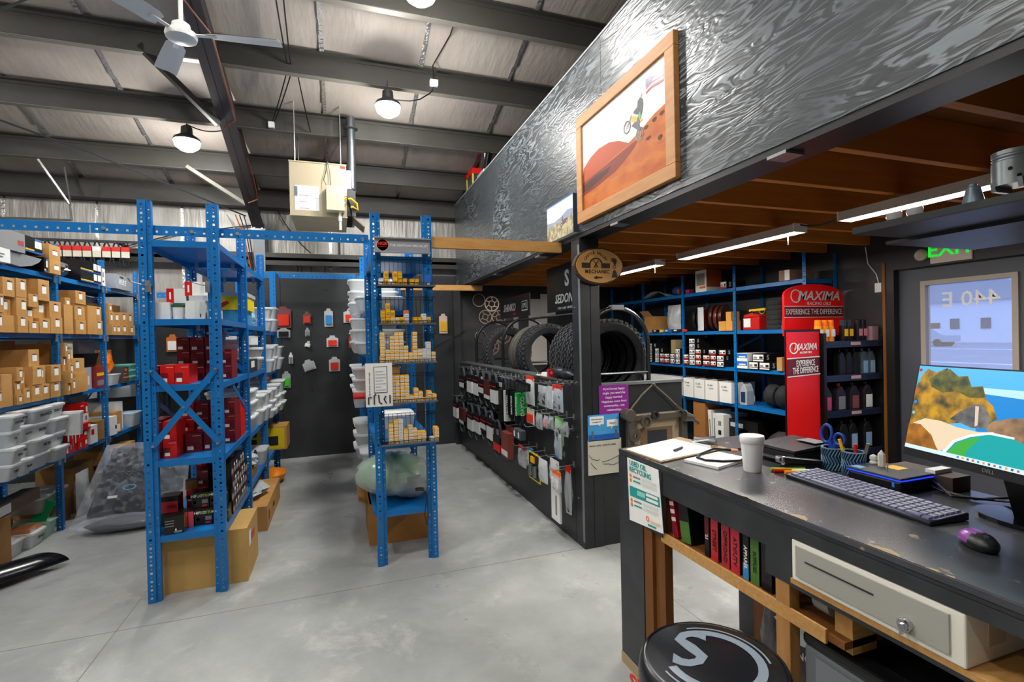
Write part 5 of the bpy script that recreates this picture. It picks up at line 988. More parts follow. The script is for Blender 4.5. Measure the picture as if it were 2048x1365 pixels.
for k in range(4): B().cyl((0, -.12+.08*k, 0), (0, -.12+.08*k, .05), .022, n=14).obj('grip', rubber, gp, True, rel=True)
B().beam((0, -.16, .055), (0, .16, .075), .02, .02).obj('bar', black, gp, rel=True)
hang(3.77, 1.16, .2, .19, 'clear bag with dark parts inside, top row', None, dark, clear); hang(3.62, 1.17, .1, .2, 'narrow clear bag beside the dark parts', None, None, clear); hang(3.51, 1.17, .12, .15, 'red header packet with white tool, top row', paper, None, None, hdr=rawred)
hang(3.40, 1.18, .16, .2, 'pale blue plastic bag with red valve, near end of top row', None, mat('brass', '#8a6a2a', .35, .6), mat('bluish_bag', '#c3d4e2', .2, alpha=.7), .1, hdr=rawred)
hang(4.06, .92, .17, .14, 'white and yellow packet with red part, middle row', mat('white_yellow', '#e6e2d0', .5), rawred, None); hang(3.86, .92, .13, .15, 'clear packet with grey part, middle row, first', None, grey, clear); hang(3.71, .92, .08, .12, 'clear packet with red stripe part, middle row', None, rawred, clear); hang(3.61, .93, .08, .12, 'clear packet with steel part, middle row', None, steel, clear)
hang(3.46, .93, .15, .21, 'bright green backed clear packet, middle row', mat('lime_card', '#58c832', .4), dark, clear); hang(3.34, .93, .07, .13, 'clear packet beside the green backed one', None, steel, clear)
pl = hang(3.37, .84, .1, .2, 'blue handled pliers in clear wrap, near end', None, None, clear, .12, 'pliers'); tl = mat('teal_grip', '#1f78a8', .35)
for s in (-1, 1): B().tube([(-.01, s*.008, .15), (-.01, s*.024, .1), (-.01, s*.02, .03), (-.01, s*.012, .0)], .006, 8).obj('handle', tl, pl, True, rel=True)
B().box(-.016, -.006, -.012, .012, .14, .19).obj('jaw', steel, pl, rel=True)
hang(4.3, .54, .2, .19, 'clear bag with bright red header, bottom row', None, None, bagw, hdr=rawred); hang(4.1, .56, .17, .17, 'clear bag with blue and red header, bottom row', None, None, bagw, hdr=skyb)
yt = hang(3.92, .56, .26, .24, 'yellow bordered black tool card, bottom row', mat('tool_card_yellow', '#e6cf0a', .45), None, None, .1); B().box(-.004, -.002, -.118, .118, .012, .222).obj('panel', beltblk, yt, rel=True); B().box(-.014, -.004, -.02, .06, .15, .2).obj('badge', yellow, yt, rel=True)
for dy in (-.05, .05): B().cyl((-.014, dy, .04), (-.014, dy, .13), .024, n=12).obj('socket', steel, yt, True, rel=True)
hang(3.68, .58, .18, .2, 'silvery crumpled bag, bottom row', None, None, bagw, .12); hang(3.52, .61, .17, .22, 'pale clear bag, bottom row near end', None, None, bagw, .09)
lw = thing('long_packet', 'long white packet hanging almost to the floor', 'packet', (XM-.08, 3.53, .11)); B().box(-.004, .012, -.08, .08, 0, .30).obj('card', paper, lw, rel=True); B().box(-.006, -.004, -.03, .0, .05, .2).obj('print', mat('print_lightgrey', '#8f8f8f', .6), lw, rel=True); B().box(-.003, .011, -.07, .07, .3, .42).obj('film', bagw, lw, rel=True)
hang(3.42, .53, .17, .14, 'clear bag with orange tag, bottom row near end', None, paper, clear, .12, hdr=orange)
hs_ = hang(3.36, .57, .09, .35, 'long clear bag with red header and black hose', None, None, clear, .05, hdr=red); B().tube([(-.006, .0, .22), (-.006, .025, .17), (-.006, -.02, .1), (-.006, .015, .05), (-.006, -.02, .02)], .01, 8).obj('hose', black, hs_, True, rel=True)
hook(3.95, .78, 'empty chrome peg hook on the partition, middle')
rb = hang(4.52, .69, .22, .3, 'maroon printed belt carton hanging, second row', maroonb, None, None, .11); B().box(-.06, -.0025, -.1, .1, 0, .24).obj('carton', mat('maroon_carton', '#7d3a31', .45), rb, rel=True); B().box(-.0625, -.06, -.09, .09, .02, .07).obj('stripe', beltlab, rb, rel=True)
gg = thing('rubber_mounts', 'two grey rubber mounts hanging beside the maroon carton', 'part', (XM-.12, 4.22, .62)); 
for s in (-1, 1): B().box(-.03, .03, s*.055-.04, s*.055+.04, 0, .09).obj('mount', mat('slate', '#4a4e5c', .5), gg, rel=True, bevel=.01); B().box(-.032, -.03, s*.055-.015, s*.055+.015, .02, .07).obj('tag', paper, gg, rel=True)
# on top of the partition
kp = thing('knee_guard', 'black armoured knee guard lying on the partition top', 'guard', (XM+.03, 3.6, 1.207)); gm = mat('guard_black', '#24282d', .35)
B().blob((0, .06, .046), (.05, .11, .046), 16, 8).obj('shell', gm, kp, True, rel=True); B().blob((0, -.09, .038), (.048, .12, .038), 16, 8).obj('plate', gm, kp, True, rel=True); B().box(-.052, -.04, .08, .12, .03, .05).obj('badge', rawred, kp, rel=True)
pack('red_carton', 'small red and blue carton on the partition top', 'box', (XM+.0, XM+.06, 3.78, 3.84, 1.2055, 1.27), '-x', red, [(.5, 1, .1, .9, mat('navy', '#27305e', .4))]); pack('white_carton', 'small flat white carton on the partition top', 'box', (XM+.0, XM+.08, 3.85, 3.96, 1.2055, 1.235), '-x', paper, [])
pack('leaflet', 'white leaflet on the partition top edge', 'paper', (XM-.02, XM+.08, 3.97, 4.05, 1.2055, 1.209), '-x', paper, [])
# ================================================================== TYRES AND SIGNS BEHIND THE PARTITION
def tyre_mesh(R=.31, w=.055, ri=.215, knobs=True, name='tyre'):
    b_ = B(); k = R/.31; pf = [(ri, -w*.65), (ri+.015, -w*.9), (ri+.06*k, -w), (R-.012, -w*.68), (R-.006, 0), (R-.012, w*.68), (ri+.06*k, w), (ri+.015, w*.9), (ri, w*.65), (ri+.006, w*.5), (ri+.05*k, w*.8), (R-.025, 0), (ri+.05*k, -w*.8), (ri+.006, -w*.5)]
    b_.lathe(pf, n=40, ax='y', close=True)
    if knobs:
        for i in range(38):
            for j, yy in enumerate((-.68, -.22, .22, .68)):
                a = 2*math.pi*(i+.5*(j % 2))/38; d = Vector((math.cos(a), 0, math.sin(a))); r0 = R-.014 if abs(yy) < .5 else R-.02; p = d*r0+Vector((0, yy*w*1.05, 0)); t = Vector((-math.sin(a), 0, math.cos(a)))
                b_.beam(p, p+d*.018, .022 if j % 2 else .026, .022, 1, up=(0, 1, 0))
    return b_.mesh(name, [rubber, mat('knob_rubber', '#3a3c40', .6)], True)
TY = tyre_mesh(); TYG = tyre_mesh(knobs=False); TYG.materials[0] = mat('grey_tyre', '#4d4a42', .6)
def tyre(y, label, me=TY, x=2.02, z=1.36, dark_=True, s=1):
    t = thing('tyre', label, 'tyre', (x, y, z-.31), 0, 'tyres on the rack behind the partition'); o = inst(me, 'tread', t, (0, 0, .31), (0, random.random()*6, 0)); return t
for i in range(5): tyre(3.46+.118*i, f'black knobby tyre right of the post, {ORD[i]} from the front')
for i in range(2): tyre(4.70+.118*i, f'black knobby tyre left of the post, {ORD[i]} from the front')
t = tyre(4.95, 'grey tyre with a blue stripe left of the post', TYG); B().lathe([(.25, -.058), (.262, -.056), (.262, -.052), (.25, -.054)], (0, 0, .31), 40, 0, 'y', True).obj('stripe', mat('stripe_blue', '#4a93bd', .5), t, rel=True)
t = tyre(5.07, 'bare grey tyre behind the striped one', TYG)
for i in range(2): tyre(6.0+.12*i, f'black knobby tyre far left below the sign, {ORD[i]} from the front')
tr = thing('tyre_rack', 'black and chrome tubular tyre rack behind the partition', 'rack', (2.0, 5, 0)); gun = mat('gunmetal', '#5b5f63', .25, .9)
for xx in (1.86, 2.18): B().cyl((xx, 3.36, 1.045), (xx, 6.6, 1.045), .016, n=10).obj('rail', gun, tr, True)
for yy, m_ in ((3.36, gun), (5.35, black), (6.5, black)):
    B().tube([(2.30, yy, 0), (2.30, yy, 1.46)]+arc((2.02, yy, 1.47), .28, 0, 180, 18)+[(1.74, yy, 1.46), (1.74, yy, 0)], .017, 10).obj('hoop', m_, tr, True)
    B().cyl((1.74, yy, 1.245), (2.3, yy, 1.245), .012, n=8).obj('cross_bar', m_, tr, True)
B().box(1.965, 2.075, 3.335, 3.385, 1.735, 1.775).obj('clamp', mat('clamp_grey', '#8b8f92', .4), tr, bevel=.006)
B().cyl((1.95, 3.36, 1.735), (1.95, 6.6, 1.735), .012, n=8).obj('sign_rod', gun, tr, True)
for yy in (3.36, 5.35, 6.5): B().cyl((1.95, yy, 1.735), (1.95, yy, 1.74), .02, n=8).obj('rod_joint', gun, tr)
sb = mat('sign_black', '#101214', .35); sw = mat('sign_print', '#b9c4c4', .5)
s1 = thing('tyre_sign', 'black SHINKO sign on the rod above the tyres', 'sign', (1.95, 5.5, 1.75)); B().box(1.94, 1.95, 5.0, 6.03, 1.772, 2.02).obj('board', sb, s1); text('SHINKO', .12, mat('shinko_grey', '#b7b7b7', .5), s1, (1.9385, 5.68, 1.89), FX, shear=.25, bold=.025); text('TIRES', .035, red, s1, (1.9385, 5.5, 1.81), FX)
B().box(1.937, 1.94, 5.07, 5.24, 1.835, 1.945).obj('badge', sw, s1); B().box(1.9355, 1.937, 5.08, 5.23, 1.845, 1.935).obj('badge_inner', sb, s1); text('UPS', .07, sw, s1, (1.935, 5.155, 1.89), FX, bold=.02)
s2 = thing('tyre_sign', 'black SEDONA sign partly behind the post', 'sign', (1.95, 4.0, 1.75)); B().box(1.94, 1.95, 3.55, 4.52, 1.772, 2.2).obj('board', sb, s2); text('SEDONA', .115, sw, s2, (1.9385, 4.10, 1.885), FX, shear=.25, bold=.02); text('TIRE AND WHEEL', .03, sw, s2, (1.9385, 4.10, 1.80), FX, spacing=1.5); text('S', .2, sw, s2, (1.9385, 4.06, 2.06), FX, bold=.03)
# sprockets and discs on the alcove wall
def sprocket(x, z, r, label, teeth=0, m=None, spokes=6, hub=.45):
    t = thing('sprocket', label, 'sprocket', (x, 7.16, z), 0, 'sprockets on the alcove wall'); m = m or mat('sprocket_bronze', '#9a8778', .35, .5)
    B().lathe([(r*.86, -.012), (r, -.012), (r, -.006), (r*.86, -.006)], n=32, ax='y', close=True).obj('ring', m, t, rel=True)
    if spokes:
        B().lathe([(r*hub*.75, -.012), (r*hub, -.012), (r*hub, -.006), (r*hub*.75, -.006)], n=24, ax='y', close=True).obj('hub', m, t, rel=True)
        for k in range(spokes): a = 2*math.pi*k/spokes+.3; B().beam((r*hub*.9*math.cos(a), -.009, r*hub*.9*math.sin(a)), (r*.9*math.cos(a+.25), -.009, r*.9*math.sin(a+.25)), r*.11, .006, up=(0, 1, 0)).obj('spoke', m, t, rel=True)
    B().cyl((0, -.012, r*.93), (0, 0, r*.93), .004, n=6).obj('nail', zinc, t, rel=True); return t
sprocket(1.965, 2.10, .1, 'thin plain ring on the alcove wall, upper left', spokes=0); sprocket(2.165, 2.045, .115, 'bronze brake disc on the alcove wall, highest of the spoked ones', m=mat('disc_light', '#b5a497', .3, .5)); sprocket(2.06, 1.85, .105, 'three spoke bronze sprocket on the alcove wall, middle left', spokes=4); sprocket(2.27, 1.84, .11, 'bronze disc half behind the SHINKO sign', spokes=5)
sprocket(2.14, 1.4, .13, 'large bronze sprocket seen through the far tyre', spokes=8, hub=.55); sprocket(2.34, 1.56, .12, 'bronze sprocket behind the far tyre, right', spokes=3); sprocket(1.98, 1.56, .09, 'silver toothed sprocket left of the far tyre', spokes=0, m=chrome)
tag(B().box(2.75, 3.06, 7.14, 7.16, 1.1, 2.12).box(2.95, 3.2, 7.135, 7.14, 1.85, 2.2).obj('alcove_board', mat('lit_panel', '#d9d4cd', .5)), 'white panel on the alcove wall between the two signs', 'panel')  # white board added to stand for fixture light and white-lit doors beyond
tag(B().box(2.5, 2.58, 7.14, 7.16, 1.2, 1.85).obj('white_post', mat('white_post', '#c9c2bc', .5)), 'white board strip on the alcove wall under the SHINKO sign', 'board')
# ================================================================== RIGHT SHELVING: CONTENTS
sblack = mat('tube_box_black', '#141212', .4); G_ = 'black tube boxes on the right shelving'
def sbox(y0, y1, z0, z1, label, st='w', logo=False, xf=3.985):
    pr_ = [(.06, .94, .30, .88, paper), (.1, .4, .36, .6, mat('label_grey', '#8b8b90', .6)), (.6, .88, .36, .66, ink)]
    pr_ += [(.04, .96, .04, .22, red)] if st == 'r' else [(.06, .94, .05, .2, paper)]
    o = pack('tube_box', label, 'box', (xf, xf+.26, y0, y1, z0, z1), '-x', sblack, pr_, G_, merge=True)
    if logo: text('S', (z1-z0)*.85, sw, o, (xf+.045, y0-.002, (z0+z1)/2), FY, bold=.03)
    return o
Z3 = 1.1605
cols3 = [(5.73, 5.82, 4, 'w'), (5.575, 5.665, 3, 'w'), (5.47, 5.56, 2, 'r'), (5.355, 5.465, 2, 'r'), (5.25, 5.34, 2, 'w'), (5.145, 5.235, 3, 'w'), (4.985, 5.08, 2, 'r'), (4.868, 4.975, 5, 'w'), (4.765, 4.862, 3, 'r'), (4.62, 4.735, 2, 'r'), (4.522, 4.612, 2, 'r'), (4.40, 4.51, 2, 'w')]
for ci, (y0, y1, n, st) in enumerate(cols3):
    for ri in range(n): sbox(y0, y1, Z3+.064*ri+.0003, Z3+.064*ri+.0635, f'black tube box with {"red stripe" if st == "r" else "white label"}, {ORD[ri]} up in {ORD[ci]} stack, middle shelf', st, logo=(ri == n-1 or ci in (7,)))
for i, (y0, y1) in enumerate(((4.52, 4.64), (4.37, 4.47))): sbox(y0, y1, Z3+.1285, Z3+.192, f'black tube box lying crosswise on the middle shelf stacks, {("left","right")[i]}', 'r', True)
bw = mat('tube_blue', '#2a72c8', .4)
for k in range(2): pack('tube_box', f'white and blue tube box, {("lower","upper")[k]} of two on the middle shelf', 'box', (3.985, 4.25, 4.07, 4.21, Z3+.08*k+.0003, Z3+.08*k+.0795), '-x', paper, [(0, 1, .35, .95, bw), (.2, .85, .45, .62, paper)], 'white and blue tube boxes')
sbox(3.925, 4.05, Z3+.0003, Z3+.0795, 'black tube box bottom left of the near bay trio', 'w'); sbox(3.78, 3.915, Z3+.0003, Z3+.0795, 'black tube box bottom right of the near bay trio', 'w', True); sbox(3.85, 4.0, Z3+.08, Z3+.16, 'black tube box lying on top of the near bay trio', 'w', True)
pack('carton', 'plain brown carton on end beside the near tube boxes', 'box', (3.985, 4.1, 3.64, 3.70, Z3+.0003, Z3+.13), '-x', card, [])
for i in range(4): sbox(5.83+.15*(i % 2), 5.91+.15*(i % 2), Z3+.064*(i//2)+.0003, Z3+.064*(i//2)+.0635, f'black tube box seen through the front tyre, {ORD[i]}', 'w' if i < 3 else 'r')
pack('parts_carton', 'tan small carton on top of the far tube boxes', 'box', (4.0, 4.1, 5.25, 5.34, Z3+.1285, Z3+.30), '-x', mat('kraft_pale', '#9a8a63', .6), [])
# fourth shelf: white bins
Z4 = .7705
for i, (y0, y1, a, c) in enumerate(((4.90, 5.085, '75-400', '17500-4'), (4.71, 4.885, '75-400', '1.325.500-1'), (4.495, 4.695, '75-400', '3500.5-8'), (4.285, 4.47, '75-400', '4.00/4.50-1'))):
    t = thing('parts_bin', f'white open parts bin with written number, {ORD[i]} from the far end', 'bin', (4.12, (y0+y1)/2, Z4), 0, 'white parts bins'); y0 += .003; y1 -= .003; bd = (3.975, 4.3, y0, y1, Z4, Z4+.225)
    B().box(3.975, 3.98, y0, y1, Z4, Z4+.225).obj('front', paper, t); B().box(3.98, 4.3, y0, y0+.004, Z4, Z4+.225).obj('side', paper, t); B().box(3.98, 4.3, y1-.004, y1, Z4, Z4+.225).obj('side', paper, t); B().box(3.98, 4.3, y0+.004, y1-.004, Z4, Z4+.004).obj('bottom', paper, t); B().box(3.99, 4.28, y0+.01, y1-.01, Z4+.004, Z4+.2).obj('contents', card_d, t)
    text(a, .03, mat('pencil', '#6a6a70', .7), t, (3.9735, (y0+y1)/2+.02, Z4+.17), FX); text(c, .02, MATS['pencil'], t, (3.9735, (y0+y1)/2, Z4+.135), FX)
for i in range(4): pack('parts_bin', f'white open parts bin behind the cross wall, {ORD[i]} from the near end', 'bin', (3.985, 4.3, 5.14+.2*i, 5.33+.2*i, Z4, Z4+.215), '-x', paper, [(.2, .6, .6, .7, grey)], 'white parts bins behind the cross wall')
jg = thing('oil_jug', 'white and navy oil jug on the white bin shelf', 'jug', (4.13, 4.14, Z4)); B().prism([(4.10, Z4), (4.2, Z4), (4.2, Z4+.13), (4.17, Z4+.2), (4.14, Z4+.23), (4.12, Z4+.2), (4.10, Z4+.15)], 'x', 4.0, 4.1).obj('bottle', mat('jug_grey', '#aab4bd', .35), jg, bevel=.008); B().box(3.998, 4.0, 4.12, 4.18, Z4+.03, Z4+.14).obj('label', mat('navy_label', '#20334e', .4), jg)
ST = tyre_mesh(.125, .06, .07, False, 'small_tyre')
for i, yy in enumerate((3.86, 3.72)):
    t = thing('scooter_tyre', f'small black scooter tyre standing on the shelf, {("left","right")[i]} of two', 'tyre', (4.13, yy, Z4), 0, 'small standing tyres'); inst(ST, 'tread', t, (0, 0, .125), (0, .4*i, 0))
# bottom shelf
Z5 = .1205
pack('carton', 'tall brown carton standing on the bottom right shelf', 'box', (4.02, 4.34, 4.76, 4.96, Z5, Z5+.6), '-x', mat('carton_orange', '#a9713a', .7), [])
o = pack('tube_carton', 'white flat carton leaning against the brown one', 'box', (4.04, 4.33, 4.645, 4.70, Z5, Z5+.52), '-x', paper, [(.3, .6, .2, .8, grey)]); o.rotation_euler.x = math.radians(-4); o.location.z += .003
pack('tube_carton', 'white upright carton with printed spine, bottom right shelf', 'box', (4.0, 4.33, 4.55, 4.605, Z5, Z5+.5), '-x', paper, [(.3, .6, .1, .9, grey)]); o = pack('tube_carton', 'white and black carton with round marks, bottom right shelf', 'box', (3.99, 4.33, 4.43, 4.545, Z5, Z5+.505), '-x', paper, [(.3, .7, .75, .85, grey), (.3, .7, .55, .65, ink), (.3, .7, .35, .45, grey)])
o = pack('mousse_carton', 'black carton with pink MITAS style logo, bottom right shelf', 'box', (4.06, 4.33, 4.02, 4.42, Z5, Z5+.47), '-x', sblack, [(.05, .5, .82, .92, mat('pale_print', '#c9c9cc', .5))]); B().lathe([(0, 4.0585), (.11, 4.0585)], (0, 4.2, Z5+.27), 24, 0, 'x').obj('disc', mat('mauve', '#a98f9d', .5), o); text('MITAS', .09, mat('crimson', '#b0203e', .5), o, (4.057, 4.19, Z5+.29), FX, bold=.03); o['label'] = 'black carton with mauve disc and crimson lettering, bottom right shelf'
o = tag(B().blob((4.15, 3.75, Z5+.21), (.15, .24, .21), 16, 8, jit=.08).obj('dark_sack', mat('sack_dark', '#2f2c2b', .7), smooth=True), 'dark grey sack at the near end of the bottom right shelf', 'sack')
# upper shelf: wheels, can, tyres
Z2 = 1.5605; dm = [mat('rim_brown', '#4a241f', .35, .3), black, mat('rim_red', '#683028', .35, .3)]
for i, (yy, r, mm) in enumerate(((4.99, .145, 1), (4.90, .15, 0), (4.81, .15, 2), (4.70, .155, 0), (4.625, .15, 2), (4.55, .15, 0))):
    t = thing('wheel_rim', f'{["black","brown","reddish brown","dark brown","reddish","brown"][i]} dished wheel disc on the shelf, {ORD[i]} from the far end', 'disc', (4.1, yy, Z2), 0, 'wheel discs')
    B().lathe([(.03, -.01), (.09, -.004), (r-.012, .02), (r, -.012), (r, -.02), (r-.016, -.02), (.09, -.03), (.03, -.03)], (0, 0, r), 32, 0, 'y', True).obj('disc', dm[mm], t, True, rel=True)
    B().lathe([(0, -.036), (.034, -.036), (.034, -.02)], (0, 0, r), 16, 0, 'y').obj('hub', gun, t, rel=True)
    t.rotation_euler.z = math.radians(25); t.location.x = 4.14
o = pillow('white_bag', (3.985, 4.76, Z2+.28), .1, .27, .025, bagw, '-x', 8, .3); tag(o, 'crumpled white bag hanging between the wheel discs', 'bag')
for i, (y0, y1, z0, z1) in enumerate(((4.375, 4.47, 0, .105), (4.27, 4.37, 0, .105), (4.285, 4.36, .1055, .205))): pack('amber_carton', f'plain amber carton on the upper shelf, {["bottom left","bottom right","top"][i]} of three', 'box', (3.985, 4.1, y0, y1, Z2+z0, Z2+z1), '-x', mat('amber_card', '#cf9544', .65), [], 'amber cartons')
gc = thing('fuel_can', 'red fuel can with yellow spout on the upper right shelf', 'can', (4.1, 4.03, Z2)); B().box(4.0, 4.2, 3.92, 4.14, Z2, Z2+.13).prism([(3.92, Z2+.13), (4.14, Z2+.13), (4.13, Z2+.16), (4.05, Z2+.175), (3.93, Z2+.15)], 'x', 4.005, 4.195).obj('can', mat('can_red', '#c4201c', .3), gc, bevel=.012)
B().cyl((4.1, 4.1, Z2+.165), (4.1, 4.1, Z2+.2), .018, n=14).obj('neck', black, gc); B().beam((4.1, 4.14, Z2+.205), (4.1, 3.93, Z2+.212), .03, .024).obj('spout', mat('spout_yellow', '#f0c21a', .35), gc, bevel=.004); B().box(3.996, 3.998, 4.03, 4.12, Z2+.03, Z2+.12).obj('label', paper, gc); B().tube(arc((4.09, 3.97, Z2+.2), .035, 180, 360, 8, 'yz'), .003).obj('tether', MATS['spout_yellow'], gc)
FT = B().lathe([(.045, 0), (.12, 0), (.122, .012), (.122, .034), (.12, .046), (.045, .046)], n=28, close=True).mesh('flat_tyre', rubber, True)
for k in range(6): t = thing('kart_tyre', f'small flat black tyre, {ORD[k]} up in the stack by the red display', 'tyre', (4.12, 3.78, Z2+.0485*k), 0, 'small flat tyres'); inst(FT, 'tread', t)
for k in range(3): pack('rubber_block', f'grey rubber block, {ORD[k]} up beside the tyre stack', 'block', (3.99, 4.1, 3.56-.01*k, 3.65-.008*k, Z2+.04*k, Z2+.04*k+.039), '-x', mat('block_grey', '#4d4d50', .7), [], 'rubber blocks')
o = pillow('clear_bag', (4.12, 5.42, Z2+.35), .26, .34, .12, bagw, '-x', 10, .3); tag(o, 'tall clear plastic bag standing on the upper right shelf', 'bag')
oc = thing('carton', 'open brown carton at the far end of the upper right shelf', 'box', (4.15, 5.85, Z2)); B().box(4.0, 4.3, 5.73, 5.92, Z2, Z2+.22).obj('body', card, oc); B().beam((4.0, 5.825, Z2+.22), (3.93, 5.825, Z2+.29), .19, .004).obj('flap', card, oc)
for i, (y0, y1, m_, l_) in enumerate(((5.6, 5.72, black, 'flat black bagged part on the upper right shelf'), (5.48, 5.56, yellow, 'small yellow and blue box on the upper right shelf'), (5.36, 5.46, bw, 'small blue box on the upper right shelf'), (5.16, 5.3, dark, 'flat dark pack with orange edge on the upper right shelf'))): pack('small_pack', l_, 'packet', (3.985, 4.06, y0, y1, Z2, Z2+.035), '-x', m_, [(.3, .7, .3, .8, paper)])
pack('orange_pack', 'flat orange pack under the first wheel disc', 'packet', (3.985, 4.0, 5.02, 5.09, Z2, Z2+.03), '-x', rawred, [])
# top shelf
Z1 = 2.0205
pack('big_carton', 'white carton with orange side on the top right shelf', 'box', (3.985, 4.2, 4.655, 4.84, Z1, Z1+.25), '-x', paper, [(.1, .85, .3, .85, mat('photo_grey', '#9a958e', .5)), (.4, .9, .15, .24, orange), (0, 1, .2, 1, mat('rust_orange', '#b5562a', .5), '-y')])
sbox(4.34, 4.435, Z1, Z1+.085, 'black tube box with S logo alone on the top right shelf', 'r', True)
hd = thing('blue_helmet_bag', 'blue cap shaped bag on the top right shelf', 'bag', (4.12, 5.3, Z1)); B().blob((0, 0, .067), (.1, .1, .065), 16, 8).obj('dome', mat('royal_blue_cloth', '#1d4a96', .5), hd, True, rel=True)
gf = tag(B().add([(3.97+.1*j, 5.9-.065*i, Z1+.012+.075*math.sin(math.pi*i/8)*(1-.2*j)) for j in range(3) for i in range(9)], [(j*9+i, j*9+i+1, (j+1)*9+i+1, (j+1)*9+i) for j in range(2) for i in range(8)]).obj('grey_fender', mat('pale_fender', '#8d8d90', .4), smooth=True), 'pale grey fender lying on the top right shelf', 'fender'); sm = gf.modifiers.new('thick', 'SOLIDIFY'); sm.thickness = .006
tag(B().tube([(3.98, 5.75, Z1+.03), (3.98, 5.5, Z1+.075), (3.985, 5.45, Z1+.04), (3.99, 5.42, Z1+.02)], .007).obj('silver_lever', chrome, smooth=True), 'silver bent lever on the top right shelf', 'lever')
pack('red_tag', 'dark packet with red triangle on the post, top right shelf', 'packet', (3.975, 3.985, 5.12, 5.17, Z1, Z1+.08), '-x', mat('brown_pack', '#54302c', .5), [(.2, .8, .3, .8, rawred)]); pack('magenta_box', 'small magenta box on the top right shelf', 'box', (3.985, 4.05, 4.95, 5.02, Z1, Z1+.05), '-x', mat('magenta', '#8e2f58', .4), [])
pack('roll_pack', 'white and rust wrapped pack at the near end of the top right shelf', 'packet', (3.985, 4.3, 3.54, 3.66, Z1, Z1+.1), '-x', mat('rustwrap', '#8a6a5c', .5), [(.55, 1, .02, .98, paper)])
# ================================================================== OIL DISPLAY
dsp = thing('oil_display', 'red and black oil display stand beside the door', 'display', (3.9, 3.15, 0)); dred2 = mat('display_red', '#f0100c', .35); dmar = mat('display_maroon', '#6b0d12', .4); dbk = mat('display_black', '#0e0f12', .4); dlip = mat('shelf_lip_navy', '#152138', .4)
pn = [(3.215, 2.90), (3.69, 3.005)]
def pp(u, z, off=0): x_ = pn[0][0]+(pn[1][0]-pn[0][0])*u; y_ = pn[0][1]+(pn[1][1]-pn[0][1])*u; return (x_+off*.216, y_-off*.976, z)
def pquad(u0, u1, z0, z1, m, nm, off): B().add([pp(u0,z0,off), pp(u1,z0,off), pp(u1,z1,off), pp(u0,z1,off), pp(u0,z0,off-.004), pp(u1,z0,off-.004), pp(u1,z1,off-.004), pp(u0,z1,off-.004)], [(0,1,2,3),(7,6,5,4),(0,4,5,1),(1,5,6,2),(2,6,7,3),(3,7,4,0)]).obj(nm, m, dsp)
pquad(-.03, 1.03, .0, 1.555, dbk, 'side_panel', 0); pquad(0, .97, .04, 1.535, dred2, 'red_face', .006); pquad(0, .97, 1.19, 1.335, dmar, 'band', .009); pquad(0, .97, 1.328, 1.336, paper, 'stripe', .011); pquad(0, .97, 1.188, 1.196, paper, 'stripe', .011)
ang = math.atan2(pn[1][1]-pn[0][1], pn[1][0]-pn[0][0]); RT = (math.pi/2, 0, ang)
for s_, sz, z, w_, sh_ in (('MAXIMA', .075, 1.415, 1.15, .3), ('RACING OILS', .024, 1.372, 1.2, .3), ('EXPERIENCE', .068, 1.287, .72, 0), ('THE DIFFERENCE', .068, 1.232, .72, 0)): text(s_, sz, paper, dsp, pp(.52, z, .0135), RT, wx=w_, shear=sh_, bold=.012)
B().lathe([(.036, 0), (.044, 0), (.044, .002), (.036, .002)], n=20, ax='y', close=True).obj('oval_logo', paper, dsp, rel=True).location = Vector(pp(.17, 1.41, .016))-worldpos(dsp)
hz = 3.32; hx = (3.67, 4.375); hdr = [(hx[0], 1.5), (hx[1], 1.5), (hx[1], 1.86)]+[((hx[0]+hx[1])/2+.3525*math.cos(math.radians(a)), 1.86+.10*math.sin(math.radians(a))) for a in range(15, 180, 15)]+[(hx[0], 1.86)]
B().prism(hdr, 'y', hz, hz+.02).obj('header', dred2, dsp); B().box(hx[0], hx[1], hz-.003, hz, 1.665, 1.755).obj('header_band', dmar, dsp)
for zz in (1.66, 1.757): B().box(hx[0], hx[1], hz-.004, hz-.001, zz, zz+.005).obj('header_stripe', mat('pinkstripe', '#e0b6b6', .5), dsp)
text('MAXIMA', .115, sw, dsp, (4.07, hz-.005, 1.85), FY, wx=1.15, shear=.3, bold=.015); text('RACING OILS', .04, sw, dsp, (4.07, hz-.005, 1.785), FY, wx=1.2, shear=.3); text('EXPERIENCE THE DIFFERENCE', .07, sw, dsp, (4.02, hz-.006, 1.71), FY, wx=.72)
B().lathe([(.05, 0), (.06, 0), (.06, .002), (.05, .002)], n=24, ax='y', close=True).obj('oval_logo', sw, dsp, rel=True).location = Vector((3.8, hz-.006, 1.85))-worldpos(dsp)
B().box(3.695, 3.725, 2.97, 3.31, 0, 1.52).obj('upright', dbk, dsp); B().box(4.37, 4.395, 2.97, 3.31, 0, 1.49).obj('upright', dbk, dsp); B().box(3.72, 4.375, 3.295, 3.315, 0, 1.5).obj('back', dbk, dsp)
DZ = [1.43, 1.15, .855, .52, .1]
for z in DZ:
    B().box(3.725, 4.37, 2.985, 3.295, z-.012, z).obj('shelf', dbk, dsp); B().box(3.725, 4.37, 2.972, 2.985, z-.03, z+.022).obj('shelf_lip', dlip, dsp); B().box(4.0, 4.11, 2.969, 2.972, z-.014, z+.012).obj('badge', mat('badge_pink', '#c99a96', .5), dsp)
def spray(x, y, z, body, cap, label, h=.17, mark=None):
    t = thing('spray_can', label, 'can', (x, y, z), 0, 'spray cans on the display'); B().lathe([(.0, 0), (.029, 0), (.03, .004), (.03, h*.72), (.022, h*.76)], n=20).obj('body', body, t, True, rel=True); B().lathe([(.027, h*.72), (.027, h*.98), (.02, h), (0, h)], n=20).obj('cap', cap, t, True, rel=True)
    if mark: B().box(-.02, .02, -.0315, -.029, h*.3, h*.6).obj('mark', mark, t, rel=True)
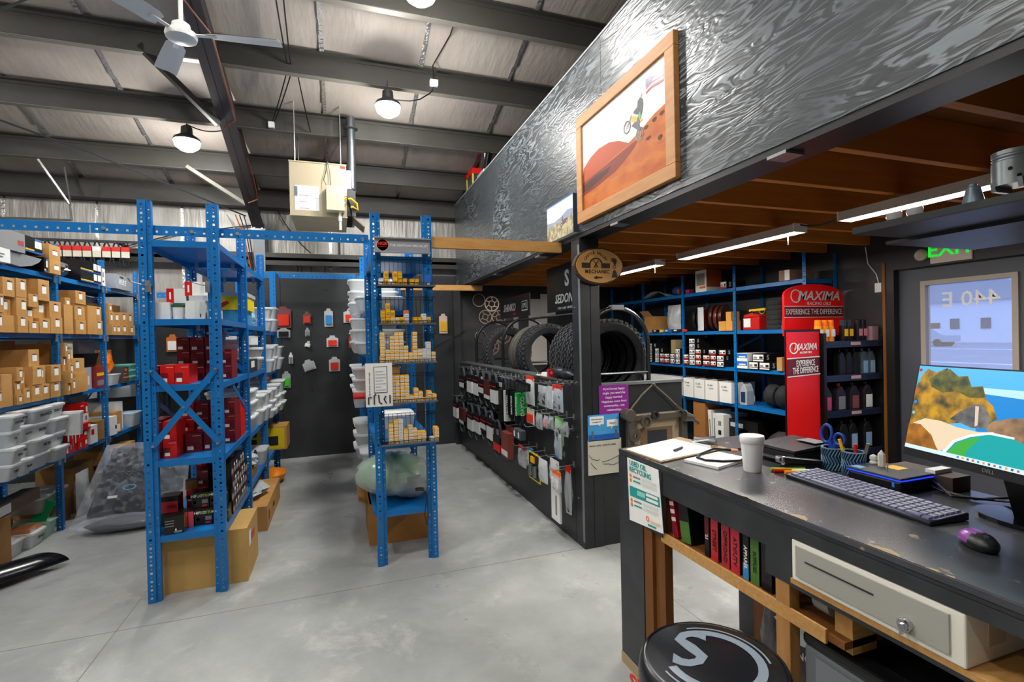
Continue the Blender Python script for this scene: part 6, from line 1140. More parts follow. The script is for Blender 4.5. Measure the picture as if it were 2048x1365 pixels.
ocan = mat('can_orange', '#ef8a18', .35)
for i in range(3): spray(3.77+.068*i, 3.08, DZ[0]+.0005, ocan, mat('cap_orange', '#f27a10', .35), f'orange spray can on the display top, {ORD[i]} from left', .2, paper)
for i in range(2): spray(4.03+.06*i, 3.06, DZ[0]+.0005, black, mat('clear_cap', '#33363a', .25), f'black spray can with yellow mark, {ORD[i]} from left on the display top', .2, yellow)
for i in range(2): spray(4.2+.058*i, 3.06, DZ[0]+.0005, black, black, f'black spray can with pink lettering, {ORD[i]} from left on the display top', .2, mat('pinkl', '#d98a90', .5))
for i in range(3): pack('pink_bottle_case', f'pinkish clear plastic case, {ORD[i]} from left on the display top', 'case', (4.295+.025*i, 4.317+.025*i, 3.0, 3.1, DZ[0]+.0005, DZ[0]+.14), '-y', mat('pink_clear', '#b08a92', .2, alpha=.7), [])
def oilb(x, y, z, m, label, lm=None, cap=None, h=.23, w=.1):
    t = thing('oil_bottle', label, 'bottle', (x, y, z), 0, 'oil bottles on the display')
    B().prism([(-w/2, 0), (w/2, 0), (w/2, h*.62), (w*.12, h*.9), (-w*.2, h*.9), (-w/2, h*.72)], 'y', -.03, .03).obj('bottle', m, t, rel=True, bevel=.008); B().cyl((-w*.04, 0, h*.9), (-w*.04, 0, h), w*.13, n=14).obj('cap', cap or m, t, True, rel=True)
    if lm: B().box(-w*.3, w*.36, -.0325, -.03, h*.1, h*.55).obj('label', lm, t, rel=True)
jgrey = mat('bottle_grey', '#4a5560', .4); jblk = mat('bottle_black', '#17181b', .4); lb = mat('label_blue', '#8fb3d4', .5)
for i in range(3): oilb(3.98+.085*i, 3.06, DZ[1]+.0005, jblk, f'black oil bottle on the display second shelf, {ORD[i]} from left', w=.078)
for i in range(2): oilb(4.235+.085*i, 3.05, DZ[1]+.0005, jgrey, f'grey oil bottle with pale blue label, {("left","right")[i]} one', lb, w=.08)
for i, (lm, cp, nm) in enumerate(((mat('label_pink', '#c2486e', .5), None, 'pink labelled dark oil bottle on the third display shelf'), (grey, red, 'dark oil bottle with red cap on the third display shelf'), (mat('label_rose', '#8a4a48', .5), None, 'rose labelled dark oil bottle on the third display shelf'), (paper, None, 'white labelled dark oil bottle on the third display shelf'))): oilb(3.79+.16*i, 3.05, DZ[2]+.0005, mat('bottle_plum', '#26222a', .4), nm, lm, cp, w=.11, h=.24)
for i in range(3): oilb((3.98, 4.09, 4.26)[i], 3.05, DZ[3]+.0005, jblk, f'black oil bottle with white lettering, {ORD[i]} from left on the fourth display shelf', (None, lb, lb)[i], h=.26)
# ---- exit sign, switch box
ex = thing('exit_sign', 'lit exit sign with a round emergency lamp above the door', 'sign', (4.38, 2.45, 2.04)); B().box(4.345, 4.398, 2.315, 2.585, 2.042, 2.222).obj('case', mat('exit_case', '#cfc8b8', .5), ex, bevel=.004); text('EXIT', .15, mat('exit_green', '#10e838', .4, emit=.5), ex, (4.343, 2.45, 2.14), FX, bold=.015)
B().lathe([(.0, -.02), (.03, -.025), (.045, -.01), (.045, .02), (.03, .05)], (4.34, 2.645, 2.12), 20, 0, 'x').obj('lamp_head', mat('lamp_glass', '#b9aea0', .25), ex, True); B().cyl((4.37, 2.585, 2.12), (4.37, 2.63, 2.12), .012, n=8).obj('lamp_arm', white, ex)
sw_ = thing('wall_box', 'white square control box with a cable on the dark wall', 'box', (4.39, 3.0, 1.83)); B().box(4.38, 4.399, 2.98, 3.035, 1.86, 1.94).obj('case', white, sw_, bevel=.003); B().tube([(4.395, 3.01, 1.94), (4.395, 3.03, 2.02), (4.395, 3.1, 2.12), (4.395, 3.12, 2.27)], .004).obj('cord', white, sw_)
# ================================================================== PICTURES ON THE MEZZANINE WALL
pf = thing('framed_poster', 'wood framed motocross poster on the mezzanine wall', 'picture', (1.615, 2.61, 2.33)); fw = mat('frame_wood', '#b9854f', .55, noise=(5, '#a8723c', 5, .3, .75, (8, 1, 8)))
FY0, FY1, FZ0, FZ1 = 2.072, 3.155, 2.328, 3.062; xo = 1.598
for a, n_ in (((FY0, FY1, FZ0, FZ0+.075), 0), ((FY0, FY1, FZ1-.075, FZ1), 0), ((FY0, FY0+.075, FZ0+.075, FZ1-.075), 0), ((FY1-.075, FY1, FZ0+.075, FZ1-.075), 0)): B().box(xo, 1.632, *a).obj('frame_rail', fw, pf, bevel=.003)
pb = (1.612, 1.62, FY0+.07, FY1-.07, FZ0+.07, FZ1-.07); pprint = B().box(*pb).obj('print', mat('poster_white', '#e2e0da', .5, spec=.2), pf)
ppf = facefn(pb, '-x', 0)
def shape(uv, m, nm='printed_shape', lvl=1, par=None):
    f0 = [ppf(u, v) for u, v in uv]; B().poly([(x_-.0004-.0003*lvl, y_, z_) for x_, y_, z_ in f0]).obj(nm, m, pprint)
o1 = mat('rock_orange', '#a8441a', .5, spec=.2); o2 = mat('rock_sand', '#bf6c22', .5, spec=.2, noise=(5, '#a04a14', 5, .35, .7, (1, 1, 3))); o3 = mat('rock_red', '#7a260e', .5, spec=.2); o4 = mat('rock_dark', '#471a0c', .5, spec=.2)
shape([(0,.37),(.02,.5),(.12,.565),(.24,.6),(.38,.585),(.5,.53),(.6,.45),(.66,.42),(.4,.3),(0,.28)], o1, lvl=1); shape([(0,.33),(.25,.37),(.5,.41),(.66,.455),(.78,.5),(.88,.545),(1,.57),(1,0),(0,0)], o2, lvl=2)
shape([(0,.33),(.3,.37),(.55,.40),(.72,.42),(.68,.36),(.58,.30),(.45,.24),(.2,.2),(0,.18)], o3, lvl=3); shape([(0,.3),(.2,.33),(.4,.33),(.36,.28),(.1,.22),(0,.22)], o4, lvl=4)
for k, (u, v, w_, h_) in enumerate(((.80,.47,.05,.018),(.88,.49,.05,.02),(.95,.5,.05,.02),(.82,.36,.06,.016),(.93,.30,.05,.025),(.76,.42,.04,.014))): shape([(u-w_/2,v),(u-w_/4,v+h_),(u+w_/3,v+h_),(u+w_/2,v),(u,v-h_)], o4, 'rock_hollow', 4)
def ring(u, v, r, w_, m, nm, lvl=6): 
    ar = (FY1-FY0-.14)/(FZ1-FZ0-.14); n = 20; b_ = B(); vs = []
    for rr in (r, r-w_):
        for i in range(n): a = 2*math.pi*i/n; x_, y_, z_ = ppf(u+rr*math.cos(a)/ar, v+rr*math.sin(a)); vs.append((x_-.0004-.0003*lvl, y_, z_))
    b_.add(vs, [(i, (i+1) % n, n+(i+1) % n, n+i) for i in range(n)]).obj(nm, m, pprint)
ring(.735, .45, .066, .018, black, 'wheel'); ring(.735, .45, .03, .01, grey, 'wheel_hub'); ring(.60, .60, .062, .013, black, 'wheel'); ring(.60, .60, .018, .006, grey, 'wheel_hub')
shape([(.60,.6),(.615,.61),(.66,.68),(.645,.685)], grey, 'fork', 7); shape([(.64,.63),(.69,.60),(.75,.56),(.765,.575),(.70,.64),(.655,.675)], mat('bike_yellow', '#e0a012', .3), 'bike_body', 7); shape([(.65,.58),(.70,.52),(.735,.47),(.745,.48),(.73,.56),(.69,.6)], dark, 'engine', 7)
shape([(.67,.69),(.70,.66),(.755,.62),(.775,.70),(.77,.76),(.745,.79),(.72,.77),(.715,.72),(.68,.705)], mat('rider_black', '#1f2424', .4), 'rider', 8); shape([(.715,.62),(.735,.65),(.74,.57),(.72,.53),(.70,.56)], MATS['rider_black'], 'rider_leg', 8); shape([(.725,.64),(.745,.66),(.75,.6),(.735,.58)], green, 'rider_trim', 9); ring(.745, .815, .03, .0299, paper, 'helmet', 9)
fl = lambda u, v: (.805+.165*u, .775+.13*v+.012*math.sin(u*5)+.01*u)
for k in range(7): shape([fl(i/8, k/7) for i in range(9)]+[fl(i/8, (k+1)/7) for i in range(8, -1, -1)], mat('flag_red', '#b4232c', .3) if k % 2 == 0 else paper, 'flag_stripe', 6)
shape([fl(0, .45), fl(.38, .45), fl(.38, 1), fl(0, 1)], mat('flag_blue', '#23336b', .3), 'flag_canton', 8)
for i in range(4):
    for j in range(3): shape([fl(.05+.085*i, .53+.15*j), fl(.085+.085*i, .53+.15*j), fl(.085+.085*i, .58+.15*j), fl(.05+.085*i, .58+.15*j)], paper, 'flag_star', 9)
cv = thing('canvas_print', 'small canvas photo of a motorcycle beside the big poster', 'picture', (1.61, 3.44, 2.285)); cbd = (1.59, 1.632, 3.205, 3.67, 2.286, 2.565); ccan = B().box(*cbd).obj('canvas', mat('canvas_sky', '#cfdcec', .5), cv)
ppf = facefn(cbd, '-x', 0); pprint = ccan
shape([(0,.55),(.3,.5),(.6,.56),(.8,.66),(1,.62),(1,0),(0,0)], mat('cv_hill', '#8f97ab', .5), lvl=1); shape([(0,.4),(.35,.45),(.7,.42),(1,.5),(1,0),(0,0)], mat('cv_grass', '#b9ae8c', .6, noise=(30, '#7f7a5c', 3, .4, .6)), lvl=2); shape([(0,.15),(.12,.3),(.08,0),(0,0)], mat('cv_rock', '#8a6a52', .6), lvl=3)
ring(.58, .33, .055, .02, dark, 'wheel', 5); ring(.78, .38, .06, .02, dark, 'wheel', 5); shape([(.58,.36),(.66,.44),(.78,.46),(.74,.36),(.64,.32)], mat('cv_bike', '#6b5560', .5), 'bike_body', 6); shape([(.6,.42),(.62,.6),(.64,.42)], dark, 'rider', 6); shape([(0,.97),(1,.97),(1,1),(0,1)], mat('cv_edge', '#3a6fae', .5), 'edge', 2)
B().box(1.5902, 1.632, 3.2046, 3.205, 2.286, 2.565).obj('painted_edge', mat('canvas_edge', '#2f3a4a', .5), cv)
# things on top of the mezzanine rail
rc = thing('lidded_bin', 'clear bin with a red top and yellow corners on the mezzanine edge', 'bin', (1.78, 6.35, 3.496)); B().box(1.66, 1.9, 6.2, 6.5, 3.4965, 3.66).obj('clear_sides', mat('smoky', '#4b4b46', .3, alpha=.75), rc); B().box(1.65, 1.91, 6.19, 6.51, 3.66, 3.73).obj('red_top', red, rc)
for yy in (6.195, 6.49): B().box(1.652, 1.672, yy, yy+.018, 3.497, 3.66).obj('corner', mat('pale_yellow', '#c9bd58', .5), rc)
tg = thing('office_tool', 'black and clear lever device on the mezzanine edge', 'device', (1.72, 5.9, 3.495)); B().box(1.66, 1.84, 5.7, 6.0, 3.4955, 3.56).obj('base', mat('clear_grey', '#b9bdc0', .25, alpha=.7), tg, bevel=.006); B().beam((1.7, 5.72, 3.56), (1.72, 5.66, 3.74), .06, .07).obj('handle', black, tg, bevel=.01); B().cyl((1.72, 5.85, 3.56), (1.72, 5.82, 3.92), .012, n=10).obj('lever', chrome, tg, True); B().lathe([(.03, 0), (.04, .03), (.03, .06)], (1.72, 5.86, 3.56), 16).obj('knob', chrome, tg, True)
# ---- wooden slice sign
wsn = thing('wood_slice_sign', 'oval bark edged wood slice sign reading Castle Valley Mechanic', 'sign', (1.765, 3.15, 1.90)); n = 40; cxs, czs = 1.765, 2.04; face = mat('slice_wood', '#b98a4c', .55, noise=(7, '#a87638', 4, .3, .75)); bark = mat('bark', '#4a3524', .85, bump=(60, .8)); rnd = random.Random(5)
el = [(cxs+.195*math.cos(2*math.pi*i/n)*(1+rnd.uniform(-.012,.012)), czs+.13*math.sin(2*math.pi*i/n)*(1+rnd.uniform(-.012,.012))) for i in range(n)]
B().prism(el, 'y', 3.155, 3.2).obj('bark_edge', bark, wsn); B().prism([(cxs+(x_-cxs)*.95, czs+(z_-czs)*.93) for x_, z_ in el], 'y', 3.150, 3.158).obj('face', face, wsn)
burn = mat('burnt_ink', '#2a1c10', .7)
for k, ch in enumerate('CASTLE VALLEY'):
    a = math.radians(152-124*k/12); o = text(ch, .028, burn, wsn, (1.735+.092*math.cos(a), 3.149, 2.045+.088*math.sin(a)), (math.pi/2, math.pi/2-a, 0)) if ch != ' ' else None
text('MECHANIC', .036, burn, wsn, (1.745, 3.149, 1.998), FY, bold=.015, spacing=1.1)
B().tube([(1.735+.05*math.cos(math.radians(a)), 3.149, 2.045+.05*math.sin(math.radians(a))) for a in range(0, 181, 15)], .005, 5).obj('arch', burn, wsn)
for s in (-1, 1): B().box(1.735+s*.078-.034, 1.735+s*.078+.034, 3.1475, 3.1495, 2.025, 2.06).obj('side_block', burn, wsn, bevel=.0); B().beam((1.735-s*.018, 3.149, 2.028), (1.735+s*.018, 3.149, 2.078), .005, .005).obj('spanner', burn, wsn)
B().box(1.733, 1.738, 3.1475, 3.1495, 2.02, 2.05).obj('wrench', burn, wsn)
for (a, c) in ((1.87, 2.085), (1.885, 2.035)): B().lathe([(.009, 3.1485), (.013, 3.1485), (.013, 3.1495), (.009, 3.1495)], (a, 0, c), 14, 0, 'y', True).obj('engraved_wheel', burn, wsn)
B().prism([(1.866, 2.09), (1.885, 2.1), (1.905, 2.085), (1.9, 2.06), (1.888, 2.04), (1.88, 2.06)], 'y', 3.148, 3.1495).obj('engraved_bike', burn, wsn); B().prism([(1.862, 1.955), (1.885, 1.96), (1.91, 1.955), (1.905, 1.985), (1.892, 2.012), (1.878, 2.012), (1.868, 1.985)], 'y', 3.148, 3.1495).obj('engraved_quad', burn, wsn)
B().prism([(1.715, 1.955), (1.735, 1.968), (1.75, 1.963), (1.785, 1.962), (1.785, 1.953), (1.75, 1.952), (1.735, 1.945)], 'y', 3.148, 3.1495).obj('engraved_hand', burn, wsn)
# ---- signs on the post and the cross wall
def yplate(name, label, x0, x1, z0, z1, m, y=3.204, cat='sign', rz=0, th=.004): t = thing(name, label, cat, ((x0+x1)/2, y, z0)); B().box(x0, x1, y-th, y, z0, z1).obj('plate', m, t); return t
t = yplate('purple_sign', 'purple tin sign about happiness and motorcycles', 1.767, 2.013, .967, 1.177, mat('purple', '#8d2f91', .35)); pw_ = mat('lilac_white', '#f0dff2', .5)
for k, s_ in enumerate(("If you're not happy", "single, you won't be", "happy married.", "Happiness come from", "motorcycles... not", "relationships.")): text(s_, .0235, pw_, t, (1.89, 3.1985, 1.150-.031*k), FY, bold=.012)
B().cyl((2.0, 3.196, 1.168), (2.0, 3.2, 1.168), .006, n=8).obj('screw', zinc, t)
t = yplate('cartoon_sign', 'blue cartoon sign with two speech bubbles on the post', 1.672, 1.928, .777, .966, mat('sky_sign', '#4aa0dc', .4)); B().box(1.676, 1.924, 3.1985, 3.2, .782, .822).obj('sea', mat('sea_sign', '#1f5fb0', .4), t)
for a in ((1.685, 1.80, .895, .955), (1.825, 1.918, .875, .925)): B().box(a[0], a[1], 3.1975, 3.2, a[2], a[3]).obj('bubble', paper, t)
B().poly([(1.755,3.198,.895),(1.77,3.198,.895),(1.772,3.198,.878)]).obj('bubble_tail', paper, t); B().poly([(1.862,3.198,.875),(1.875,3.198,.875),(1.86,3.198,.855)]).obj('bubble_tail', paper, t)
text("What's the secret", .0125, ink, t, (1.742, 3.197, .935), FY); text('to happiness?', .0125, ink, t, (1.742, 3.197, .915), FY); text('Distance.', .0135, ink, t, (1.871, 3.197, .9), FY)
for xx in (1.708, 1.90): B().box(xx-.007, xx+.007, 3.197, 3.2, .785, .85).obj('dock_post', mat('dock_grey', '#5b6670', .5), t)
t = yplate('love_sign', 'cream laminated sign reading true love starts here', 1.668, 1.943, .531, .785, mat('cream_sign', '#cdcab9', .4)); text('TRUE LOVE. STARTS HERE.', .0165, ink, t, (1.79, 3.199, .742), FY, spacing=1.15)
for pts in (((1.675, .68), (1.70, .65), (1.74, .635), (1.76, .64)), ((1.69, .62), (1.71, .595), (1.735, .57)), ((1.78, .62), (1.82, .625), (1.86, .635), (1.935, .66)), ((1.79, .605), (1.84, .60), (1.87, .59), (1.93, .61))): B().tube([(x_, 3.199, z_) for x_, z_ in pts], .002, 4).obj('sketch_line', dark, t)
# motor part frame hung by a rope
mf = thing('motor_part_frame', 'picture frame made of motorcycle engine parts hung by rope', 'picture', (2.25, 3.17, .68)); al = mat('cast_alloy', '#6d675e', .45, .6); rp_ = mat('rope', '#6b6354', .8)
B().tube([(2.0, 3.185, .97), (2.12, 3.19, 1.09), (2.225, 3.195, 1.165), (2.34, 3.19, 1.07), (2.47, 3.185, .95)], .007, 6).obj('rope', rp_, mf, True); B().cyl((2.225, 3.17, 1.165), (2.225, 3.214, 1.165), .008, n=8).obj('nail', zinc, mf)
B().beam((1.97, 3.17, .93), (2.5, 3.17, .93), .05, .05).obj('top_rail', al, mf, bevel=.008); B().beam((2.0, 3.17, .95), (2.0, 3.17, .5), .05, .05).obj('side_rail', al, mf, bevel=.008); B().beam((2.47, 3.17, .95), (2.47, 3.17, .5), .05, .05).obj('side_rail', al, mf, bevel=.008); B().beam((1.98, 3.17, .5), (2.5, 3.17, .5), .05, .05).obj('bottom_rail', al, mf, bevel=.008)
B().box(2.02, 2.45, 3.185, 3.2, .52, .91).obj('mount', mat('mount_tan', '#a8977b', .6), mf); B().box(2.1, 2.38, 3.182, 3.185, .55, .84).obj('photo', mat('photo_brown', '#7b6144', .6), mf); B().box(2.16, 2.33, 3.18, 3.182, .6, .82).obj('photo_dark', mat('photo_navy', '#2d3138', .6), mf)
B().cyl((1.98, 3.12, .955), (1.98, 3.2, .955), .045, n=20).obj('piston', al, mf, True, bevel=.003); B().lathe([(.02, 0), (.045, 0), (.045, .02), (.02, .02)], (2.02, 3.13, .8), 18, 0, 'y', True).obj('bearing', al, mf, True); B().lathe([(.015, 0), (.04, 0), (.04, .015), (.015, .015)], (2.03, 3.13, .70), 14, 0, 'y', True).obj('gear', al, mf); B().lathe([(.018, 0), (.032, 0), (.032, .02), (.018, .02)], (2.2, 3.13, .94), 16, 0, 'y', True).obj('bearing', dark, mf, True); B().lathe([(.03, 0), (.045, 0), (.045, .02), (.03, .02)], (2.12, 3.13, .9), 16, 0, 'y', True).obj('ring', al, mf, True)
B().beam((2.40, 3.14, .99), (2.58, 3.13, .85), .02, .02).obj('kick_lever', al, mf); B().cyl((2.44, 3.12, .92), (2.52, 3.12, .9), .04, .025, n=14).obj('cylinder', al, mf, True)
# ================================================================== DESK
def desk_paint():
    m = bpy.data.materials.new('worn_black_paint'); m.use_nodes = True; nt = m.node_tree; b = nt.nodes['Principled BSDF']; tc = nt.nodes.new('ShaderNodeTexCoord')
    def nz(sc, det): n = nt.nodes.new('ShaderNodeTexNoise'); n.inputs['Scale'].default_value = sc; n.inputs['Detail'].default_value = det; nt.links.new(tc.outputs['Object'], n.inputs['Vector']); return n
    r = nt.nodes.new('ShaderNodeValToRGB'); r.color_ramp.elements[0].position = .66; r.color_ramp.elements[1].position = .70; nt.links.new(nz(16, 6).outputs[0], r.inputs[0])
    r2 = nt.nodes.new('ShaderNodeValToRGB'); r2.color_ramp.elements[0].color = lin('#2b2c30'); r2.color_ramp.elements[1].color = lin('#47494f'); r2.color_ramp.elements[0].position = .3; r2.color_ramp.elements[1].position = .7; nt.links.new(nz(4, 5).outputs[0], r2.inputs[0])
    mx = nt.nodes.new('ShaderNodeMix'); mx.data_type = 'RGBA'; nt.links.new(r.outputs[0], mx.inputs[0]); nt.links.new(r2.outputs[0], mx.inputs[6]); mx.inputs[7].default_value = lin('#8b7c66'); nt.links.new(mx.outputs[2], b.inputs['Base Color'])
    b.inputs['Roughness'].default_value = .26; return m
dp = desk_paint(); db = mat('desk_black', '#2b2d30', .4, noise=(10, '#393b3f', 4, .4, .75)); raw = mat('raw_plywood', '#a99370', .7); dw = mat('desk_lumber', '#7c4c1c', .6, noise=(5, '#693d12', 5, .3, .75, (8, 8, 1)))
DX0, DX1, DY0, DY1, DT = 1.229, 1.955, .15, 2.05, 1.01
dk_ = thing('work_desk', 'black painted plywood counter desk with worn edges', 'desk', (1.6, 1.1, 0))
B().box(DX0, DX1, DY0, DY1, DT-.02, DT).obj('top', dp, dk_, bevel=.003); B().box(DX0+.002, DX1-.002, DY0+.002, DY1-.002, DT-.03, DT-.0205).obj('ply_edge', db, dk_)
B().box(DX0+.004, DX0+.022, 1.105, 1.72, .885, DT-.031).obj('apron', db, dk_); B().box(DX0-.004, DX0+.022, DY0, 1.105, .947, DT-.031).obj('apron', db, dk_); B().box(DX0+.004, DX0+.024, 1.105, 1.2, .80, .885).obj('apron_drop', db, dk_)
rnd = random.Random(9)
for k in range(20):  # chipped paint along the front edge
    y = rnd.uniform(.55, 1.95); l = rnd.uniform(.01, .05); w = rnd.uniform(.004, .014); y2 = y+l
    B().poly([(DX0+.001, y, DT+.0006), (DX0+w, y+l*.3, DT+.0006), (DX0+w*.7, y+l*.7, DT+.0006), (DX0+.001, y2, DT+.0006)]).obj('paint_chip', raw, dk_)
for (y, l, w) in ((1.05, .07, .03), (.80, .09, .025)): B().poly([(DX0+.001, y, DT+.0008), (DX0+w*.6, y+l*.15, DT+.0008), (DX0+w, y+l*.45, DT+.0008), (DX0+w*.5, y+l*.8, DT+.0008), (DX0+.001, y+l, DT+.0008)]).obj('paint_chip', raw, dk_)
B().box(DX0, DX0+.02, 1.86, 2.05, .0, DT-.031).obj('corner_board', db, dk_); B().box(DX0, DX0+.02, 1.72, 1.86, .71, DT-.031).obj('apron_end', db, dk_)
B().box(DX0+.004, DX0+.05, 1.80, 1.86, .0, .97).obj('leg_stud', dw, dk_, bevel=.002); B().box(DX0+.02, DX0+.06, 1.735, 1.80, .0, .97).obj('leg_stud', dw, dk_, bevel=.002); B().box(DX0-.002, DX0+.024, 1.85, 2.055, 0, .05).obj('foot_plate', raw, dk_)
B().box(DX1-.03, DX1-.01, 1.93, 2.05, 0, .95).obj('rear_leg_board', db, dk_); B().box(DX1-.05, DX1-.012, 1.86, 1.93, 0, .95).obj('rear_leg_stud', dw, dk_); B().box(DX1-.05, DX1-.012, 1.80, 1.855, 0, .95).obj('rear_leg_stud', dw, dk_)
B().box(DX0+.01, DX0+.4, .95, 1.735, .70, .72).obj('binder_shelf', dw, dk_); B().box(DX0+.004, DX0+.012, 1.0, 1.735, .69, .73).obj('shelf_edge', wood, dk_)
B().box(DX0+.005, DX0+.045, 1.115, 1.165, 0, .80).obj('mid_stud', mat('stud_pale', '#b9854a', .6, noise=(5, '#a06f38', 5, .3, .7, (8, 8, 1))), dk_, bevel=.002); B().box(DX0+.04, DX0+.13, .95, 1.0, .68, .80).obj('blocking', wood, dk_)
B().box(DX0, DX0+.45, .2, 1.105, .80, .812).obj('drawer_platform', db, dk_); B().box(DX0-.001, DX0+.45, .2, 1.105, .812, .826).obj('platform_wood', wood, dk_)
B().beam((DX0+.42, .98, .73), (DX0+.1, .3, .75), .03, .05).obj('brace', dw, dk_); B().box(DX0+.5, DX0+.52, .4, 1.1, .45, .8).obj('inner_panel', dw, dk_)
B().box(DX0+.02, DX0+.5, .3, 1.12, .36, .385).obj('lower_shelf', dw, dk_)
B().box(DX0+.02, DX0+.06, .3, .34, 0, .36).obj('shelf_leg', dw, dk_); B().box(DX0+.44, DX0+.48, .3, .34, 0, .36).obj('shelf_leg', dw, dk_); B().box(DX0+.44, DX0+.48, 1.07, 1.11, 0, .36).obj('shelf_leg', dw, dk_)
# cash drawer
cd = thing('cash_drawer', 'off white cash drawer with grey front and key', 'drawer', (1.42, .885, .827)); cw_ = mat('drawer_cream', '#efebde', .4)
B().box(1.226, 1.6, .672, 1.098, .8265, .945).obj('case', cw_, cd, bevel=.004); dface = B().box(1.221, 1.226, .70, 1.082, .842, .932).obj('drawer_face', mat('drawer_grey', '#a9a89f', .4), cd, bevel=.0015)
B().box(1.2195, 1.221, .86, 1.05, .894, .898).obj('slot', dark, dface); B().lathe([(0, 1.205), (.012, 1.205), (.015, 1.21), (.015, 1.221)], (0, .785, .866), 18, 0, 'x').obj('lock', chrome, dface, True); B().box(1.2, 1.206, .782, .788, .845, .87).obj('key', chrome, dface)
B().box(1.30, 1.36, .6705, .672, .86, .925).obj('side_sticker', mat('cream2', '#c9c2ae', .4), cd)
# printer
pr_t = thing('printer', 'grey laser printer with black top on the lower desk shelf', 'printer', (1.42, .9, .386)); B().box(1.27, 1.6, .62, 1.10, .3855, .63).obj('body', mat('printer_grey', '#6e7478', .45), pr_t, bevel=.01); B().box(1.265, 1.6, .618, 1.102, .631, .665).obj('top', black, pr_t, bevel=.01)
B().box(1.266, 1.27, .70, 1.06, .52, .61).obj('front_tray', mat('printer_grey2', '#7d8387', .45), pr_t, bevel=.001); B().box(1.2645, 1.266, .72, .8, .53, .545).obj('tray_slot', black, pr_t); B().box(1.266, 1.27, .64, 1.08, .40, .5).obj('paper_drawer', MATS['printer_grey2'], pr_t); B().cyl((1.29, 1.05, .665), (1.29, 1.05, .668), .006, n=8).obj('led', mat('led_green', '#7fe000', .4, emit=3), pr_t)
B().box(1.32, 1.52, .66, .96, .665, .668).obj('output_tray', mat('tray_black', '#050506', .3), pr_t)
# binders on the shelf: y0, y1, height, lean, colour, text
bz = .7205
def binder(y0, y1, h, m, label, txt_=None, tm=None, lean=0, sz=.02, back=None, extra=(), x0=1.262, dep=.24):
    t = thing('binder', label, 'binder', (x0+dep/2, (y0+y1)/2, bz), 0, 'binders on the desk shelf'); w = y1-y0
    B().box(-dep/2, -dep/2+.003, -w/2, w/2, 0, h).obj('spine', m, t, rel=True); B().box(-dep/2+.003, dep/2, -w/2, -w/2+.003, 0, h).obj('cover', back or m, t, rel=True); B().box(-dep/2+.003, dep/2, w/2-.003, w/2, 0, h).obj('cover', back or m, t, rel=True); B().box(-dep/2+.008, dep/2-.008, -w/2+.004, w/2-.004, .004, h-.01).obj('pages', paper, t, rel=True)
    for (z0, z1, mm) in extra: B().box(-dep/2-.001, -dep/2, -w/2+.001, w/2-.001, h*z0, h*z1).obj('spine_label', mm, t, rel=True)
    if txt_: text(txt_, sz, tm or ink, t, (-dep/2-.0016, 0, h*.45), (math.pi/2, math.pi/2, -math.pi/2), rel=True, bold=.01)
    if lean: t.rotation_euler.x = math.radians(lean); t.location.z += abs(math.sin(math.radians(lean)))*w/2
    return t
bred = mat('binder_red', '#c22a33', .35); bgrn = mat('binder_green', '#4f7a35', .4); hb_ = .165
binder(1.66, 1.688, hb_-.012, mat('binder_crimson', '#a0172b', .35), 'crimson binder with white squares leaning at the left end', None, None, -12, extra=((.42, .52, paper), (.62, .72, paper), (.82, .92, paper)))
binder(1.585, 1.64, hb_, bgrn, 'green and black binder leaning second from the left', None, None, -9, back=black, extra=((.5, 1, black),))
binder(1.484, 1.508, hb_, black, 'black catalogue with 25 on the spine', "'25", paper, 0, .018, extra=((.45, 1, mat('spine_maroon', '#5a1620', .4)),)); binder(1.44, 1.475, hb_, bred, 'red binder with STREET on the spine', 'STREET', mat('dark_ink', '#5b0f16', .5), 0, .024, black); binder(1.385, 1.422, hb_, mat('binder_red2', '#b8323f', .4), 'dull red binder with OFFROAD on the spine', 'OFFROAD', MATS['dark_ink'], 0, .024, black); binder(1.338, 1.378, hb_, mat('binder_red3', '#cc2f42', .35), 'bright red binder with ATV UTV on the spine', 'ATV/UTV', MATS['dark_ink'], 0, .024, black)
binder(1.297, 1.323, hb_, black, 'black and blue binder with APPAREL on the spine', 'APPAREL', paper, 0, .02, black, extra=((.0, .33, mat('spine_blue', '#2f8fd0', .4)),)); binder(1.255, 1.29, hb_, bgrn, 'green binder with dark lettering at the right end', 'SUPPLIES', mat('green_ink', '#26401c', .5), 0, .018, black); binder(1.205, 1.245, hb_-.01, black, 'black binder at the right end of the shelf')
tr_ = thing('tape_dispenser', 'clear tape roll on the shelf end beside the stud', 'tape', (1.33, 1.06, .7215)); B().lathe([(.02, -.025), (.045, -.025), (.045, .025), (.02, .025)], (0, 0, .046), 20, 0, 'y', True).obj('roll', mat('tape_clear', '#c9ced0', .2, alpha=.8), tr_, True, rel=True)
tb = pillow('trash_bag', (1.6, 1.35, .62), .4, .6, .25, mat('clear_black_bag', '#3f4145', .2, alpha=.75, bump=(8, .5)), '-x', 10, .3, 1.2); tag(tb, 'black and clear plastic bag under the desk', 'bag'); text('RACING', .035, sw, tb, (1.455, 1.30, .44), FX, 'print', bold=.01); B().prism([(1.22, .49), (1.30, .47), (1.38, .52), (1.33, .56), (1.36, .60), (1.26, .56)], 'x', 1.452, 1.455).obj('printed_mark', sw, tb)
pack('wood_crate', 'brown plywood panel box under the rear of the desk', 'box', (1.79, 1.9, 1.2, 1.75, .0005, .5), '-x', mat('ply_brown', '#8a5a28', .6), [])
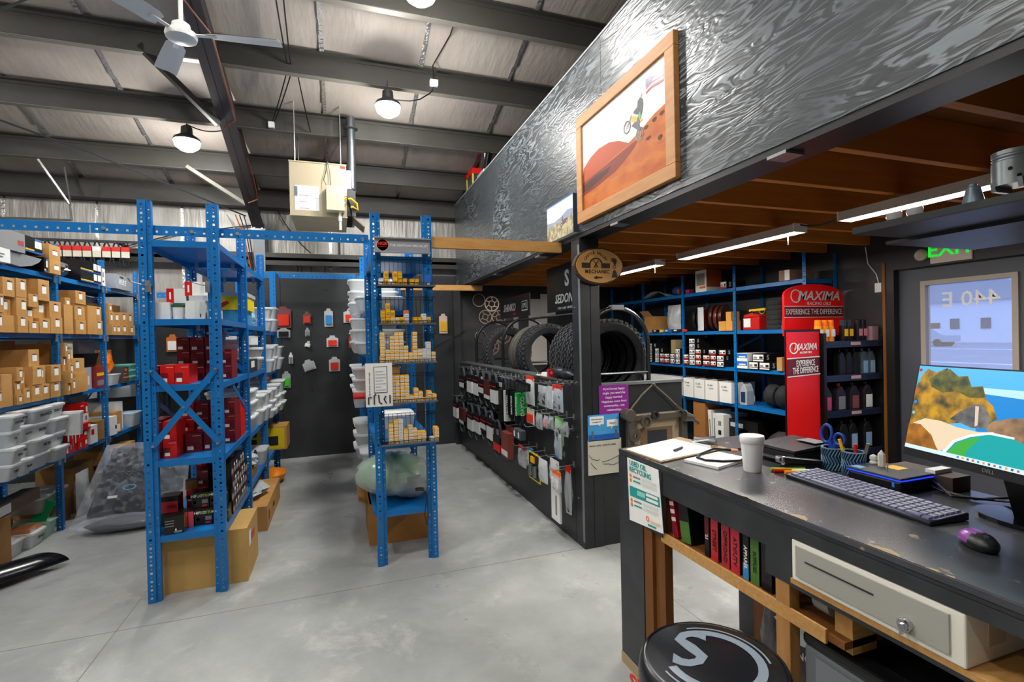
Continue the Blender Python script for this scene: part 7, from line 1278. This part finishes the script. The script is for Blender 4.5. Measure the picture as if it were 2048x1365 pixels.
# used oil poster
up = thing('recycling_notice', 'laminated used oil recycling notice on the desk corner', 'notice', (1.222, 1.84, .71)); Lq = [(1.2265, 1.972, .985), (1.2265, 1.737, .985), (1.219, 1.70, .735), (1.219, 1.948, .708)]
def nq(u, v, off=0):
    a = Vector(Lq[0]).lerp(Vector(Lq[1]), u); c = Vector(Lq[3]).lerp(Vector(Lq[2]), u); p = a.lerp(c, 1-v); return (p.x-off, p.y, p.z)
def nquad(u0, u1, v0, v1, m, nm, off): B().poly([nq(u0,v0,off), nq(u1,v0,off), nq(u1,v1,off), nq(u0,v1,off)]).obj(nm, m, sheet_)
sheet_ = B().add([nq(u, v, o) for o in (0, -.002) for u, v in ((0,0),(1,0),(1,1),(0,1))], [(0,1,2,3),(4,5,6,7),(0,1,5,4),(1,2,6,5),(2,3,7,6),(3,0,4,7)]).obj('sheet', paper, up); tealp = mat('teal_print', '#1f9a92', .5); orp = mat('orange_print', '#e8873a', .5)
nquad(.05, .97, .40, .56, tealp, 'teal_band', .001); nquad(.58, .93, .50, .545, paper, 'band_field', .0016); nquad(.58, .93, .425, .475, paper, 'band_field', .0016); nquad(.3, .55, .45, .53, mat('pale_teal', '#8fcfc6', .5), 'band_text', .0016)
for k, v in enumerate((.73, .66, .34, .27)):
    B().cyl(nq(.1, v, .0016), nq(.1, v, .0), .0085, n=14).obj('number_dot', orp, sheet_); nquad(.18, .42, v-.012, v+.012, tealp if k % 2 else grey, 'line', .0012)
    for j in range(3): nquad(.46, .92, v+.015-.02*j, v+.021-.02*j, mat('lightgrey_print', '#b9c0c0', .6), 'line', .0012)
text('USED OIL', .031, tealp, up, nq(.36, .935, .0014), FX, bold=.012); text('RECYCLING', .031, tealp, up, nq(.42, .83, .0014), FX, bold=.012); B().lathe([(.007, 0), (.011, 0), (.011, .001), (.007, .001)], nq(.58, .14, .002), 16, 0, 'x', True).obj('logo_ring', orp, up); nquad(.66, .95, .09, .13, mat('pale_orange', '#edc7a8', .5), 'logo_text', .0012); nquad(.58, .82, .03, .06, tealp, 'button', .0012)
# ---- on the desk
def flat(name, label, pts, th, m, cat, z=DT): return tag(B().prism(pts, 'z', z+.0008, z+.0008+th).obj(name, m), label, cat)
cbp = thing('clipboard', 'brown clipboard with white form at the desk corner', 'clipboard', (1.5, 1.92, DT)); B().prism([(1.232, 2.0), (1.245, 1.74), (1.67, 1.83), (1.63, 2.12)], 'z', DT+.0008, DT+.006).obj('board', mat('hardboard', '#9a7b50', .6), cbp); B().prism([(1.238, 1.995), (1.252, 1.752), (1.6, 1.822), (1.57, 2.09)], 'z', DT+.0062, DT+.008).obj('form', paper, cbp)
B().beam((1.60, 1.96, DT+.012), (1.62, 1.86, DT+.012), .05, .012).obj('clip_base', chrome, cbp); B().beam((1.59, 1.97, DT+.02), (1.66, 1.90, DT+.042), .06, .006).obj('clip_lever', chrome, cbp); B().cyl((1.60, 1.97, DT+.03), (1.64, 1.87, DT+.03), .008, n=10).obj('clip_spring', chrome, cbp)
for k in range(9): B().beam((1.27+.035*k, 1.78+.006*k, DT+.0083), (1.265+.035*k, 1.97+.006*k, DT+.0083), .0015, .0004).obj('form_line', mat('form_grey', '#c3c6c9', .6), cbp)
tag(B().cyl((1.40, 1.86, DT+.014), (1.46, 1.89, DT+.014), .0055, n=10).cyl((1.46, 1.89, DT+.014), (1.475, 1.898, DT+.014), .006, .003, n=10).obj('pen', mat('navy_pen', '#2c2f52', .35), smooth=True), 'dark blue pen lying on the clipboard form', 'pen')
tag(B().cyl((1.70, 1.80, DT+.006), (1.76, 1.72, DT+.006), .005, n=10).obj('pen', black, smooth=True), 'black pen beside the clipboard clip', 'pen')
flat('note_pad', 'white note pad in front of the paper cup', [(1.345, 1.725), (1.385, 1.57), (1.60, 1.635), (1.57, 1.775)], .01, paper, 'pad')
ep = thing('ear_plugs', 'banded ear plugs with orange tips on the note pad', 'ear plugs', (1.5, 1.7, DT+.011)); B().tube([(1.60, 1.735, DT+.022), (1.53, 1.76, DT+.03), (1.45, 1.75, DT+.016), (1.40, 1.71, DT+.016), (1.40, 1.66, DT+.016), (1.45, 1.62, DT+.016), (1.52, 1.60, DT+.016), (1.57, 1.625, DT+.018), (1.605, 1.66, DT+.02)], .005, 6).obj('band', black, ep, True)
for p0, p1 in (((1.60, 1.735, DT+.022), (1.625, 1.72, DT+.02)), ((1.605, 1.66, DT+.02), (1.62, 1.68, DT+.02))): B().cyl(p0, p1, .008, .006, n=12).obj('plug', mat('plug_peach', '#e8a070', .6), ep, True)
cu = thing('foam_cup', 'white foam cup standing on the desk', 'cup', (1.49, 1.505, DT+.0006)); B().lathe([(.0, 0), (.03, 0), (.032, .006), (.0405, .108), (.0425, .110), (.0435, .135), (.042, .137), (.039, .11), (.03, .01), (0, .008)], n=36).obj('cup', mat('foam_white', '#f2f2f0', .6), cu, True, rel=True); B().lathe([(.0408, .108), (.0432, .111), (.0442, .134), (.0425, .138)], n=36).obj('rim', MATS['foam_white'], cu, True, rel=True)
cmx = thing('receipt_printer', 'black receipt printer with flat lid on the desk', 'printer', (1.77, 1.57, DT)); B().box(1.67, 1.87, 1.475, 1.66, DT+.0006, DT+.055).obj('base', black, cmx, bevel=.012); B().add([(1.665, 1.47, DT+.056), (1.875, 1.47, DT+.066), (1.875, 1.665, DT+.066), (1.665, 1.665, DT+.056), (1.665, 1.47, DT+.066), (1.875, 1.47, DT+.078), (1.875, 1.665, DT+.078), (1.665, 1.665, DT+.066)], [(3,2,1,0),(4,5,6,7),(0,1,5,4),(1,2,6,5),(2,3,7,6),(3,0,4,7)]).obj('lid', mat('lid_navy', '#14161f', .25), cmx); B().box(1.80, 1.87, 1.49, 1.58, DT+.079, DT+.081).obj('plate', mat('plate_grey', '#6e6e76', .4), cmx); B().box(1.655, 1.672, 1.5, 1.64, DT+.02, DT+.026).obj('trim', steel, cmx)
stp = thing('stapler', 'black stapler lying in front of the receipt printer', 'stapler', (1.66, 1.44, DT)); B().beam((1.60, 1.47, DT+.012), (1.74, 1.42, DT+.012), .03, .022).obj('base', black, stp, bevel=.004); B().beam((1.59, 1.475, DT+.045), (1.74, 1.42, DT+.026), .032, .02).obj('arm', black, stp, bevel=.005); B().box(1.588, 1.602, 1.455, 1.49, DT+.03, DT+.056).obj('chrome_nose', chrome, stp, bevel=.003)
# pen holders
def holder(x, y, label):
    t = thing('pen_holder', label, 'holder', (x, y, DT+.0006), 0, 'ribbed pen holders'); r, h = .037, .085; hm = mat('holder_blue', '#5f8299', .5); hd_ = mat('holder_navy', '#16344a', .5)
    B().lathe([(0, 0), (r-.002, 0), (r-.002, h), (r-.006, h), (r-.006, .006), (0, .006)], n=28).obj('shell', hd_, t, True, rel=True); b_ = B()
    for k in range(22):
        a = 2*math.pi*k/22; pts = []
        for z, da in ((.002, .0), (h*.33, .36), (h*.66, .0), (h-.001, .36)): pts.append((r*math.cos(a+da), r*math.sin(a+da), z))
        fine = []
        for p, q in zip(pts, pts[1:]): fine += [Vector(p).lerp(Vector(q), s/4) for s in range(4)]
        b_.tube([Vector((v.x, v.y, 0)).normalized()*r+Vector((0, 0, v.z)) for v in fine]+[pts[-1]], .0022, 4)
    o = b_.obj('ribs', hm, t, rel=True); o['kind'] = 'stuff'; B().lathe([(r-.005, h-.003), (r+.002, h-.003), (r+.002, h+.001), (r-.005, h+.001)], n=28, close=True).obj('rim', hm, t, True, rel=True)
holder(1.785, 1.405, 'blue grey zigzag ribbed pen holder with scissors'); holder(1.79, 1.325, 'blue grey zigzag ribbed pen holder with pens')
sc = thing('scissors', 'blue handled scissors standing in the pen holder', 'scissors', (1.78, 1.405, DT+.01)); sbm = mat('scissor_blue', '#1e3f9a', .3)
B().tube([(1.78+.004*math.sin(a*1.0), 1.425+.022*math.cos(a), DT+.135+.034*math.sin(a)) for a in [2*math.pi*i/18 for i in range(18)]], .0058, 8, closed=True).obj('large_loop', sbm, sc, True); B().tube([(1.78, 1.372+.021*math.cos(a), DT+.122+.021*math.sin(a)) for a in [2*math.pi*i/16 for i in range(16)]], .0055, 8, closed=True).obj('small_loop', sbm, sc, True)
B().tube([(1.78, 1.41, DT+.11), (1.78, 1.402, DT+.08), (1.78, 1.40, DT+.05)], .011, 8).tube([(1.78, 1.385, DT+.105), (1.78, 1.395, DT+.08), (1.78, 1.397, DT+.05)], .009, 8).obj('shank', sbm, sc, True); B().box(1.778, 1.782, 1.392, 1.408, DT+.012, DT+.055).obj('blades', steel, sc)
for i, (p0, p1, m_, l_) in enumerate((((1.785, 1.34, DT+.01), (1.77, 1.365, DT+.125), yellow, 'yellow pen standing in the right holder'), ((1.79, 1.315, DT+.01), (1.785, 1.315, DT+.115), red, 'red marker standing in the right holder'), ((1.8, 1.31, DT+.01), (1.81, 1.285, DT+.12), steel, 'steel tool standing in the right holder'))): tag(B().cyl(p0, p1, .006, n=10).obj('pen', m_, smooth=True), l_, 'pen', 'pens in the right holder')
# mini computer with crystals
mc = thing('mini_computer', 'black mini computer with blue lit edge on the desk', 'computer', (1.77, 1.23, DT)); B().box(1.695, 1.85, 1.10, 1.278, DT+.0006, DT+.042).obj('base', black, mc, bevel=.008); B().box(1.693, 1.852, 1.098, 1.28, DT+.0425, DT+.0455).obj('light_strip', mat('blue_glow', '#1a3cff', .3, emit=1.2), mc); B().box(1.692, 1.853, 1.097, 1.281, DT+.046, DT+.054).obj('top', mat('mc_top', '#3a3a3c', .35), mc, bevel=.003); B().box(1.694, 1.696, 1.12, 1.128, DT+.02, DT+.035).obj('usb_port', mat('usb_blue', '#2c78d0', .4), mc); B().box(1.70, 1.73, 1.235, 1.27, DT+.0541, DT+.0546).obj('sticker', mat('sticker_cyan', '#5fa8d8', .4), mc); B().box(1.79, 1.84, 1.17, 1.22, DT+.0541, DT+.0546).obj('sticker', yellow, mc)
qz = mat('quartz', '#dfe0d8', .12, alpha=.75)
tag(B().lathe([(.011, 0), (.012, .03), (.011, .042), (0, .058)], (1.79, 1.225, DT+.0548), 6).obj('crystal', qz), 'pointed clear crystal on the mini computer', 'crystal'); tag(B().lathe([(.012, 0), (.013, .006), (.009, .01), (.013, .018), (.011, .028), (0, .034)], (1.80, 1.26, DT+.0548), 14).obj('crystal', qz, smooth=True), 'small round glass figurine on the mini computer', 'figurine')
tag(B().cyl((1.745, 1.175, DT+.055), (1.745, 1.175, DT+.075), .002, n=8).obj('small_screw', zinc), 'tiny upright screw on the mini computer', 'screw'); pack('white_adapter', 'white plastic channel piece behind the mini computer', 'plastic', (1.86, 1.945, 1.10, 1.13, DT+.05, DT+.062), '-x', white, []); pack('brown_box', 'dark brown box behind the mini computer', 'box', (1.86, 1.95, 1.05, 1.25, DT+.0006, DT+.049), '-x', mat('darkbrown', '#3a2f22', .6), [])
# pens in front of the keyboard
for i, (p0, p1, m_, c_, l_) in enumerate((((1.55, 1.475, DT), (1.665, 1.425, DT), mat('lime_pen', '#a9d81a', .35), MATS['lime_pen'], 'lime highlighter lying behind the keyboard'), ((1.545, 1.455, DT), (1.672, 1.40, DT), red, paper, 'red and white marker lying behind the keyboard'), ((1.565, 1.425, DT), (1.66, 1.385, DT), mat('amber_pen', '#eea614', .35), MATS['amber_pen'], 'yellow orange gel pen lying behind the keyboard'))):
    a, c = Vector(p0)+Vector((0, 0, .0075)), Vector(p1)+Vector((0, 0, .0075)); o = tag(B().cyl(a, a.lerp(c, .45), .0068, n=10).obj('marker', m_, smooth=True), l_, 'pen'); B().cyl(a.lerp(c, .45), c, .0062, n=10).obj('barrel', c_, o, True)
# keyboard
kb = thing('keyboard', 'black backlit keyboard lying along the desk', 'keyboard', (1.585, 1.14, DT+.001), math.radians(-4.5)); kw, kl = .145, .50
B().add([(-kw/2, -kl/2, 0), (kw/2, -kl/2, 0), (kw/2, kl/2, 0), (-kw/2, kl/2, 0), (-kw/2, -kl/2, .012), (kw/2, -kl/2, .022), (kw/2, kl/2, .022), (-kw/2, kl/2, .012)], [(3,2,1,0),(4,5,6,7),(0,1,5,4),(1,2,6,5),(2,3,7,6),(3,0,4,7)]).obj('base', mat('kb_black', '#14161f', .35), kb, rel=True, bevel=.004)
B().add([(-kw/2+.008, -kl/2+.008, .0127), (kw/2-.008, -kl/2+.008, .0216), (kw/2-.008, kl/2-.008, .0216), (-kw/2+.008, kl/2-.008, .0127)], [(0,1,2,3)]).obj('backlight', mat('kb_glow', '#22305f', .4, emit=.12), kb, rel=True)
keym = mat('key_grey', '#666a80', .4); kmesh = {}
for r in range(6):
    u = 0; widths = [1]*21 if r != 0 else [1.25, 1.25, 1.25, 6.25, 1.25, 1.25, 1.25, 1.25, 1, 1, 1, 2, 1]
    x_ = -kw/2+.021+r*.0206; tot = sum(widths); unit = (kl-.022)/tot; y_ = kl/2-.011
    for w_ in widths:
        l_ = unit*w_; z_ = .0130+(x_+kw/2-.008)/(kw-.016)*.0089; key_ = round(l_, 4)
        if key_ not in kmesh: kmesh[key_] = B().add([(-.0085, -l_/2+.0016, 0), (.0085, -l_/2+.0016, 0), (.0085, l_/2-.0016, 0), (-.0085, l_/2-.0016, 0), (-.0074, -l_/2+.0028, .0045), (.0074, -l_/2+.0028, .0045), (.0074, l_/2-.0028, .0045), (-.0074, l_/2-.0028, .0045)], [(3,2,1,0),(4,5,6,7),(0,1,5,4),(1,2,6,5),(2,3,7,6),(3,0,4,7)]).mesh('key', keym)
        inst(kmesh[key_], 'key', kb, (x_, y_-l_/2, z_), (0, -.062, 0)); y_ -= l_
# mouse
ms = thing('computer_mouse', 'purple and black computer mouse on the desk', 'mouse', (1.465, .775, DT+.0006), math.radians(-35)); b_ = B().blob((0, 0, .012), (.034, .055, .026), 20, 12); b_.v = [(x_, y_, max(z_, .0)) for x_, y_, z_ in b_.v]; b_.m = [1 if (sum(b_.v[i][1] for i in f)/len(f) < -.012 and sum(b_.v[i][2] for i in f)/len(f) > .008) or sum(b_.v[i][2] for i in f)/len(f) < .009 else 0 for f in b_.f]; b_.obj('shell', [mat('mouse_purple', '#7d3f8c', .28), black], ms, True, rel=True); B().cyl((-.004, -.03, .03), (.004, -.03, .03), .008, n=12).obj('wheel', dark, ms, True, rel=True)
# monitor
mo = thing('computer_monitor', 'black monitor showing a beach wallpaper on the desk', 'monitor', (1.66, .82, DT)); th = math.radians(-12.6); tl_ = math.radians(12)
MB = Vector((1.65, 1.064, 1.157)); du = Vector((-math.sin(math.radians(13)), -math.cos(math.radians(13)), 0)); dn = Vector((math.cos(math.radians(13)), -math.sin(math.radians(13)), 0)); dv = (dn*math.sin(tl_)+Vector((0, 0, math.cos(tl_)))); dnn = (dn*math.cos(tl_)-Vector((0, 0, math.sin(tl_)))); MW, MH = .50, .284
def mp(u, v, off=0): return MB+du*(u*MW)+dv*(v*MH)-dnn*off
SCREEN = []
def mquad(pts, m, nm, off, par=None):
    o = B().poly([mp(u, v, off) for u, v in pts]).obj(nm, m, SCREEN[0] if SCREEN else mo)
    if not SCREEN: SCREEN.append(o)
c8 = [mp(0,0), mp(1,0), mp(1,1), mp(0,1), mp(0,0,-.03), mp(1,0,-.03), mp(1,1,-.03), mp(0,1,-.03)]; B().add(c8, [(0,1,2,3),(7,6,5,4),(0,4,5,1),(1,5,6,2),(2,6,7,3),(3,7,4,0)]).obj('housing', mat('monitor_black', '#111214', .4), mo)
sx0, sx1, sy0, sy1 = .012, .988, .085, .985
def em(n_, c, s=.85):
    m = mat(n_, c, .25, emit=s); m.node_tree.nodes['Principled BSDF'].inputs['Base Color'].default_value = (.01, .01, .01, 1); return m
def scr(uv): return [(sx0+(sx1-sx0)*u, sy0+(sy1-sy0)*v) for u, v in uv]
def emn(n_, c, c2, sc_):
    m = mat(n_, c, .3, noise=(sc_, c2, 6, .35, .65)); nt = m.node_tree; b = nt.nodes['Principled BSDF']; src = b.inputs['Base Color'].links[0].from_socket; nt.links.new(src, b.inputs['Emission Color']); b.inputs['Emission Strength'].default_value = .85; nt.links.remove(b.inputs['Base Color'].links[0]); b.inputs['Base Color'].default_value = (.01, .01, .01, 1); return m
mquad(scr([(0,0),(1,0),(1,1),(0,1)]), em('scr_sky', '#4fb4ee'), 'screen', .001); mquad(scr([(.3,.8),(1,.82),(1,.72),(.3,.7)]), em('scr_skypale', '#b9e2f5'), 'sky_glow', .0013); mquad(scr([(.4,.74),(1,.70),(1,.3),(.4,.3)]), em('scr_sea', '#1586d2'), 'sea', .0016)
mquad(scr([(.45,.44),(.56,.52),(.66,.55),(.74,.5),(.84,.47),(1,.46),(1,.06),(.5,.06)]), emn('scr_rock', '#a9835c', '#6f5a45', 30), 'rocks', .0019)
mquad(scr([(0,.28),(0,.72),(.02,.86),(.06,.97),(.12,.93),(.18,.99),(.25,.9),(.31,.92),(.34,.8),(.40,.82),(.43,.68),(.47,.62),(.5,.5),(.46,.42),(.36,.42),(.2,.34)]), emn('scr_cliff', '#c99418', '#3a3a22', 26), 'wooded_cliff', .0022)
mquad(scr([(.08,.85),(.14,.93),(.2,.98),(.26,.9),(.31,.91),(.34,.8),(.4,.8),(.42,.7),(.34,.68),(.26,.74),(.18,.7),(.1,.76)]), emn('scr_tree', '#2c3a24', '#6f6a22', 40), 'trees', .0025); mquad(scr([(.25,.42),(.3,.52),(.38,.62),(.42,.62),(.47,.5),(.46,.38),(.38,.36),(.3,.4)]), emn('scr_stone', '#7d7a72', '#3c4248', 30), 'stone_face', .0028)
mquad(scr([(0,.28),(.1,.38),(.2,.38),(.3,.34),(.42,.33),(.5,.36),(.4,.22),(.3,.1),(.2,.03),(0,.03)]), em('scr_sand', '#e6cfae'), 'sand', .0031); mquad(scr([(.26,.06),(.3,.18),(.38,.27),(.48,.33),(.6,.32),(.72,.24),(.85,.15),(1,.08),(1,.0),(.24,.0)]), em('scr_bay', '#0fa0a2'), 'bay', .0034); mquad(scr([(.27,.05),(.32,.18),(.4,.26),(.44,.28),(.38,.12),(.37,.04)]), em('scr_bay2', '#3fa83e'), 'shallows', .0037)
mquad(scr([(.24,.04),(.29,.19),(.38,.29),(.49,.35),(.6,.34),(.6,.32),(.48,.325),(.385,.265),(.305,.175),(.26,.04)]), em('scr_foam', '#eef4f2'), 'foam', .004); mquad(scr([(0,.3),(.08,.3),(.16,.2),(.2,.08),(.22,.04),(0,.04)]), emn('scr_cliff2', '#b5741c', '#7a4a14', 30), 'near_cliff', .0043); mquad(scr([(.38,.6),(.4,.6),(.41,.4),(.395,.38)]), em('scr_fall', '#d9c3ae'), 'rock_streak', .0034)
mquad(scr([(0,0),(1,0),(1,.045),(0,.045)]), em('scr_bar', '#cfe6ec'), 'task_bar', .0046)
for k in range(12): u = .33+.028*k; mquad(scr([(u,.012),(u+.012,.012),(u+.012,.034),(u,.034)]), em('scr_ic%d' % (k % 4), ('#2f86d8', '#d8a23a', '#4a5560', '#c94f3f')[k % 4]), 'task_icon', .0049)
for k, c_ in enumerate(('#b01e24', '#2fb6c2', '#d94a36', '#2f86d8', '#8fb3c2', '#b5741c')): mquad(scr([(.012, .93-.13*k), (.03, .93-.13*k), (.03, .965-.13*k), (.012, .965-.13*k)]), em('scr_d%d' % k, c_), 'desktop_icon', .0052)
text('DELL', .014, steel, mo, mp(.5, .04, .001), (math.pi/2-tl_, 0, -math.pi/2-math.radians(13)), 'maker_name')
B().beam(mp(.5, .25, -.03), mp(.5, .25, -.06), .07, .1).obj('mount', black, mo); B().beam(Vector((1.76, .815, DT+.01)), mp(.5, .25, -.055), .05, .03).obj('stand', black, mo); B().prism([(1.765+.09*math.cos(a), .81+.125*math.sin(a)) for a in [2*math.pi*i/24 for i in range(24)]], 'z', DT+.0006, DT+.012).obj('base', mat('gloss_base', '#0d0e11', .15), mo)
for i, pts in enumerate((((1.85, 1.14, DT+.02), (1.82, 1.06, DT+.012), (1.84, .98, DT+.006), (1.9, .92, DT+.02), (1.85, .85, DT+.03)), ((1.85, 1.15, DT+.03), (1.84, 1.09, DT+.03), (1.80, 1.02, DT+.008), (1.86, .94, DT+.012), (1.83, .82, DT+.04)), ((1.66, .70, DT+.006), (1.58, .66, DT+.006), (1.56, .6, DT+.006)))): tag(B().tube(pts, .004, 6).obj('cable', black if i < 2 else white, smooth=True), ['black cable from the mini computer to the monitor, outer', 'black cable from the mini computer to the monitor, inner', 'white cable on the desk at the right edge'][i], 'cable')
# ---- hanging black shelf with engine parts
hsf = thing('hanging_shelf', 'black hanging board shelf with engine parts at upper right', 'shelf', (2.1, .8, 1.91)); hbk = mat('shelf_black', '#1d1f22', .4, noise=(10, '#2a2c30', 4, .4, .75)); B().box(1.90, 2.82, .1, 1.40, 1.918, 1.945).obj('board', hbk, hsf, bevel=.002); B().box(2.2, 2.78, .1, 1.475, 1.904, 1.9178).obj('cleat', hbk, hsf)
for yy in (.3, 1.0): B().box(2.3, 2.34, yy, yy+.04, 1.946, 2.279).obj('hanger_board', db, hsf)
alu = mat('piston_alloy', '#9da6a8', .35, .6)
pt_ = thing('engine_piston', 'large bare aluminium piston on the hanging shelf', 'piston', (2.02, .96, 1.9455)); B().lathe([(.046, .045), (.055, .045), (.0555, .12), (.053, .123), (.053, .127), (.0555, .13), (.053, .133), (.053, .137), (.0555, .14), (.0555, .152), (0, .156)], n=36).obj('crown', alu, pt_, True, rel=True)
for s in (-1, 1): B().prism([(-.042, .03), (.042, .03), (.05, .06), (-.05, .06)], 'y', s*.034-.006, s*.034+.006).obj('skirt', alu, pt_, rel=True)
for a in (195, 245, 215): d = Vector((math.cos(math.radians(a)), math.sin(math.radians(a)), 0)); z_ = .09 if a != 215 else .065; B().cyl(d*.053+Vector((0, 0, z_)), d*.0565+Vector((0, 0, z_)), .012 if a == 245 else .006, n=14).obj('pin_hole', mat('hole_black', '#08080a', .6), pt_, rel=True)
tag(B().blob((2.05, .86, 1.986), (.06, .07, .04), 14, 8, jit=.08).obj('engine_casting', steel, smooth=True), 'rough grey casting beside the piston', 'casting')
cn = thing('metal_cone', 'small grey metal cone on the hanging shelf', 'cone', (1.955, 1.035, 1.9455)); B().lathe([(.03, 0), (.026, .02), (.018, .055), (.01, .06), (.01, .066), (0, .067)], n=20).obj('cone', mat('cone_grey', '#71808a', .4, .3), cn, True, rel=True)
for i, yy in enumerate((1.27, 1.2)): tag(B().lathe([(.0, 0), (.02, 0), (.026, .02), (.022, .04), (0, .05)], (1.94, yy, 1.9455), 16).obj('glass_ball', mat('clear_glass', '#eef2f4', .05, alpha=.35), smooth=True), f'round glass bulb on the hanging shelf, {("left","right")[i]} one', 'glass')
# ---- stool
stl = thing('shop_stool', 'round black padded stool with grey S logo on top', 'stool', (.90, 1.05, 0)); vin = mat('black_vinyl', '#191c21', .32); sg_ = mat('logo_silver', '#8d9aa6', .4)
B().lathe([(0, .60), (.17, .60), (.186, .612), (.192, .64), (.188, .672), (.178, .688), (.165, .694), (0, .695)], n=56).obj('seat', vin, stl, True, rel=True); B().lathe([(.176, .6895), (.1795, .6915), (.1755, .6935), (.172, .6925)], n=56, close=True).obj('piping', mat('vinyl_piping', '#0c0d10', .3), stl, True, rel=True)
B().cyl((0, 0, .1), (0, 0, .6), .03, n=18).obj('column', chrome, stl, True, rel=True); B().lathe([(.16, 0), (.165, .012), (.05, .05), (.032, .1)], n=32).obj('foot', chrome, stl, True, rel=True); B().lathe([(.14, .28), (.15, .28), (.15, .295), (.14, .295)], n=32, close=True).obj('foot_ring', chrome, stl, True, rel=True)
sa = math.radians(-38); ca, sn_ = math.cos(sa), math.sin(sa)
def lg(pts, nm): B().poly([(x_*ca-y_*sn_, x_*sn_+y_*ca, .6958) for x_, y_ in pts]).obj(nm, sg_, stl, rel=True)
for rr0, rr1, a0, a1 in ((.105, .128, -150, 128), (.140, .145, 215, 330), (.136, .1415, 10, 118)):
    n = 30; vs = []
    for r_ in (rr0, rr1):
        for i in range(n+1): a = math.radians(a0+(a1-a0)*i/n); x_, y_ = r_*math.cos(a)+.0, r_*math.sin(a); vs.append((x_*ca-y_*sn_, x_*sn_+y_*ca, .6957))
    B().add(vs, [(i, i+1, n+2+i, n+1+i) for i in range(n)]).obj('logo_arc', sg_, stl, rel=True)
text('S', .21, sg_, stl, (-.075*ca-.02*sn_, -.075*sn_+.02*ca, .6957), (0, 0, math.radians(-24)), 'logo_letter', rel=True, wx=1.0, shear=.3, bold=.02)
text('SUZUKI', .06, mat('logo_red', '#e0301c', .4), stl, (-.192, -.03, .645), (math.pi/2, 0, math.radians(-81)), 'side_letter', rel=True, bold=.03)
flush_text()
